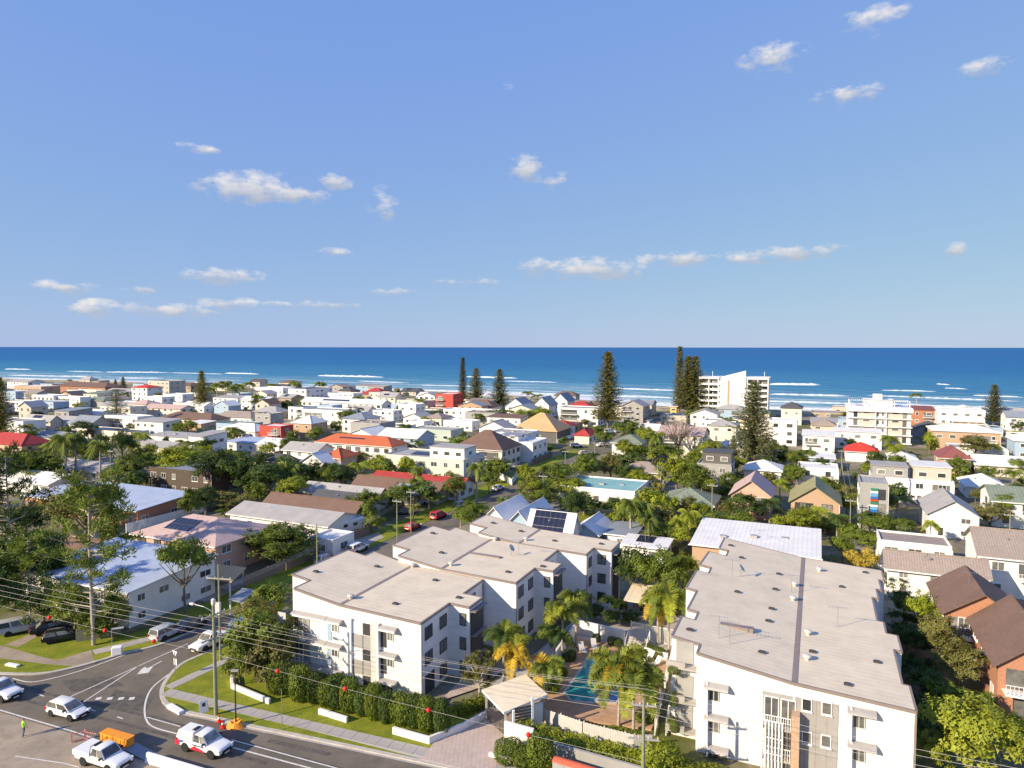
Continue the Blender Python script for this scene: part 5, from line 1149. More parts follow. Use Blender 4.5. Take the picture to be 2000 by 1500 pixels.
carport('tan flat-roofed carport beside the pink house', [(372, 1122), (452, 1136), (481, 1108), (395, 1098)], 2.7, 'roof_tan_y'); carport('pale blue-white carport roof beside the side street', [(446, 1170), (472, 1175), (500, 1152), (474, 1148)], 2.3, 'roof_bluegrey_y')  # second carport: bluish roof puts a cast shadow into the colour
carport('white-framed carport beside the slate hip roof', [(790, 958), (830, 964), (836, 950), (800, 946)], 2.6, 'roof_white_y')
# timber pergola of the dark house
P = uv2w(*w2uv(G(215, 918, 5))); t = thing('pergola', 'dark timber pergola frame beside the dark timber house', 'pergola', P, GRID)
for k in range(5): MB().box(k * 2.6 - .12, k * 2.6 + .12, 0, .25, 0, 5).build('post', 'timber_dark', t); MB().box(k * 2.6 - .1, k * 2.6 + .1, -.3, 8, 5.02, 5.25).build('rafter', 'timber_dark', t)
MB().box(-.3, 10.8, -.05, .15, 4.7, 4.98).build('beam', 'timber_dark', t); MB().box(0, 10.4, .3, .4, 0, 2.4).build('screen', 'tanwall', t)
# ================================================================ plants
for nm, c in (('leaf_mid', (.15, .195, .025)), ('leaf_dark', (.075, .115, .022)), ('leaf_bright', (.26, .30, .025)), ('leaf_olive', (.19, .185, .05)), ('leaf_yellow', (.52, .40, .06)),
              ('leaf_pine', (.15, .16, .07)), ('leaf_palm', (.17, .21, .03)), ('leaf_gold', (.48, .34, .03)), ('leaf_lime', (.29, .32, .035)), ('leaf_dry', (.34, .26, .20))):
    M(nm, c, .55, .38, 4.0, spec=.25, rnd=.22, trans=.28)
M('bark', (.20, .16, .12), .9, .25, 3, bump=.4); M('bark_pale', (.40, .35, .29), .9, .2, 3, bump=.3)
def quad_leaf(mb, c, n, up, ln, wd, mi=0):
    n = n.normalized(); a = up - n * up.dot(n)
    if a.length < 1e-4: a = Vector((1, 0, 0)) - n * n.x
    a.normalize(); b = n.cross(a); c = Vector(c)
    mb.poly([c - b * wd * .5, c + a * ln * .45 - b * wd * .32 + b * wd * .1, c + a * ln, c + b * wd * .5], mi)
def rvec(rr): 
    z = rr.uniform(-1, 1); t = rr.uniform(0, 6.2832); s = math.sqrt(1 - z * z); return Vector((s * math.cos(t), s * math.sin(t), z))
def crown(seed, lobes, clumps, per, ls, z0=.25, z1=1.0, flat=1.0, spread=.075):
    """leaf faces in clumps over overlapping lobes; height 1, radius .5"""
    rr = random.Random(seed); mb = MB(); LB = []; zc = (z0 + z1) / 2; hz = (z1 - z0) / 2
    for i in range(lobes):
        t = 2 * math.pi * i / lobes + rr.uniform(-.4, .4); r = rr.uniform(.16, .30) if i else 0
        s = rr.uniform(.18, .26); LB.append((Vector((r * math.cos(t), r * math.sin(t), zc + hz * rr.uniform(-.45, .5) * flat)), s))
    LB.append((Vector((0, 0, z1 - .24 * hz * 2)), .22))
    for k in range(clumps):
        c, s = LB[k % len(LB)]; d = rvec(rr)
        if d.z < -.35: d.z = -d.z * .5
        cc = c + Vector((d.x * s, d.y * s, d.z * hz * .52)) * rr.uniform(.75, 1.08)
        for j in range(per):
            o = rvec(rr) * spread * rr.uniform(.2, 1.25); p = cc + Vector((o.x, o.y, o.z * .8))
            quad_leaf(mb, p, (d * 1.3 + rvec(rr) * .8 + Vector((0, 0, .35))), rvec(rr), ls * rr.uniform(.7, 1.3), ls * rr.uniform(.5, .85))
    return mb
def trunk_mb(seed, top=.6, limbs=5, r=.022, reach=.28, fork=.28):
    rr = random.Random(seed); mb = MB(); mb.tube([(0, 0, -.02), (rr.uniform(-.02, .02), rr.uniform(-.02, .02), fork), (rr.uniform(-.03, .03), rr.uniform(-.03, .03), top)], [r * 1.2, r, r * .5], 7)
    for i in range(limbs):
        t = 2 * math.pi * i / limbs + rr.uniform(-.3, .3); z = fork + rr.uniform(-.03, .15)
        mb.tube([(0, 0, z), (math.cos(t) * reach * .5, math.sin(t) * reach * .5, z + .16), (math.cos(t) * reach, math.sin(t) * reach, min(.9, z + .36))], [r * .6, r * .42, r * .2], 5)
    return mb
def protos():
    D = {}
    for i in range(4): D['broad%d' % i] = (crown(10 + i, 7, 120, 46, .040, .22 + .03 * i), trunk_mb(i))
    for i in range(3): D['far%d' % i] = (crown(30 + i, 6, 60, 22, .085, .18, spread=.10), trunk_mb(5 + i))
    for i in range(2): D['shrub%d' % i] = (crown(40 + i, 7, 100, 34, .055, 0.02, 1, spread=.085), trunk_mb(8 + i, .5, 4, .02, .2, .1))
    D['dome'] = (crown(50, 12, 300, 46, .038, .0, .98, 1.0), trunk_mb(12, .5, 6, .02, .3, .15))
    D['umbrella'] = (crown(52, 9, 100, 42, .042, .55, 1.0, .5), trunk_mb(13, .65, 7, .018, .36, .35))
    # bare tree
    rr = random.Random(3); mb = MB(); cr = MB()
    mb.tube([(0, 0, 0), (0, 0, .3)], [.03, .024], 6)
    for i in range(9):
        t = i * .7; a = Vector((0, 0, .25 + .02 * i)); b = a + Vector((math.cos(t) * .22, math.sin(t) * .22, .3)); mb.tube([a, b], [.014, .008], 5)
        for j in range(7):
            c = b + rvec(rr) * .2 + Vector((0, 0, .12)); mb.tube([b * .4 + a * .6 + (b - a) * .09 * j, c], [.006, .003], 4)
            for k in range(10): quad_leaf(cr, c + rvec(rr) * .06, rvec(rr), rvec(rr), .03, .02)
    D['bare'] = (cr, mb)
    # tiered pines
    def pine(seed, tiers, nb, rad, droop, dens, lsz):
        rr = random.Random(seed); mb = MB(); tr = MB().tube([(0, 0, -.01), (0, 0, .5), (0, 0, 1)], [.016, .010, .002], 7)
        for k in range(tiers):
            f = k / tiers; z = .13 + .86 * f; L0 = rad * (1 - f) ** .72 * rr.uniform(.8, 1.12) + .015; a0 = rr.uniform(0, 6)
            for b in range(nb):
                t = a0 + 2 * math.pi * b / nb + rr.uniform(-.2, .2); L1 = L0 * rr.uniform(.72, 1.1); d = Vector((math.cos(t), math.sin(t), 0))
                tr.tube([(0, 0, z), tuple(d * L1 * .8 + Vector((0, 0, z + L1 * droop * .4)))], [.003, .0012], 3, cap=False)
                n = max(4, int(dens * L1 / rad))
                for s in range(n):
                    q = (s + .6) / n; p = d * (L1 * q) + Vector((0, 0, z + L1 * (droop * q * q))) ; w = lsz * (1.15 - .5 * q)
                    for m_ in range(4):
                        o = rvec(rr) * w * .55; quad_leaf(mb, p + Vector((o.x, o.y, o.z * .6)), Vector((0, 0, 1)) + rvec(rr) * .8, d + rvec(rr) * .7 + Vector((0, 0, .3)), w * rr.uniform(.8, 1.4), w * rr.uniform(.35, .6))
        return mb, tr
    D['pine0'] = pine(1, 34, 7, .27, .10, 13, .034); D['pine1'] = pine(2, 24, 7, .31, .20, 16, .040); D['pine2'] = pine(3, 40, 6, .12, .25, 7, .028); D['pine3'] = pine(4, 18, 6, .46, .35, 15, .036)
    # irregular hoop pine with tufted branch ends
    rr = random.Random(9); mb = MB(); tr = MB().tube([(0, 0, -.01), (.004, .003, .5), (0, 0, .97)], [.0115, .008, .003], 8)
    for i in range(54):
        z = .2 + .78 * (i / 54) ** .8; t = rr.uniform(0, 6.28); L1 = (.26 - .17 * max(0, z - .45)) * rr.uniform(.45, 1.1); d = Vector((math.cos(t), math.sin(t), 0)); tip = d * L1 + Vector((0, 0, z + L1 * rr.uniform(.05, .5)))
        tr.tube([(0, 0, z), tuple(d * L1 * .5 + Vector((0, 0, z + .01))), tuple(tip)], [.005, .003, .0015], 4)
        for c in range(3):
            cc = tip - (tip - Vector((0, 0, z))) * (.22 * c) + rvec(rr) * .012
            for j in range(40): o = rvec(rr) * .034 * rr.uniform(.2, 1); quad_leaf(mb, cc + o, rvec(rr), o + Vector((0, 0, .02)) + rvec(rr) * .01, .028, .009)
    D['hoop'] = (mb, tr)
    # feather palm, whole crown in one (for palms further off)
    for v in range(2):
        rr = random.Random(60 + v); mb = MB(); tr = MB().tube([(0, 0, -.01), (.02, 0, .4), (.03, .01, .80)], [.030, .020, .016], 7)
        for f in range(17):
            t = f * 2.4 + rr.uniform(-.2, .2); e = rr.uniform(-.2, 1.2); d = Vector((math.cos(t), math.sin(t), 0)); L1 = rr.uniform(.36, .5); base = Vector((.03, .01, .80)); prev = base
            for s in range(1, 10):
                q = s / 9; p = base + d * (L1 * q * math.cos(e * .6)) + Vector((0, 0, L1 * (math.sin(e) * q - .75 * q * q))); ax = (p - prev).normalized(); sd_ = ax.cross(Vector((0, 0, 1))).normalized(); w = .14 * math.sin(math.pi * min(1, q * .85 + .12)) + .015
                for sg in (-1, 1): mb.poly([prev, p, p + sd_ * sg * w + Vector((0, 0, -w * .55)) + ax * .03, prev + sd_ * sg * w * .8 + Vector((0, 0, -w * .5)) + ax * .055])
                prev = p
        D['palm%d' % v] = (mb, tr)
    out = {}
    for k, (c, t) in D.items(): out[k] = (c.mesh('crown', 'leaf_mid'), t.mesh('trunk', 'bark'))
    return out
PR = protos()
CUT = (' behind ', ' beside ', ' near ', ' by the ', ' next ', ' in front ', ' among ', ' below ', ' at the ', ' facing ', ' between ', ', ', ' tucked ', ' hidden ', ' under the ')
def short(l):
    i = min([l.find(c) for c in CUT if l.find(c) > 0] + [len(l)]); return l[:i]
def nearest(P):
    b = min(HOUSES, key=lambda hp: (hp[1] + uv2w(hp[0]['d'] / 2, hp[0]['w'] / 2) - P).length); return short(b[0]['label'])
LABELS = {}
def register(o, label, cat, grp):
    w = label.split(); label = ' '.join(w[:16]); LABELS.setdefault(label, []).append((o, grp)); o['label'] = label; o['category'] = cat
def setmat(o, m):
    o.material_slots[0].link = 'OBJECT'; o.material_slots[0].material = MATS[m]
KIND = {'broad': ('tree', 'leafy tree', 'tree'), 'far': ('tree', 'leafy tree', 'tree'), 'shrub': ('shrub', 'shrub', 'shrub'), 'dome': ('tree', 'dense dome-crowned tree', 'tree'), 'umbrella': ('tree', 'spreading umbrella-crowned tree', 'tree'), 'bare': ('tree', 'nearly bare pinkish tree', 'tree'),
        'pine': ('pine_tree', 'tiered pine', 'pine'), 'hoop': ('pine_tree', 'tufted straggly pine', 'pine'), 'palm': ('palm_tree', 'feather palm', 'palm')}
CN = {'leaf_mid': 'green', 'leaf_dark': 'dark green', 'leaf_bright': 'bright green', 'leaf_olive': 'olive-green', 'leaf_yellow': 'yellow', 'leaf_pine': 'dark', 'leaf_palm': 'green', 'leaf_lime': 'lime-green', 'leaf_dry': 'pinkish', 'leaf_gold': 'golden'}
def plant(kind, P, w, h, mat, label=None, seed=0):
    rr = random.Random(int(P.x * 31 + P.y * 17) + seed); base = kind.rstrip('0123456789')
    if kind not in PR: 
        opts = [k for k in PR if k.rstrip('0123456789') == kind]; kind = rr.choice(opts)
    nm, desc, cat = KIND[base]; t = put(nm, None, None, P, rr.uniform(0, 6.28)); cm, tm = PR[kind]
    c = put('crown', cm, t, None, None, (w, w, h)); setmat(c, mat); k = put('trunk', tm, t, None, None, (max(w, h * .5) if base in ('broad', 'far', 'dome', 'umbrella') else w if base == 'shrub' else h, max(w, h * .5) if base in ('broad', 'far', 'dome', 'umbrella') else w if base == 'shrub' else h, h))
    if base == 'palm' or base == 'hoop': setmat(k, 'bark_pale')
    if label is None: label = '%s %s %s near the %s' % (('tall' if h > 9 else 'small' if h < 4 else 'mid-sized') if base != 'shrub' else ('large' if h > 3 else 'low'), CN[mat], desc, nearest(P))
    register(t, label, cat, '%ss among the houses' % cat); FOOT2.append((P.x, P.y, w * .35)); return t
FOOT2 = []
def T(kind, x, yb, yt, wpx, mat='leaf_mid', label=None):
    P = G(x, yb); s = pxm(P); return plant(kind, P, wpx / s, (yb - yt) / s, mat, label)
m_, d_, b_, o_ = 'leaf_mid', 'leaf_dark', 'leaf_bright', 'leaf_olive'
# ---- left foreground and street corner
T('hoop', 183, 1262, 920, 330, 'leaf_mid', 'tall straggly pine with tufted branches beside the timber paling fence')
T('hoop', 22, 1165, 880, 250, 'leaf_dark', 'thin straggly pine with bare upper trunk among the left trees')
T('hoop', 60, 1215, 1040, 230, 'leaf_mid', 'shorter tufted pine behind the parked van')
T('broad0', 172, 1085, 925, 150, o_, 'large round fig tree in front of the orange brick house'); T('umbrella', 362, 1198, 1047, 125, m_, 'spreading umbrella-crowned tree beside the white corner house')
T('dome', 547, 1100, 1020, 145, m_, 'dense dome-crowned tree over the brown street fence')
for a in (('broad1', 528, 1232, 1136, 105, m_), ('shrub1', 500, 1326, 1180, 130, m_), ('shrub0', 552, 1312, 1185, 110, o_), ('shrub0', 470, 1340, 1232, 70, m_), ('shrub1', 520, 1345, 1240, 100, o_), ('shrub0', 578, 1290, 1215, 60, m_), ('broad3', 500, 1262, 1165, 90, o_), ('broad3', 30, 1185, 1045, 170, d_), ('broad1', 95, 1170, 1035, 140, d_), ('broad2', -20, 1235, 1085, 150, d_), ('broad0', 85, 1232, 1140, 110, d_),
          ('broad1', 145, 1245, 1150, 110, m_), ('shrub1', 195, 1250, 1192, 80, m_), ('broad2', 222, 1240, 1158, 80, m_), ('shrub0', 238, 1092, 1037, 90, m_), ('shrub1', 288, 1085, 1030, 70, b_), ('broad3', 125, 1045, 965, 100, m_), ('broad0', 50, 1060, 985, 130, d_), ('shrub1', 10, 1100, 1045, 110, d_),
          ('broad2', 372, 1028, 953, 62, m_), ('shrub0', 425, 990, 957, 85, o_), ('shrub1', 335, 1045, 1015, 60, m_), ('shrub0', 480, 992, 962, 80, o_), ('shrub0', 440, 1012, 990, 40, m_), ('broad1', 345, 948, 868, 120, b_), ('broad2', 295, 938, 883, 80, m_), ('broad3', 425, 968, 880, 120, d_), ('broad0', 478, 970, 888, 100, d_),
          ('broad1', 250, 955, 885, 90, m_), ('broad2', 525, 975, 903, 120, d_), ('broad3', 240, 908, 842, 70, d_), ('broad0', 60, 948, 878, 120, m_), ('broad1', 20, 950, 880, 100, m_), ('palm0', 128, 945, 836, 70, 'leaf_palm'), ('palm1', 150, 938, 830, 60, 'leaf_palm'), ('palm0', 195, 948, 848, 70, 'leaf_palm'), ('palm1', 108, 935, 850, 60, 'leaf_palm'),
          ('broad2', 95, 945, 890, 80, m_), ('broad3', 560, 965, 905, 90, d_), ('palm0', 556, 968, 893, 60, 'leaf_palm'), ('palm1', 574, 968, 900, 50, 'leaf_palm'), ('broad0', 612, 955, 899, 70, d_), ('broad1', 650, 945, 903, 60, m_), ('palm1', 697, 948, 896, 55, b_), ('broad2', 735, 938, 887, 55, b_), ('broad3', 675, 955, 915, 60, m_),
          ('broad0', 718, 1015, 957, 90, m_), ('palm0', 625, 1040, 1000, 60, 'leaf_palm'), ('palm1', 640, 1043, 1005, 55, 'leaf_palm'), ('palm0', 818, 962, 903, 42, 'leaf_palm'), ('palm1', 815, 978, 925, 48, 'leaf_palm'), ('broad1', 892, 985, 925, 56, m_), ('broad2', 857, 965, 925, 44, m_), ('palm0', 930, 980, 893, 50, 'leaf_palm'),
          ('shrub1', 930, 1010, 985, 40, m_), ('palm0', 900, 1040, 985, 44, 'leaf_palm'), ('palm1', 985, 1000, 965, 44, 'leaf_palm'), ('broad3', 955, 965, 922, 44, m_),
          # ---- centre
          ('broad0', 1040, 990, 928, 70, b_), ('broad1', 1078, 965, 905, 95, m_), ('broad2', 1112, 978, 930, 75, b_), ('broad3', 1142, 955, 886, 70, m_), ('broad0', 1192, 948, 884, 66, o_), ('broad1', 1095, 945, 903, 56, m_), ('broad2', 1030, 968, 905, 55, b_), ('shrub0', 1140, 1004, 957, 100, m_), ('broad3', 1062, 1005, 955, 60, m_),
          ('broad0', 1322, 965, 888, 95, b_), ('broad1', 1350, 990, 900, 85, m_), ('broad2', 1300, 910, 866, 90, m_), ('broad3', 1385, 908, 860, 55, b_), ('broad0', 1232, 885, 820, 76, m_), ('broad1', 1262, 893, 833, 66, b_), ('palm0', 1280, 908, 835, 55, 'leaf_palm'), ('bare', 1325, 902, 812, 95, 'leaf_dry'), ('broad2', 1222, 908, 858, 64, b_), ('broad3', 1248, 908, 868, 56, m_), ('broad0', 1180, 875, 840, 45, m_),
          ('palm0', 1232, 1065, 960, 70, 'leaf_palm'), ('palm1', 1256, 1060, 968, 66, 'leaf_palm'), ('palm0', 1345, 1065, 985, 64, b_), ('palm1', 1265, 1080, 1000, 60, 'leaf_palm'), ('palm0', 1215, 1050, 985, 56, 'leaf_palm'), ('broad1', 1290, 1075, 1018, 76, m_), ('broad2', 1330, 1080, 1028, 66, b_), ('palm1', 1322, 1068, 1000, 55, b_),
          ('broad3', 1240, 1185, 1066, 105, d_), ('broad0', 1290, 1205, 1072, 115, m_), ('broad1', 1335, 1190, 1078, 95, b_), ('broad2', 1265, 1165, 1080, 85, d_), ('palm0', 1295, 1135, 1068, 66, 'leaf_palm'), ('shrub0', 1195, 1222, 1158, 66, d_), ('shrub1', 1160, 1215, 1175, 44, d_), ('shrub1', 1230, 1225, 1190, 50, d_),
          # ---- right strip and right middle
          ('broad0', 1800, 1250, 1155, 85, b_), ('broad1', 1838, 1310, 1195, 95, o_), ('broad2', 1872, 1350, 1253, 115, o_), ('broad3', 1895, 1540, 1358, 210, 'leaf_lime'), ('broad0', 1815, 1530, 1425, 90, 'leaf_lime'), ('broad1', 1765, 1215, 1150, 70, d_), ('shrub0', 1790, 1330, 1270, 90, d_), ('shrub1', 1830, 1420, 1360, 90, d_), ('shrub0', 1930, 1408, 1345, 60, m_), ('shrub1', 1770, 1270, 1215, 70, d_), ('shrub0', 1985, 1480, 1390, 70, b_),
          ('broad2', 1790, 1290, 1225, 90, d_), ('shrub0', 1765, 1240, 1190, 70, d_), ('shrub1', 1815, 1370, 1300, 90, d_), ('broad0', 1850, 1400, 1330, 90, m_), ('shrub1', 1800, 1450, 1390, 80, d_), ('shrub0', 1860, 1450, 1395, 70, m_), ('broad3', 1745, 1165, 1115, 60, d_), ('shrub1', 1905, 1440, 1385, 70, m_), ('shrub0', 1775, 1400, 1345, 70, d_), ('shrub0', 1692, 1118, 1066, 50, 'leaf_yellow'), ('shrub1', 1663, 1108, 1070, 36, 'leaf_yellow'), ('broad2', 1645, 1098, 1045, 56, m_), ('broad3', 1690, 1085, 1033, 76, m_), ('broad0', 1725, 1065, 1003, 95, m_), ('broad1', 1935, 1035, 982, 95, o_), ('palm0', 1815, 1065, 1010, 46, b_), ('broad2', 1962, 1025, 963, 76, m_), ('broad3', 1552, 965, 903, 45, m_), ('palm1', 1575, 908, 874, 50, 'leaf_palm'),
          ('broad0', 1512, 893, 863, 55, m_), ('broad1', 1530, 908, 880, 60, d_), ('palm0', 1735, 893, 845, 50, 'leaf_palm'), ('palm1', 1742, 908, 860, 55, b_), ('broad2', 1815, 888, 843, 36, b_), ('broad3', 1905, 903, 850, 76, o_), ('palm0', 1935, 898, 862, 46, b_), ('broad0', 1872, 935, 890, 45, m_), ('broad1', 1770, 908, 880, 55, m_), ('shrub0', 1620, 1040, 1010, 70, m_), ('shrub1', 1540, 1035, 1010, 60, o_), ('broad1', 1985, 930, 895, 60, m_), ('shrub1', 1760, 1040, 1010, 60, m_), ('broad3', 1445, 1045, 1000, 60, m_), ('shrub0', 1400, 1045, 1005, 56, b_), ('broad0', 1660, 1010, 965, 50, m_),
          ('broad2', 1655, 1070, 1020, 50, m_), ('broad0', 1380, 830, 795, 50, o_), ('broad1', 1420, 850, 815, 60, m_), ('broad2', 1350, 830, 800, 40, m_), ('far0', 500, 800, 770, 30, b_), ('far1', 560, 806, 782, 44, d_), ('far2', 680, 830, 800, 50, m_), ('far0', 690, 822, 795, 40, d_), ('far1', 1020, 835, 800, 60, m_), ('far2', 1050, 830, 795, 70, b_), ('far0', 975, 830, 800, 60, m_), ('far1', 940, 832, 805, 50, m_)):
    T(*a)
# ---- pines along the coast
for (k, x, yb, yt, w, lb) in (('pine2', 904, 792, 696, 26, 'very thin tall pine beside the brick-red block'), ('pine1', 930, 797, 717, 60, 'open-tiered pine next to the very thin pine'), ('pine1', 976, 802, 719, 46, 'open-tiered pine standing apart by the three gabled beach houses'), ('pine0', 1187, 838, 684, 150, 'big broad conical pine in front of the white striped apartments'),
                              ('pine2', 1326, 812, 674, 46, 'tallest slender pine of the cluster beside the tower'), ('pine0', 1343, 814, 693, 76, 'fuller pine in the middle of the cluster beside the tower'), ('pine0', 1357, 814, 693, 66, 'pine of the cluster nearest the tower'), ('pine1', 1470, 912, 740, 160, 'large open-tiered pine in front of the tower'), ('pine1', 1940, 832, 749, 66, 'lone open pine by the right-hand beach houses'),
                              ('pine0', 395, 805, 722, 76, 'dark conical pine behind the beach palms'), ('pine3', 228, 835, 757, 90, 'round spreading pine above the white villa'), ('pine1', 241, 762, 735, 24, 'small pine on the beach front'), ('pine1', 226, 764, 740, 24, 'small pine beside another on the beach front'), ('pine0', 2, 870, 733, 100, 'dark pine by the far-left houses'), ('pine1', 1432, 902, 850, 36, 'young pine beside the grey modern house')):
    P = G(x, yb); s = pxm(P); h = (yb - yt) / s; plant(k, P, h, h, 'leaf_pine' if k != 'pine0' else 'leaf_olive', lb)
for i, (x, yb, yt) in enumerate(((425, 782, 743), (440, 780, 740), (455, 784, 748), (412, 785, 752), (468, 780, 745), (486, 776, 742), (625, 775, 742), (575, 770, 742), (530, 772, 746), (1030, 782, 762), (1050, 785, 768), (1655, 830, 800), (1790, 790, 765), (700, 800, 770), (820, 800, 776))): T('palm', x, yb, yt, 36, 'leaf_palm')
# ---- garden greenery filling the gaps between the far houses
rr = random.Random(77); cnt = 0
def free(u, v, r):
    if -76 < v < -64 and u < 480: return False
    if 253 < u < 264 or (177 < u < 188 and v > -70) or (22 < v < 33): return False
    return not any(a - r < u < b + r and c - r < v < d + r for a, b, c, d in FOOT)
for k in range(4000):
    if cnt >= 230: break
    x = rr.uniform(-30, 2030); y = 752 + (rr.random() ** 1.3) * 290; P = G(x, y); u, v = w2uv(P)
    if u > shore_u(v) - 85 or u < 112: continue
    if not free(u, v, 1.2): continue
    h = rr.uniform(2.2, 6.5); plant(rr.choice(['far', 'far', 'shrub', 'palm'] if rr.random() < .4 else ['far', 'shrub']), P, h * rr.uniform(.9, 1.4), h, rr.choice([m_, m_, d_, b_, o_])); cnt += 1
rr = random.Random(123); cnt = 0
for k in range(4000):
    if cnt >= 120: break
    x = rr.uniform(-30, 2030); y = rr.uniform(850, 1060); P = G(x, y); u, v = w2uv(P)
    if u < 104 or not free(u, v, 1.6) or any((P.x - a) ** 2 + (P.y - b) ** 2 < (c + 1.3) ** 2 for a, b, c in FOOT2): continue
    h = rr.uniform(3.5, 7.5); plant(rr.choice(['broad', 'broad', 'broad', 'shrub', 'palm']), P, h * rr.uniform(1.0, 1.5), h, rr.choice([m_, m_, d_, d_, b_, o_])); cnt += 1
# ---- clipped hedge of rounded columns
def clipped(seed, n, ls, rx=1.0, boxy=3.2):
    rr = random.Random(seed); mb = MB()
    for i in range(n):
        d = rvec(rr); k = (abs(d.x) ** boxy + abs(d.y) ** boxy + abs(d.z) ** boxy) ** (-1 / boxy); p = d * k * rr.uniform(.86, 1.03); p = Vector((p.x * .5, p.y * .5, .5 + p.z * .5))
        quad_leaf(mb, p, d + rvec(rr) * .8, rvec(rr), ls * rr.uniform(.7, 1.3), ls * rr.uniform(.5, .8))
    mb.tube([(0, 0, 0), (0, 0, .5)], [.05, .03], 5); return mb.mesh('foliage', 'leaf_mid')
HM = [clipped(i, 2600, .085) for i in range(3)]
v = -51.6; i = 0
while v < -31.2:
    r_ = random.Random(i); w = r_.uniform(1.6, 2.3); h = r_.uniform(2.6, 3.6); t = thing('hedge_shrub', 'clipped dark green column in the hedge before the white apartment block', 'hedge', uv2w(54.9 + r_.uniform(-.2, .2) + (v + 51) * .01, v, .15), r_.uniform(0, 6), 'clipped hedge columns')
    o = put('foliage', HM[i % 3], t, None, None, (w, w * r_.uniform(.85, 1.15), h)); o.rotation_euler = (r_.uniform(-.05, .05), r_.uniform(-.05, .05), 0); setmat(o, ('leaf_mid', 'leaf_dark')[i % 2]); v += w * .78; i += 1
def hedge_run(label, px, w, h, mat='leaf_bright', z=.15, n=None):
    a, b = G(*px[0]), G(*px[1]); L0 = (b - a).length; rr = random.Random(int(px[0][0])); mb = MB(); n = n or int(L0 * (w + 2 * h) * 130)
    for k in range(n):
        x = rr.uniform(0, L0); f = rr.random(); s = w + 2 * h; q = f * s
        if q < h: p = (-w / 2, q); nn = Vector((0, -1, .2))
        elif q < h + w: p = (-w / 2 + q - h, h); nn = Vector((0, 0, 1))
        else: p = (w / 2, q - h - w); nn = Vector((0, 1, .2))
        wob = .10 * math.sin(x * 2.1) + .08 * math.sin(x * 5.3 + 1); quad_leaf(mb, Vector((x, p[0] * (1 + wob * .5) + rr.uniform(-.08, .08), max(0, p[1] * (1 + wob) - rr.uniform(0, .16)))), nn + rvec(rr) * .9, rvec(rr), .17 * rr.uniform(.7, 1.3), .11)
    t = thing('hedge', label, 'hedge', (a.x, a.y, z), math.atan2(b.y - a.y, b.x - a.x)); o = mb.build('foliage', 'leaf_mid', t); setmat(o, mat); MB().box(.1, L0 - .1, -w * .3, w * .3, 0, h * .75).build('dark_core', 'leaf_dark', t)  # solid dark box added inside the leaves to block light
hedge_run('long low bright green hedge in front of the grey paling fence', [(1058, 1452), (1262, 1503)], 1.9, 1.1); hedge_run('low green hedge on the white wall beside the slatted screen', [(1010, 1440), (1062, 1452)], 1.3, 1.5)
hedge_run('low hedge inside the pool fence beneath the palms', [(1192, 1432), (1252, 1444)], .9, .5); hedge_run('green planting strip beside the hedge end wall', [(890, 1400), (948, 1378)], 1.4, 1.0)
for (x, y, w, h, lb, mt) in ((1055, 1503, 2.3, 3.0, 'tall clipped bush beside the red-lidded cabinets', 'leaf_mid'), (995, 1488, 2.6, 1.7, 'low rounded bush in the driveway planter', 'leaf_mid'), (1290, 1525, 3.4, 3.0, 'clipped round bush at the foot of the long apartment building', 'leaf_bright'), (1340, 1540, 3.2, 1.8, 'low bush before the long apartment building', 'leaf_bright'), (1020, 1497, 1.8, 1.6, 'small bush at the planter edge', 'leaf_mid'), (1395, 1550, 3.6, 1.7, 'low spreading bush under the white apartment wall', 'leaf_bright'),
                              (1075, 1352, 2.0, 1.1, 'leafy shrub in the shaded bed by the gate canopy', 'leaf_mid'), (1092, 1325, 1.8, 1.2, 'leafy shrub midway along the shaded planter wall', 'leaf_mid'), (1112, 1292, 1.6, 1.2, 'leafy shrub at the far end of the shaded planter wall', 'leaf_dark'), (1258, 1410, 1.8, .9, 'low shrub by the pool railing corner', 'leaf_mid'), (1195, 1262, 1.1, 1.0, 'small ball shrub before the back pool wall', 'leaf_dark'), (1207, 1265, 1.1, 1.0, 'small ball shrub next to the pool steps', 'leaf_dark'), (1165, 1256, 1.0, 1.0, 'small ball shrub behind the grey loungers', 'leaf_dark'), (1285, 1285, 1.8, 1.0, 'low shrub against the wall on the sunny deck', 'leaf_mid'), (1265, 1276, 1.5, .9, 'low leafy plant beside the pool steps', 'leaf_mid')):
    P = G(x, y); t = thing('clipped_bush', lb, 'bush', (P.x, P.y, .15)); o = put('foliage', HM[int(x) % 3], t, None, None, (w, w, h)); setmat(o, mt)
for k, z in enumerate((6.05, 3.1, .5)):
    t = thing('balcony_plant', ('leafy pot plant on the top corner balcony', 'spiky green plant on the middle corner balcony', 'bushy plant on the lowest corner balcony')[k], 'plant', uv2w(63.4, -11.6, z + .3), k); put('foliage', HM[k], t, None, None, (1.2, .8, .9 + .2 * k))
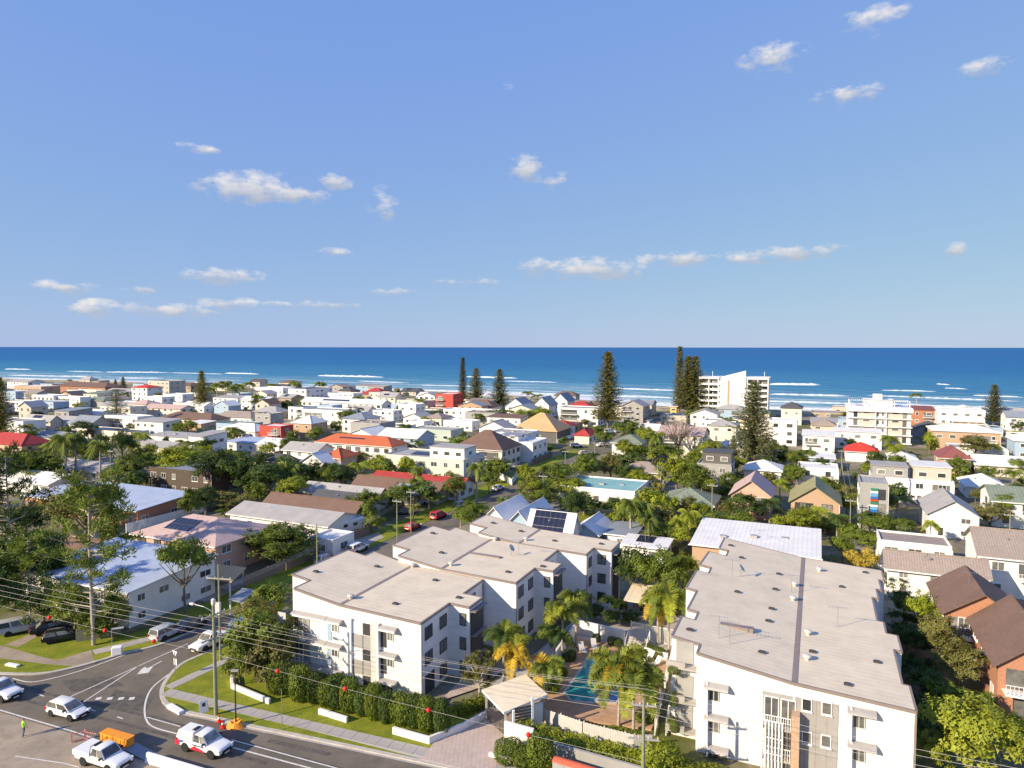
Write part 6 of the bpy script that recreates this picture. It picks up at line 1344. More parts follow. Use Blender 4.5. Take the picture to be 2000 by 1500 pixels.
# ---- feature palms round the pool: every frond its own piece
def frond(seed, L0, curl, bush):
    rr = random.Random(seed); mb = MB(); pts = []
    for s in range(13): q = s / 12; pts.append(Vector((L0 * (q - .18 * curl * q * q), 0, L0 * (.55 * q - .95 * curl * q * q))))
    mb.tube(pts, [.035 - .0025 * k for k in range(13)], 4)
    for s in range(1, 13):
        for j in range(6):
            p = pts[s - 1] + (pts[s] - pts[s - 1]) * (j / 6); ax = (pts[s] - pts[s - 1]).normalized(); q = (s + j / 6) / 13; ln = bush * (.35 + 1.0 * math.sin(math.pi * min(1, .1 + q * .85)))
            for sg in (-1, 1, -1, 1):
                d = Vector((0, sg, 0)) + ax * rr.uniform(.2, .8) + Vector((0, 0, rr.uniform(-1.1, 1.0))); d.normalize(); n_ = d.cross(ax); e = ax * .026; mb.poly([p - e, p + d * ln * .6 - e * 1.2 + Vector((0, 0, .01)), p + d * ln + Vector((0, 0, -.12 * ln)), p + d * ln * .55 + e * 1.2, p + e])
    return mb.mesh('frond', 'leaf_palm')
FR = [frond(i, 2.5 + .2 * i, c, .62) for i, c in enumerate((.75, 1.0, 1.3))]
def feature_palm(x, yb, yt, lb, mats, n=11, sc=1.0, thin=.13):
    P = G(x, yb); s = pxm(P); h = (yb - yt) / s - 1.0 * sc; rr = random.Random(x); t = thing('palm_tree', lb, 'palm', (P.x, P.y, .1), rr.uniform(0, 6))
    MB().tube([(0, 0, 0), (.08, .03, h * .5), (.02, 0, h)], [thin * 1.25, thin, thin * .85], 9).build('trunk', 'bark_pale', t); MB().tube([(.02, 0, h - .9 * sc), (.02, 0, h + .25)], [thin * 1.05, thin * .7], 8).build('crownshaft', 'leaf_palm', t)
    for k in range(n):
        o = put('frond', FR[(k + x) % 3], t, (.02, 0, h + .1), None, (sc, sc, sc)); o.rotation_euler = (0, rr.uniform(-.75, .35), k * 2.399 + rr.uniform(-.2, .2)); setmat(o, mats[k % len(mats)])
for a in ((1098, 1290, 1170, 'green foxtail palm beside the second white block', ['leaf_palm', 'leaf_lime', 'leaf_palm'], 13, 1.2), (1125, 1262, 1155, 'dark foxtail palm rising behind the planter wall', ['leaf_dark', 'leaf_palm']), (985, 1345, 1222, 'dark green palm against the shaded white wall', ['leaf_dark', 'leaf_palm', 'leaf_lime']), (1006, 1368, 1252, 'golden-fronded palm in front of the shaded wall', ['leaf_gold', 'leaf_gold', 'leaf_lime']),
          (1066, 1385, 1280, 'yellow-green palm beside the gate canopy', ['leaf_lime', 'leaf_gold', 'leaf_palm']), (1083, 1330, 1225, 'small dark palm along the planter wall', ['leaf_dark', 'leaf_palm']), (1208, 1420, 1268, 'large foxtail palm over the spa with drooping fronds', ['leaf_palm', 'leaf_lime', 'leaf_palm', 'leaf_gold'], 18, 1.4), (1237, 1430, 1292, 'large foxtail palm beside the railing fence', ['leaf_palm', 'leaf_lime', 'leaf_palm'], 18, 1.4),
          (1307, 1275, 1148, 'tall foxtail palm in front of the pavilion terrace', ['leaf_palm', 'leaf_lime'], 15, 1.3), (1285, 1262, 1158, 'second foxtail palm by the pavilion posts', ['leaf_lime', 'leaf_gold', 'leaf_palm'], 12, 1.0)): feature_palm(*a)
# ---- pandanus with spiky rosettes
P = G(935, 1372); t = thing('pandanus_tree', 'spiky rosette-leaved pandanus tree beside the white apartment corner', 'tree', (P.x, P.y, .15)); rr = random.Random(5); st_ = MB().tube([(0, 0, 0), (.1, 0, 1.2), (0, .1, 2.4)], [.16, .13, .11], 8); TIP = []
for k in range(17):
    a = k * 2.4; r = rr.uniform(.3, 1.7); tip = Vector((math.cos(a) * r, math.sin(a) * r, rr.uniform(2.2, 4.9) - .25 * r)); st_.tube([(0, .05, rr.uniform(1.2, 2.4)), tuple(tip * .55 + Vector((0, 0, 1.0))), tuple(tip)], [.08, .06, .05], 6); TIP.append(tip)
st_.build('trunk', 'bark_pale', t); ro_ = MB()
for k in range(70):
    d = rvec(rr)
    if d.z < -.5: d.z = -d.z
    d.normalize(); a = d.cross(Vector((0, 0, 1)) if abs(d.z) < .9 else Vector((1, 0, 0))).normalized() * .05; L1 = rr.uniform(.6, .95); ro_.poly([-a, d * L1 * .6 - a * .8 + Vector((0, 0, .03)), d * L1 + Vector((0, 0, -.16)), d * L1 * .6 + a * .8 + Vector((0, 0, .03)), a])
rm_ = ro_.mesh('leaf_rosette', 'leaf_olive')
for tip in TIP: put('leaf_rosette', rm_, t, tip, rr.uniform(0, 6))
# ---- side fences between the nearer lots
rr = random.Random(91)
for q, P in HOUSES:
    if not (95 < q['u'] < 250): continue
    x0 = q['w'] + rr.uniform(1.2, 2.2); L1 = q['d'] + 5; mt = rr.choice(['louvre', 'panel_brown', 'pole_wood', 'trim']); hh = rr.uniform(1.4, 1.9)
    u1, v1 = q['u'] - 4, q['v'] + x0
    if any(a < u1 + L1 and b > u1 and c < v1 < d for (a, b, c, d), qq in zip(FOOT, HS) if qq is not q) or -79 < v1 < -64 or 22 < v1 < 33: continue
    t = put('side_fence', None, None, uv2w(u1, v1), GRID); register(t, '%s side fence of the %s' % ({'louvre': 'grey timber', 'panel_brown': 'brown panel', 'pole_wood': 'weathered paling', 'trim': 'white'}[mt], short(q['label'])), 'fence', 'side fences between the lots')
    pk = MB(); n_ = int(L1 / .3)
    for k in range(n_): pk.box(-.02, .02, k * .3, k * .3 + .27, .05, hh - .04 * (k % 2))
    o = pk.build('palings', mt, t); o['kind'] = 'stuff'
    for k in range(int(L1 / 2.4) + 1): MB().box(.03, .13, k * 2.4, k * 2.4 + .1, 0, hh + .05).build('post', mt, t)
# labels shared by look-alikes: same group
for lb, lst in LABELS.items():
    if len(lst) in (2, 3) and lst[0][0].children and lb.split()[0] in ('tall', 'small', 'mid-sized', 'large', 'low'):
        rk = (('taller of two', 'shorter of two') if len(lst) == 2 else ('tallest of three', 'middle-sized of three', 'shortest of three')); srt = sorted(lst, key=lambda e: -e[0].children[0].scale[2]); w_ = lb.split(); kk = w_.index('near') if 'near' in w_ else 3
        plural = w_[0:kk]; plural[-1] = plural[-1] + 's' if not plural[-1].endswith('s') else plural[-1]
        for (o, g_), r in zip(srt, rk): o['label'] = ' '.join((r.split() + plural + w_[kk:])[:16])
        continue
    if len(lst) > 1:
        for o, g_ in lst: o['group'] = g_
# ================================================================ vehicles
for nm, c in (('paint_white', (.78, .78, .77)), ('paint_silver', (.45, .46, .47)), ('paint_black', (.018, .018, .02)), ('paint_red', (.50, .02, .03)), ('paint_blue', (.08, .22, .45)), ('paint_grey', (.12, .13, .14))): M(nm, c, .22, .03, 1, spec=.5)
M('rim', (.42, .40, .38), .35, .1, metal=.6); M('lamp', (.75, .75, .72), .15, .05); M('tail', (.5, .02, .02), .25, .05); M('plate', (.7, .68, .6), .5); M('hi_orange', (.80, .30, .03), .55, .1, 3); M('decal_red', (.62, .03, .06), .4, .04); M('decal_blue', (.06, .12, .5), .4, .04)
CARS = {}
def car_proto(kind):
    t = put('car', None); S = {'hatch': (4.35, 1.78, 1.47), 'suv': (4.75, 1.88, 1.74), 'ute': (5.3, 1.87, 1.82), 'van': (4.95, 1.9, 1.9), 'sedan': (4.6, 1.8, 1.46)}[kind]; L0, W0, H0 = S
    hw = W0 / 2; belt = {'hatch': .90, 'suv': 1.08, 'ute': 1.12, 'van': 1.12, 'sedan': .95}[kind]; gz = .2 if kind in ('hatch', 'sedan', 'van') else .34
    st = {'hatch': [(-.5, .60, .82), (-.485, .90, .93), (-.3, 1, 1), (.15, 1, 1), (.25, .94, .99), (.40, .80, .95), (.475, .68, .86), (.5, .5, .70)], 'sedan': [(-.5, .6, .82), (-.48, .93, .93), (-.25, 1, 1), (.15, 1, 1), (.24, .96, .99), (.43, .80, .95), (.488, .68, .84), (.5, .5, .74)],
          'suv': [(-.5, .55, .86), (-.485, .93, .95), (-.3, 1, 1), (.17, 1, 1), (.25, .98, .99), (.45, .88, .95), (.49, .78, .86), (.5, .55, .8)], 'ute': [(-.5, .6, .94), (-.49, .98, .97), (-.2, 1, .98), (.15, 1, 1), (.23, .99, .99), (.45, .90, .95), (.49, .80, .87), (.5, .55, .8)],
          'van': [(-.5, .5, .9), (-.49, .98, .96), (-.3, 1, 1), (.25, 1, 1), (.34, .95, .98), (.46, .80, .92), (.49, .66, .82), (.5, .5, .75)]}[kind]
    mb = MB(); n = 10
    for (fx_, fz, fw) in st:
        x = fx_ * L0; w = hw * fw; z1 = belt * fz if fz > .6 else belt * .62
        z0 = gz + (.12 if abs(fx_) > .49 else 0)
        for (yy, zz) in ((-.90, z0), (-1, z0 + .16), (-1, (z0 + z1) / 2), (-.985, z1 - .10), (-.88, z1), (.88, z1), (.985, z1 - .10), (1, (z0 + z1) / 2), (1, z0 + .16), (.90, z0)): mb.v.append((x, yy * w, zz))
    for k in range(len(st) - 1):
        for j in range(n): o = k * n; mb.f.append((o + j, o + n + j, o + n + (j + 1) % n, o + (j + 1) % n)); mb.m.append(0)
    mb.f.append(tuple(range(n))); mb.m.append(0); o = (len(st) - 1) * n; mb.f.append(tuple(range(o + n - 1, o - 1, -1))); mb.m.append(0)
    body = mb.build('body', 'paint_white', t, smooth=False)
    # cabin: base rectangle -> roof rectangle
    b0, b1, r0, r1 = {'hatch': (-.475, .27, -.38, .03), 'sedan': (-.36, .23, -.21, .05), 'suv': (-.485, .22, -.44, .07), 'ute': (-.10, .225, -.07, .09), 'van': (-.49, .335, -.47, .17)}[kind]
    b0, b1, r0, r1 = [q * L0 for q in (b0, b1, r0, r1)]; wb_, wr = hw * .94, hw * .76; zb, zt = belt - .03, H0
    def ring(f, z): x0 = b0 + (r0 - b0) * f; x1 = b1 + (r1 - b1) * f; w = wb_ + (wr - wb_) * f; return [(x0, -w, z), (x1, -w, z), (x1, w, z), (x0, w, z)]
    cb = MB(); A, B = ring(0, zb), ring(.9, zb + (zt - zb) * .93); C_ = [(r0 + .12, -wr * .86, zt), (r1 - .12, -wr * .86, zt), (r1 - .12, wr * .86, zt), (r0 + .12, wr * .86, zt)]
    cb.v = A + B + C_; 
    for a in (0, 4):
        for k in range(4): cb.f.append((a + k, a + (k + 1) % 4, a + 4 + (k + 1) % 4, a + 4 + k)); cb.m.append(0)
    cb.f.append((8, 9, 10, 11)); cb.m.append(0); cab = cb.build('cabin', 'paint_white', t)
    def pane(name, p00, p10, p11, p01, m=.06, off=.012, mi='carglass'):
        P = [Vector(q) for q in (p00, p10, p11, p01)]; nrm = (P[1] - P[0]).cross(P[3] - P[0]).normalized()
        f = lambda a, b: P[0] * (1 - a) * (1 - b) + P[1] * a * (1 - b) + P[2] * a * b + P[3] * (1 - a) * b
        q = [f(m, .08), f(1 - m, .08), f(1 - m, .94), f(m, .94)]; MB().poly([tuple(v + nrm * off) for v in q]).build(name, mi, t)
    pane('windscreen', A[1], A[2], B[2], B[1]); pane('rear_window', A[3], A[0], B[0], B[3], .1)
    ns = {'hatch': 2, 'sedan': 2, 'suv': 3, 'ute': 2, 'van': 3}[kind]
    for k in range(ns):
        a, b = k / ns, (k + 1) / ns; lerp = lambda p, q, s: tuple(Vector(p) * (1 - s) + Vector(q) * s)
        pane('side_window', lerp(A[0], A[1], a), lerp(A[0], A[1], b), lerp(B[0], B[1], b), lerp(B[0], B[1], a), .05); pane('side_window', lerp(A[2], A[3], a), lerp(A[2], A[3], b), lerp(B[2], B[3], b), lerp(B[2], B[3], a), .05)
    wr_ = .32 if kind in ('hatch', 'sedan', 'van') else .38; wx = {'hatch': (-.29, .31), 'sedan': (-.28, .32), 'suv': (-.29, .31), 'ute': (-.27, .31), 'van': (-.28, .33)}[kind]
    tm = MB().lathe([(wr_ * .62, -.11), (wr_ * .93, -.11), (wr_, -.07), (wr_, .07), (wr_ * .93, .11), (wr_ * .62, .11)], 18).mesh('tyre', 'rubber'); rm2 = MB().lathe([(wr_ * .63, -.10), (wr_ * .60, .09), (wr_ * .2, .06), (.03, .10)], 10).mesh('rim', 'rim')
    am = MB().lathe([(wr_ * 1.16, -.02), (wr_ * 1.16, .02)], 18).mesh('wheel_arch', 'black')
    for fx_ in wx:
        for sg in (-1, 1):
            w = put('wheel', tm, t, (fx_ * L0, sg * (hw - .085), wr_)); w.rotation_euler = (-sg * R(90), 0, 0); put('rim', rm2, w); a = put('wheel_arch', am, t, (fx_ * L0, sg * (hw - .008), wr_ + .03)); a.rotation_euler = (R(90), 0, 0)
    for sg in (-1, 1):
        MB().box(L0 * .455, L0 * .492, sg * hw * .78 - .16, sg * hw * .78 + .12 * (1 if sg < 0 else 1), belt * .66, belt * .80).build('headlight', 'lamp', t)
        MB().box(-L0 * .502, -L0 * .47, sg * hw * .86 - .1, sg * hw * .86 + .08, belt * .68, belt * .95).build('tail_light', 'tail', t)
        MB().box(L0 * .15, L0 * .15 + .14, sg * (hw + .1) - .11, sg * (hw + .1) + .11, belt, belt + .16).build('mirror', 'paint_black', t)
    MB().box(L0 * .49, L0 * .506, -hw * .55, hw * .55, belt * .42, belt * .66).build('grille', 'black', t); MB().box(L0 * .495, L0 * .512, -.26, .26, belt * .34, belt * .45).build('number_plate', 'plate', t); MB().box(-L0 * .512, -L0 * .498, -.26, .26, belt * .5, belt * .62).build('number_plate', 'plate', t)
    sb_ = body.modifiers.new('sub', 'SUBSURF'); sb_.levels = 2; sb_.render_levels = 2; bevel(cab, .06, 3)
    MB().box(-L0 * .22, L0 * .25, -hw - .004, -hw + .02, gz + .02, gz + .14).box(-L0 * .22, L0 * .25, hw - .02, hw + .004, gz + .02, gz + .14).build('sill', 'black', t)
    MB().box(L0 * .478, L0 * .5, -hw * .8, hw * .8, gz + .06, gz + .22).build('bumper_intake', 'black', t)
    for k_ in ((-.03, .13) if kind != 'van' else (.0, .2)): MB().box(L0 * k_ - .012, L0 * k_ + .012, -hw - .003, hw + .003, gz + .2, belt - .12).build('door_gap', 'paint_grey', t)
    for o in (body, cab): o.data.polygons.foreach_set('use_smooth', [True] * len(o.data.polygons))
    return t, S
def car(kind, label, P, head, paint, cat='car', name='parked_car', extra=None):
    if kind not in CARS: 
        t, S = car_proto(kind); CARS[kind] = (t, S); used_ = False
    else: used_ = True
    t0, S = CARS[kind]; t = copy_tree(t0) if used_ or True else t0
    t.name = name; t.location = (P.x, P.y, P.z); t.rotation_euler = (0, 0, head); tag(t, label, cat)
    for c in t.children:
        if c.name.split('.')[0] in ('body', 'cabin'): c.material_slots[0].link = 'OBJECT'; c.material_slots[0].material = MATS[paint]
    return t
def from_wheel(px, head, kind_dim, which, z=.055):
    """place by the ground contact of a near-side (right-hand) wheel"""
    L0, W0, fx_ = kind_dim; c = G(*px); f = Vector((math.cos(head), math.sin(head), 0)); l = Vector((-f.y, f.x, 0)); p = c - f * fx_ * L0 + l * (W0 / 2 - .05); p.z = z; return p
h1 = R(-20); car('hatch', 'white hatchback driving across the junction', from_wheel((136.5, 1410.2), h1, (4.35, 1.78, .31), 0), h1, 'paint_white', name='car')
h2 = R(-22.3); ute = car('ute', 'white utility with red and blue side stripes and canopy', from_wheel((411.8, 1484), h2, (5.3, 1.87, .31), 0), h2, 'paint_white', 'ute', 'utility_vehicle')
cv = MB(); cv.v = [(-2.6, -.86, 1.1), (-.62, -.86, 1.1), (-.62, .86, 1.1), (-2.6, .86, 1.1), (-2.42, -.70, 1.78), (-.66, -.70, 1.80), (-.66, .70, 1.80), (-2.42, .70, 1.78)]; cv.f = [(4, 5, 6, 7), (0, 1, 5, 4), (1, 2, 6, 5), (2, 3, 7, 6), (3, 0, 4, 7)]; cv.m = [0] * 5
bevel(cv.build('canopy', 'paint_white', ute), .08, 3); MB().box(-1.1, -.7, -.35, .35, 1.82, 1.86).build('roof_rack', 'black', ute)
y_ = -.945
MB().poly([(-2.62, y_, .55), (-2.15, y_, .50), (-2.05, y_, 1.02), (-2.60, y_, 1.02)]).build('decal', 'decal_red', ute); MB().poly([(-2.1, y_, .78), (-1.7, y_, .86), (-1.55, y_, 1.05), (-2.0, y_, 1.03)]).build('decal', 'decal_blue', ute)
MB().poly([(-.85, y_, .42), (.95, y_, .42), (.6, y_, .62), (-.3, y_, .80)]).build('decal', 'decal_red', ute)
for k in range(7): MB().box(-.5 + k * .2, -.37 + k * .2, y_ - .004, y_ + .004, .84, .94).build('lettering', 'black', ute)
h3 = R(-22); wt = car('ute', 'white tray-back utility beside the orange barrier', from_wheel((163, 1497), h3, (5.3, 1.87, -.27), 0), h3, 'paint_white', 'ute', 'utility_vehicle'); bevel(MB().box(-2.75, -.62, -.95, .95, .78, 1.28).build('tray', 'paint_white', wt), .05); MB().box(-1.55, -.7, .1, .86, 1.282, 1.3).build('tray_shade', 'black', wt); MB().tube([(-.6, -.9, 1.2), (-.55, -.82, 1.9), (-.55, .82, 1.9), (-.6, .9, 1.2)], .03, 6).build('sports_bar', 'black', wt)  # thin black sheet paints the dark inside of the open tray
h4 = R(-21); car('ute', 'white utility with black grille entering from the left road edge', from_wheel((2, 1374), h4, (5.3, 1.87, .31), 0), h4, 'paint_white', 'ute', 'utility_vehicle')
def parked(kind, label, x, y, head, paint, z=.06, cat='car'):
    P = G(x, y); P.z = z; return car(kind, label, P, head, paint, cat)
US = math.atan2(CU, SU)      # heading along the side street, seaward
parked('van', 'silver-white people mover parked under the left trees', 42, 1236, R(38), 'paint_silver', .15, 'van'); parked('hatch', 'black hatchback parked on the grass by the paling fence', 122, 1252, R(30), 'paint_black', .16); parked('sedan', 'dark car with red tail-lights parked behind the black hatchback', 100, 1236, R(34), 'paint_black', .16)
parked('suv', 'silver four-wheel drive parked at the left kerb of the side street', 330, 1244, US, 'paint_silver'); parked('sedan', 'dark sedan parked beyond the silver four-wheel drive', 372, 1228, US, 'paint_grey'); parked('ute', 'white utility parked facing the junction on the grass corner', 412, 1262, US + math.pi, 'paint_white', cat='ute'); parked('hatch', 'blue car half hidden by the corner shrubs', 478, 1226, US, 'paint_blue')
parked('suv', 'white car with blue rear window parked along the brown fence', 698, 1078, US, 'paint_white'); parked('hatch', 'silver hatchback parked beside the brown fence posts', 635, 1098, US, 'paint_silver'); parked('hatch', 'red hatchback parked by the timber pole', 806, 1034, US, 'paint_red'); parked('suv', 'red car parked further up the side street', 856, 1013, US, 'paint_red'); parked('sedan', 'blue car parked by the orange brick garden wall', 880, 972, US, 'paint_blue'); parked('sedan', 'dark car parked near the slate hip roof', 792, 1004, R(20), 'paint_grey')
parked('hatch', 'grey car under the white-framed carport', 818, 985, R(10), 'paint_silver'); parked('sedan', 'white sedan parked before the picket fence', 972, 958, US, 'paint_white'); parked('suv', 'white four-wheel drive by the brown pyramid-roofed house', 1003, 916, R(15), 'paint_white')
parked('suv', 'white four-wheel drive parked by the small red hip roof', 1126, 874, R(10), 'paint_white'); parked('hatch', 'silver car turning at the far street corner', 1142, 888, R(25), 'paint_silver'); parked('sedan', 'white sedan beyond the far street corner', 1176, 872, R(25), 'paint_white'); parked('van', 'white van parked near the big conical pine', 1190, 846, R(30), 'paint_white', cat='van'); parked('van', 'white van beside another near the big pine', 1208, 845, R(30), 'paint_white', cat='van'); parked('van', 'white van parked by the beach road', 1272, 828, R(40), 'paint_white', cat='van')
parked('hatch', 'white car in the drive behind the solar house', 1178, 1033, R(-10), 'paint_white'); parked('sedan', 'dark grey car parked by the white townhouse terrace', 1690, 925, US, 'paint_grey'); parked('suv', 'red car parked by the right beach apartments', 1985, 856, R(10), 'paint_red'); parked('hatch', 'white hatchback on the right side street', 1700, 960, US, 'paint_white'); parked('hatch', 'silver car parked on the upper side street', 900, 990, US, 'paint_silver')
for k, (t0, S) in CARS.items():      # the pattern cars are not part of the scene
    for c in list(t0.children):
        for g_ in list(c.children): bpy.data.objects.remove(g_)
        bpy.data.objects.remove(c)
    bpy.data.objects.remove(t0)
# ================================================================ person in hi-vis shirt
def person(x, y, label, head):
    P = G(x, y); J = {}; E_ = []
    V = [(0, 0, .95, .15), (0, 0, 1.12, .14), (0, .01, 1.32, .17), (0, 0, 1.47, .11), (0, .01, 1.54, .06), (.01, 0, 1.66, .105), (.015, 0, 1.76, .09),
         (0, .10, .90, .10), (.06, .11, .50, .065), (-.02, .11, .10, .045), (.12, .12, .04, .04), (0, -.10, .90, .10), (-.05, -.11, .50, .065), (-.20, -.11, .12, .045), (-.08, -.12, .05, .04),
         (0, .21, 1.42, .065), (-.05, .27, 1.16, .05), (.06, .28, .94, .036), (0, -.21, 1.42, .065), (.06, -.27, 1.16, .05), (.16, -.27, .96, .036)]
    E_ = [(0, 1), (1, 2), (2, 3), (3, 4), (4, 5), (5, 6), (0, 7), (7, 8), (8, 9), (9, 10), (0, 11), (11, 12), (12, 13), (13, 14), (3, 15), (15, 16), (16, 17), (3, 18), (18, 19), (19, 20)]
    me = bpy.data.meshes.new('body'); me.from_pydata([v[:3] for v in V], E_, []); o = bpy.data.objects.new('tmp', me); COL.objects.link(o); sk = o.modifiers.new('skin', 'SKIN'); sv = me.skin_vertices[0].data
    for i, v in enumerate(V): sv[i].radius = (v[3], v[3])
    sv[0].use_root = True; ss = o.modifiers.new('sub', 'SUBSURF'); ss.levels = 2; dg = bpy.context.evaluated_depsgraph_get(); m2 = bpy.data.meshes.new_from_object(o.evaluated_get(dg)); bpy.data.objects.remove(o)
    verts = [tuple(v.co) for v in m2.vertices]; mb = MB(); mb.v = verts
    for p in m2.polygons:
        c = p.center; a = abs(c.y); mi = 0
        if c.z > 1.53: mi = 3 if c.z > 1.70 else 2
        elif a > .20 and c.z < 1.24: mi = 2
        elif c.z > .98: mi = 0
        elif c.z > .13: mi = 1
        else: mi = 4
        mb.f.append(tuple(p.vertices)); mb.m.append(mi)
    for (hx, hy, hz, sg) in ((.06, .28, .94, 1), (.16, -.27, .96, -1)):      # palm, four fingers and a thumb
        mb.tube([(hx, hy, hz), (hx + .02, hy, hz - .08)], [.034, .04], 6, 2)
        for k in range(4): q = -.03 + .02 * k; mb.tube([(hx + .02 + q, hy, hz - .07), (hx + .03 + q, hy - .005 * sg, hz - .115 - .008 * (k in (1, 2))), (hx + .045 + q, hy - .02 * sg, hz - .15 - .01 * (k in (1, 2)))], [.010, .009, .007], 5, 2)
        mb.tube([(hx + .04, hy, hz - .03), (hx + .075, hy - .01 * sg, hz - .065), (hx + .08, hy - .02 * sg, hz - .1)], [.011, .01, .008], 5, 2)
    mb.box(.095, .125, -.015, .015, 1.635, 1.675, 2)      # nose
    t = thing('person', label, 'person', (P.x, P.y, .06), head); M('hivis', (.36, .72, .06), .7, .08, 6); M('trousers', (.10, .11, .14), .85, .1); M('skin', (.52, .33, .24), .6, .06); M('hair', (.10, .06, .04), .8, .1); M('boots', (.20, .13, .08), .8, .1)
    mb.build('body', ['hivis', 'trousers', 'skin', 'hair', 'boots'], t, smooth=True)
person(47, 1440, 'worker in lime hi-vis shirt and dark trousers walking on the road edge', R(60))
# ================================================================ poles, wires, signs
def pole(label, P, h, arms=(), r=.15, mat='pole_wood', name='power_pole', rz=0, group=None):
    t = thing(name, label, 'power pole', P, rz, group); MB().tube([(0, 0, -.2), (0, 0, h)], [r, r * .68], 10).build('shaft', mat, t)
    for (z, w) in arms:
        a = MB().box(-w, w, -.06, .06, z - .07, z + .07).build('crossarm', 'greymetal', t)
        for k in range(4): x = -w * .92 + w * 1.84 * k / 3; MB().lathe([(.03, z + .07), (.05, z + .12), (.03, z + .17), (.05, z + .22), (.02, z + .26)], 6, (x, 0)).build('insulator', 'insul', a)
    return t
PA = G(422, 1398); PB = G(431, 1292); pa = pole('thick green-grey power pole with street lamp on the corner verge', PA, 11.5, ((10.3, 1.35), (8.0, 1.45)), .20, rz=R(60)); pb = pole('thinner timber pole with high crossarm behind the lamp pole', PB, 11.6, ((9.9, 1.6),), .14, rz=R(-10))
la = MB().tube([(0, 0, 10.6), (-.4, .9, 11.1), (-.8, 2.0, 11.3)], .045, 6).build('lamp_arm', 'steel', pa); bevel(MB().box(-.95, -.65, 1.9, 2.5, 11.2, 11.38).build('lamp_head', 'insul', la), .05); MB().tube([(0, 0, 9.6), (-.6, -.9, 10.6), (-.8, -1.7, 10.7)], .04, 6).build('lamp_arm', 'steel', pa)
MB().lathe([(.16, 11.3), (.22, 11.5), (.2, 11.9), (.05, 12.0)], 10).build('surge_cap', 'insul', pa); MB().box(-.35, .35, -.55, -.2, 5.8, 7.2).build('junction_box', 'insul', pb)
PC = uv2w(53.6, -12.2); 
while PU and False: pass
pc_h = 8.6; pc = pole('slim green-grey power pole before the long white apartment building', PC, pc_h, ((8.0, 1.0), (5.2, 1.25)), .17, rz=R(-10))
def wire(a, b, sag=.5, r=.014, label='long pale power line strung across the road verge', name='power_line', mat='wire', grp='overhead power lines'):
    mb = MB(); n = 14; a, b = Vector(a), Vector(b); mb.tube([a + (b - a) * (k / n) - Vector((0, 0, sag * 4 * (k / n) * (1 - k / n))) for k in range(n + 1)], r, 4, cap=False); return tag(mb.build(name, mat), label, 'power line', grp)
def at_depth(x, y, Y): d = ray(x, y); t = Y / d[1]; return Vector((d[0] * t, d[1] * t, HC + d[2] * t))
YA_ = PA.y; YC = PC.y
for (yl, ym, yr, sg_) in ((1128, 1213, 1340, .3), (1143, 1223, 1352, .3), (1154, 1233, 1371, .3), (1164, 1242, 1386, .3)):
    a = at_depth(-160, yl - 38, YA_ + 9); m0 = at_depth(422, ym, YA_); c = at_depth(1262, yr + 6, YC); wire(a, m0, .35, label='power line running from the lamp pole over the left verge'); wire(m0, c, .45, label='power line strung between the lamp pole and the slim pole'); wire(c, at_depth(2150, yr + 190, YC - 14), .3, .013, label='power line crossing the front of the long apartment building')
for (y0, y1) in ((1196, 1330), (1203, 1336)): wire(at_depth(434, y0, YA_ + 4), at_depth(1262, y1 + 10, YC), .9, .009, label='very thin service line above the hedge and gate canopy')
a = at_depth(-160, 1142, YA_ + 9); m0 = at_depth(422, 1278, YA_); c = at_depth(1262, 1490, YC); low = 'low cable carrying red marker balls beside the hedge'
wire(a, m0, .25, .013, low, grp='low marker cables'); wire(m0, c, .2, .013, low, grp='low marker cables'); M('marker_red', (.72, .03, .02), .5, .06)
def on_seg(a, b, sag, x):
    best = None
    for k in range(201):
        q = k / 200; p = a + (b - a) * q - Vector((0, 0, sag * 4 * q * (1 - q))); px = CX + F * p.x / p.y
        if best is None or abs(px - x) < best[0]: best = (abs(px - x), p)
    return best[1]
for x in (78, 187, 283): p = on_seg(a, m0, .25, x); tag(MB().lathe([(.02, -.22), (.155, -.155), (.22, 0), (.155, .155), (.02, .22)], 12).build('marker_ball', 'marker_red', loc=p, smooth=True), 'red marker ball on the low cable over the left verge', 'marker ball', 'red marker balls on the cable')
for x in (530, 664, 832, 1034): p = on_seg(m0, c, .2, x); tag(MB().lathe([(.02, -.22), (.155, -.155), (.22, 0), (.155, .155), (.02, .22)], 12).build('marker_ball', 'marker_red', loc=p, smooth=True), 'red marker ball on the low cable above the hedge', 'marker ball', 'red marker balls on the cable')
p2 = at_depth(431, 1150, PB.y); q2 = at_depth(776, 985, G(776, 1062).y)
for k in range(3): wire(p2 + Vector((k * .5 - .5, 0, 0)), q2 + Vector((k * .5 - .5, 0, 0)), .6, .018, 'thin service wire running up the side street', grp='service wires of the side street')
MIDP = [(776, 1062, 972, 'timber pole beside the second apartment roof'), (803, 1040, 955, 'timber pole beside the red hatchback'), (218, 965, 876, 'timber pole by the dark pergola'), (895, 985, 925, 'timber pole beside the blue parked car'), (1030, 968, 922, 'timber pole among the central street trees'), (1061, 995, 925, 'timber pole before the turquoise-roofed house'), (1161, 905, 862, 'timber pole at the far street corner'), (1213, 868, 820, 'timber pole near the pale gabled cottage'), (1104, 925, 878, 'timber pole beside the tan pyramid roof'), (1248, 845, 803, 'timber pole by the glass-balconied beach house'), (1643, 935, 877, 'timber pole beside the scarlet-roofed house'), (1660, 1042, 972, 'timber pole before the coloured-louvre townhouse'), (1971, 1060, 1000, 'timber pole by the far-right townhouse'), (1390, 1030, 942, 'timber pole beside the grey-green hip roof'), (710, 842, 808, 'timber pole behind the terracotta roof'), (539, 885, 833, 'timber pole beside the small white cottage'), (250, 882, 850, 'timber lamp pole by the low cream house'), (620, 1120, 1020, 'dark steel pole beside the white garage'), (930, 960, 900, 'timber pole near the cream garage house')]
tops = {}
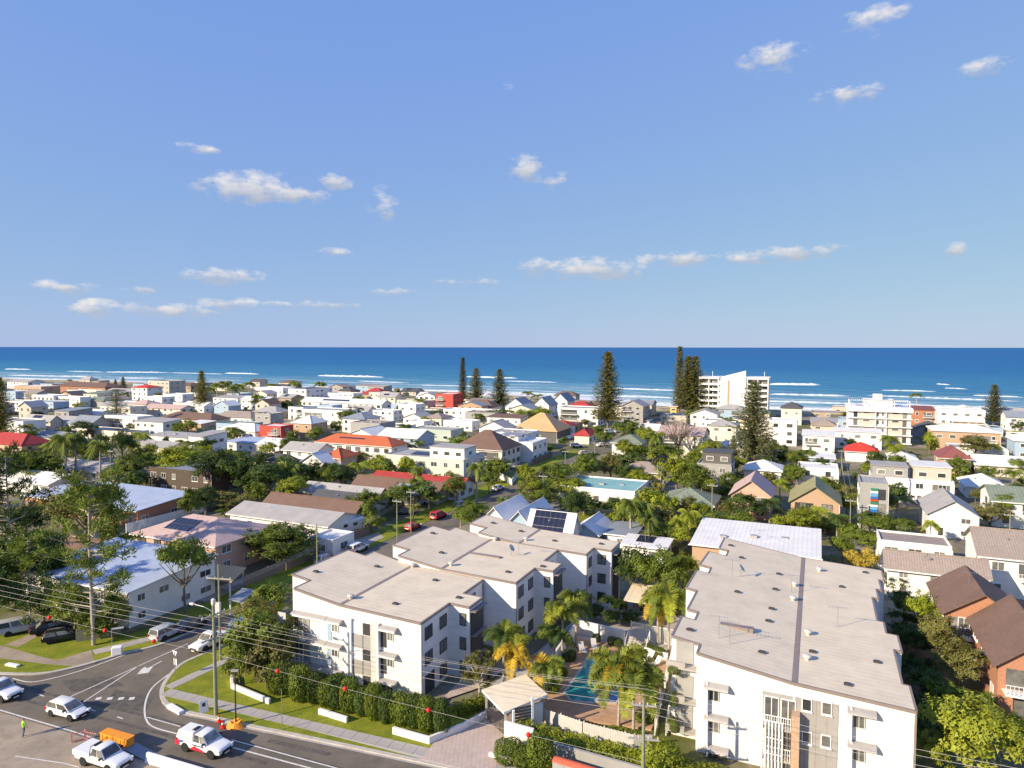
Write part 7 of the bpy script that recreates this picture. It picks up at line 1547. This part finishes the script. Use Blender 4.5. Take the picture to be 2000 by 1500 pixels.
for (x, yb, yt, lb) in MIDP:
    P = G(x, yb); h = (yb - yt) / pxm(P); pole(lb, P, h, ((h - .5, 1.0),), .13, rz=GRID); tops[x] = P + Vector((0, 0, h - .3))
for (a, b) in ((776, 803), (803, 895), (1061, 1104), (1030, 1061), (1161, 1213), (1213, 1248), (1643, 1660), (895, 930)):
    for k in (-.6, .6): wire(tops[a] + Vector((k, 0, 0)), tops[b] + Vector((k, 0, 0)), .4, .02, 'thin wire strung between the timber street poles', grp='wires between the street poles')
# lamp post, sign posts, cabinets by the road
P = G(461, 1421); t = thing('lamp_post', 'dark slender lamp post with orange netting wrapped at its foot', 'lamp post', P); MB().tube([(0, 0, 0), (0, 0, 5.7)], [.09, .06], 8).build('shaft', 'frame_dark', t); MB().box(-.35, .35, -.12, .12, 5.6, 5.75).build('lamp_head', 'greymetal', t)
mb = MB(); rr = random.Random(4)
for k in range(16): a = k / 16 * 6.283; mb.v += [(math.cos(a) * .95 * rr.uniform(.8, 1.2), math.sin(a) * .6 * rr.uniform(.8, 1.2), 0.02), (math.cos(a) * .5 * rr.uniform(.8, 1.2), math.sin(a) * .35, rr.uniform(.5, .8))]
for k in range(16): mb.f.append((2 * k, 2 * ((k + 1) % 16), 2 * ((k + 1) % 16) + 1, 2 * k + 1)); mb.m.append(0)
mb.f.append(tuple(2 * k + 1 for k in range(16))); mb.m.append(0); mb.build('netting', 'hi_orange', t)
def cone(x, y, lb): P = G(x, y); t = thing('traffic_cone', lb, 'cone', (P.x, P.y, .16)); MB().box(-.22, .22, -.22, .22, 0, .05).build('base', 'marker_red', t); MB().lathe([(.17, .05), (.11, .32)], 12).build('lower_cone', 'marker_red', t); MB().lathe([(.11, .32), (.075, .5)], 12).build('white_band', 'trim', t); MB().lathe([(.075, .5), (.03, .75)], 12).build('tip', 'marker_red', t)
cone(428, 1413, 'red traffic cone standing on the kerb'); cone(435, 1424, 'red traffic cone in the gutter beside the orange netting')
P = G(551, 1428); t = thing('sign_post', 'bare thin steel post on the grass by the hedge', 'post', P); MB().tube([(0, 0, 0), (0, 0, 4.2)], .035, 6).build('shaft', 'steel', t)
P = G(342, 1322); t = thing('give_way_sign', 'white-backed triangular give way sign on the corner', 'sign', P, R(150)); MB().tube([(0, 0, 0), (0, 0, 2.9)], .035, 6).build('shaft', 'steel', t)
mb = MB(); mb.v = [(-.42, -.05, 2.95), (.42, -.05, 2.95), (0, -.05, 2.25), (-.42, -.03, 2.95), (.42, -.03, 2.95), (0, -.03, 2.25)]; mb.f = [(0, 2, 1), (3, 4, 5), (0, 1, 4, 3), (1, 2, 5, 4), (2, 0, 3, 5)]; mb.m = [0] * 5; mb.build('sign_plate', 'trim', t)
for x in (-.22, .1): MB().box(x - .08, x + .12, -.05, -.03, 1.35, 2.1).build('sign_plate', 'trim', t)
P = G(219, 1268); t = thing('street_name_sign', 'white street name blade on a thin post by the verge', 'sign', P, R(25)); MB().tube([(0, 0, 0), (0, 0, 2.6)], .04, 6).build('shaft', 'steel', t); MB().box(0, 1.3, -.015, .015, 2.4, 2.62).build('sign_blade', 'trim', t)
P = G(229, 1280); o = bevel(MB().box(-.55, .55, -.4, .4, 0, .95).build('meter_box', 'trim', loc=(P.x, P.y, .15), rotz=R(20)), .08, 3); tag(o, 'white rounded utility box on the left verge', 'utility box')
P = G(398, 1392); t = thing('sandwich_board', 'white A-frame notice board on the corner grass', 'notice board', (P.x, P.y, .15), R(35))
for sg in (-1, 1): o = MB().box(-.4, .4, -.015, .015, 0, 1.15).build('panel', 'trim', t, loc=(0, sg * .28, 0)); o.rotation_euler = (sg * R(14), 0, 0)
MB().box(-.16, .16, -.31, -.3, .5, .85).build('emblem', 'frame_dark', t).rotation_euler = (R(-14), 0, 0)
# orange barriers and the long concrete barrier
hb = R(-21.5); P = G(288, 1487); t = thing('concrete_barrier', 'long white concrete road barrier running beside the utility', 'barrier', P, hb)
for k in range(4):
    mb = MB(); pr = [(-.32, 0), (.32, 0), (.30, .12), (.14, .45), (.10, .85), (-.10, .85), (-.14, .45), (-.30, .12)]; x0, x1 = k * 3.0, k * 3.0 + 2.96; n = len(pr)
    mb.v = [(x0, a, b) for a, b in pr] + [(x1, a, b) for a, b in pr]; mb.f = [tuple(range(n))[::-1], tuple(range(n, 2 * n))] + [(i, (i + 1) % n, n + (i + 1) % n, n + i) for i in range(n)]; mb.m = [0] * (n + 2); mb.build('barrier_unit', 'trim', t)
P = G(232, 1461); t = thing('flatbed_trailer', 'low grey flatbed trailer with loading ramp behind the tray-back utility', 'trailer', P, hb); M('deck_grey', (.22, .25, .29), .6, .1)
MB().box(-2.0, 1.7, -.6, .6, .40, .52).build('deck', 'deck_grey', t); mb = MB(); mb.v = [(1.72, -.6, .51), (4.2, -.6, .06), (4.2, .6, .06), (1.72, .6, .51), (1.72, -.6, .42), (4.2, -.6, .02), (4.2, .6, .02), (1.72, .6, .42)]; mb.f = [(0, 1, 2, 3), (7, 6, 5, 4), (0, 4, 5, 1), (1, 5, 6, 2), (2, 6, 7, 3), (3, 7, 4, 0)]; mb.m = [0] * 6; mb.build('ramp', 'deck_grey', t)
for sx in (-1.0, .4):
    for sy in (-.68, .68): MB().lathe([(.22, -.07), (.22, .07)], 14).build('wheel', 'rubber', t, loc=(sx, sy, .23)).rotation_euler = (R(90), 0, 0)
fw = Vector((math.cos(hb), math.sin(hb), 0))
for k in range(2):
    Q = P + fw * (-1.05 + 1.75 * k); t = thing('orange_crate', ('orange plastic barrier crate on the trailer end by the mesh panel', 'orange plastic barrier crate on the trailer next to the ramp')[k], 'crate', (Q.x, Q.y, .525), hb); bevel(MB().box(-.82, .82, -.42, .42, 0, .72).build('body', 'hi_orange', t), .06, 2)
    for x in (-.55, 0, .55): MB().box(x - .07, x + .07, -.46, .46, .1, .64).build('rib', 'hi_orange', t)
    MB().box(-.86, .86, -.45, .45, .722, .79).build('rim', 'hi_orange', t)
M('mesh_pink', (.70, .30, .25), .6); fence('red plastic mesh barrier panel by the orange barriers', [(140, 1452), (165, 1447), (188, 1452)], 1.0, 'mesh_pink', .22, 2.4, pw=.010)
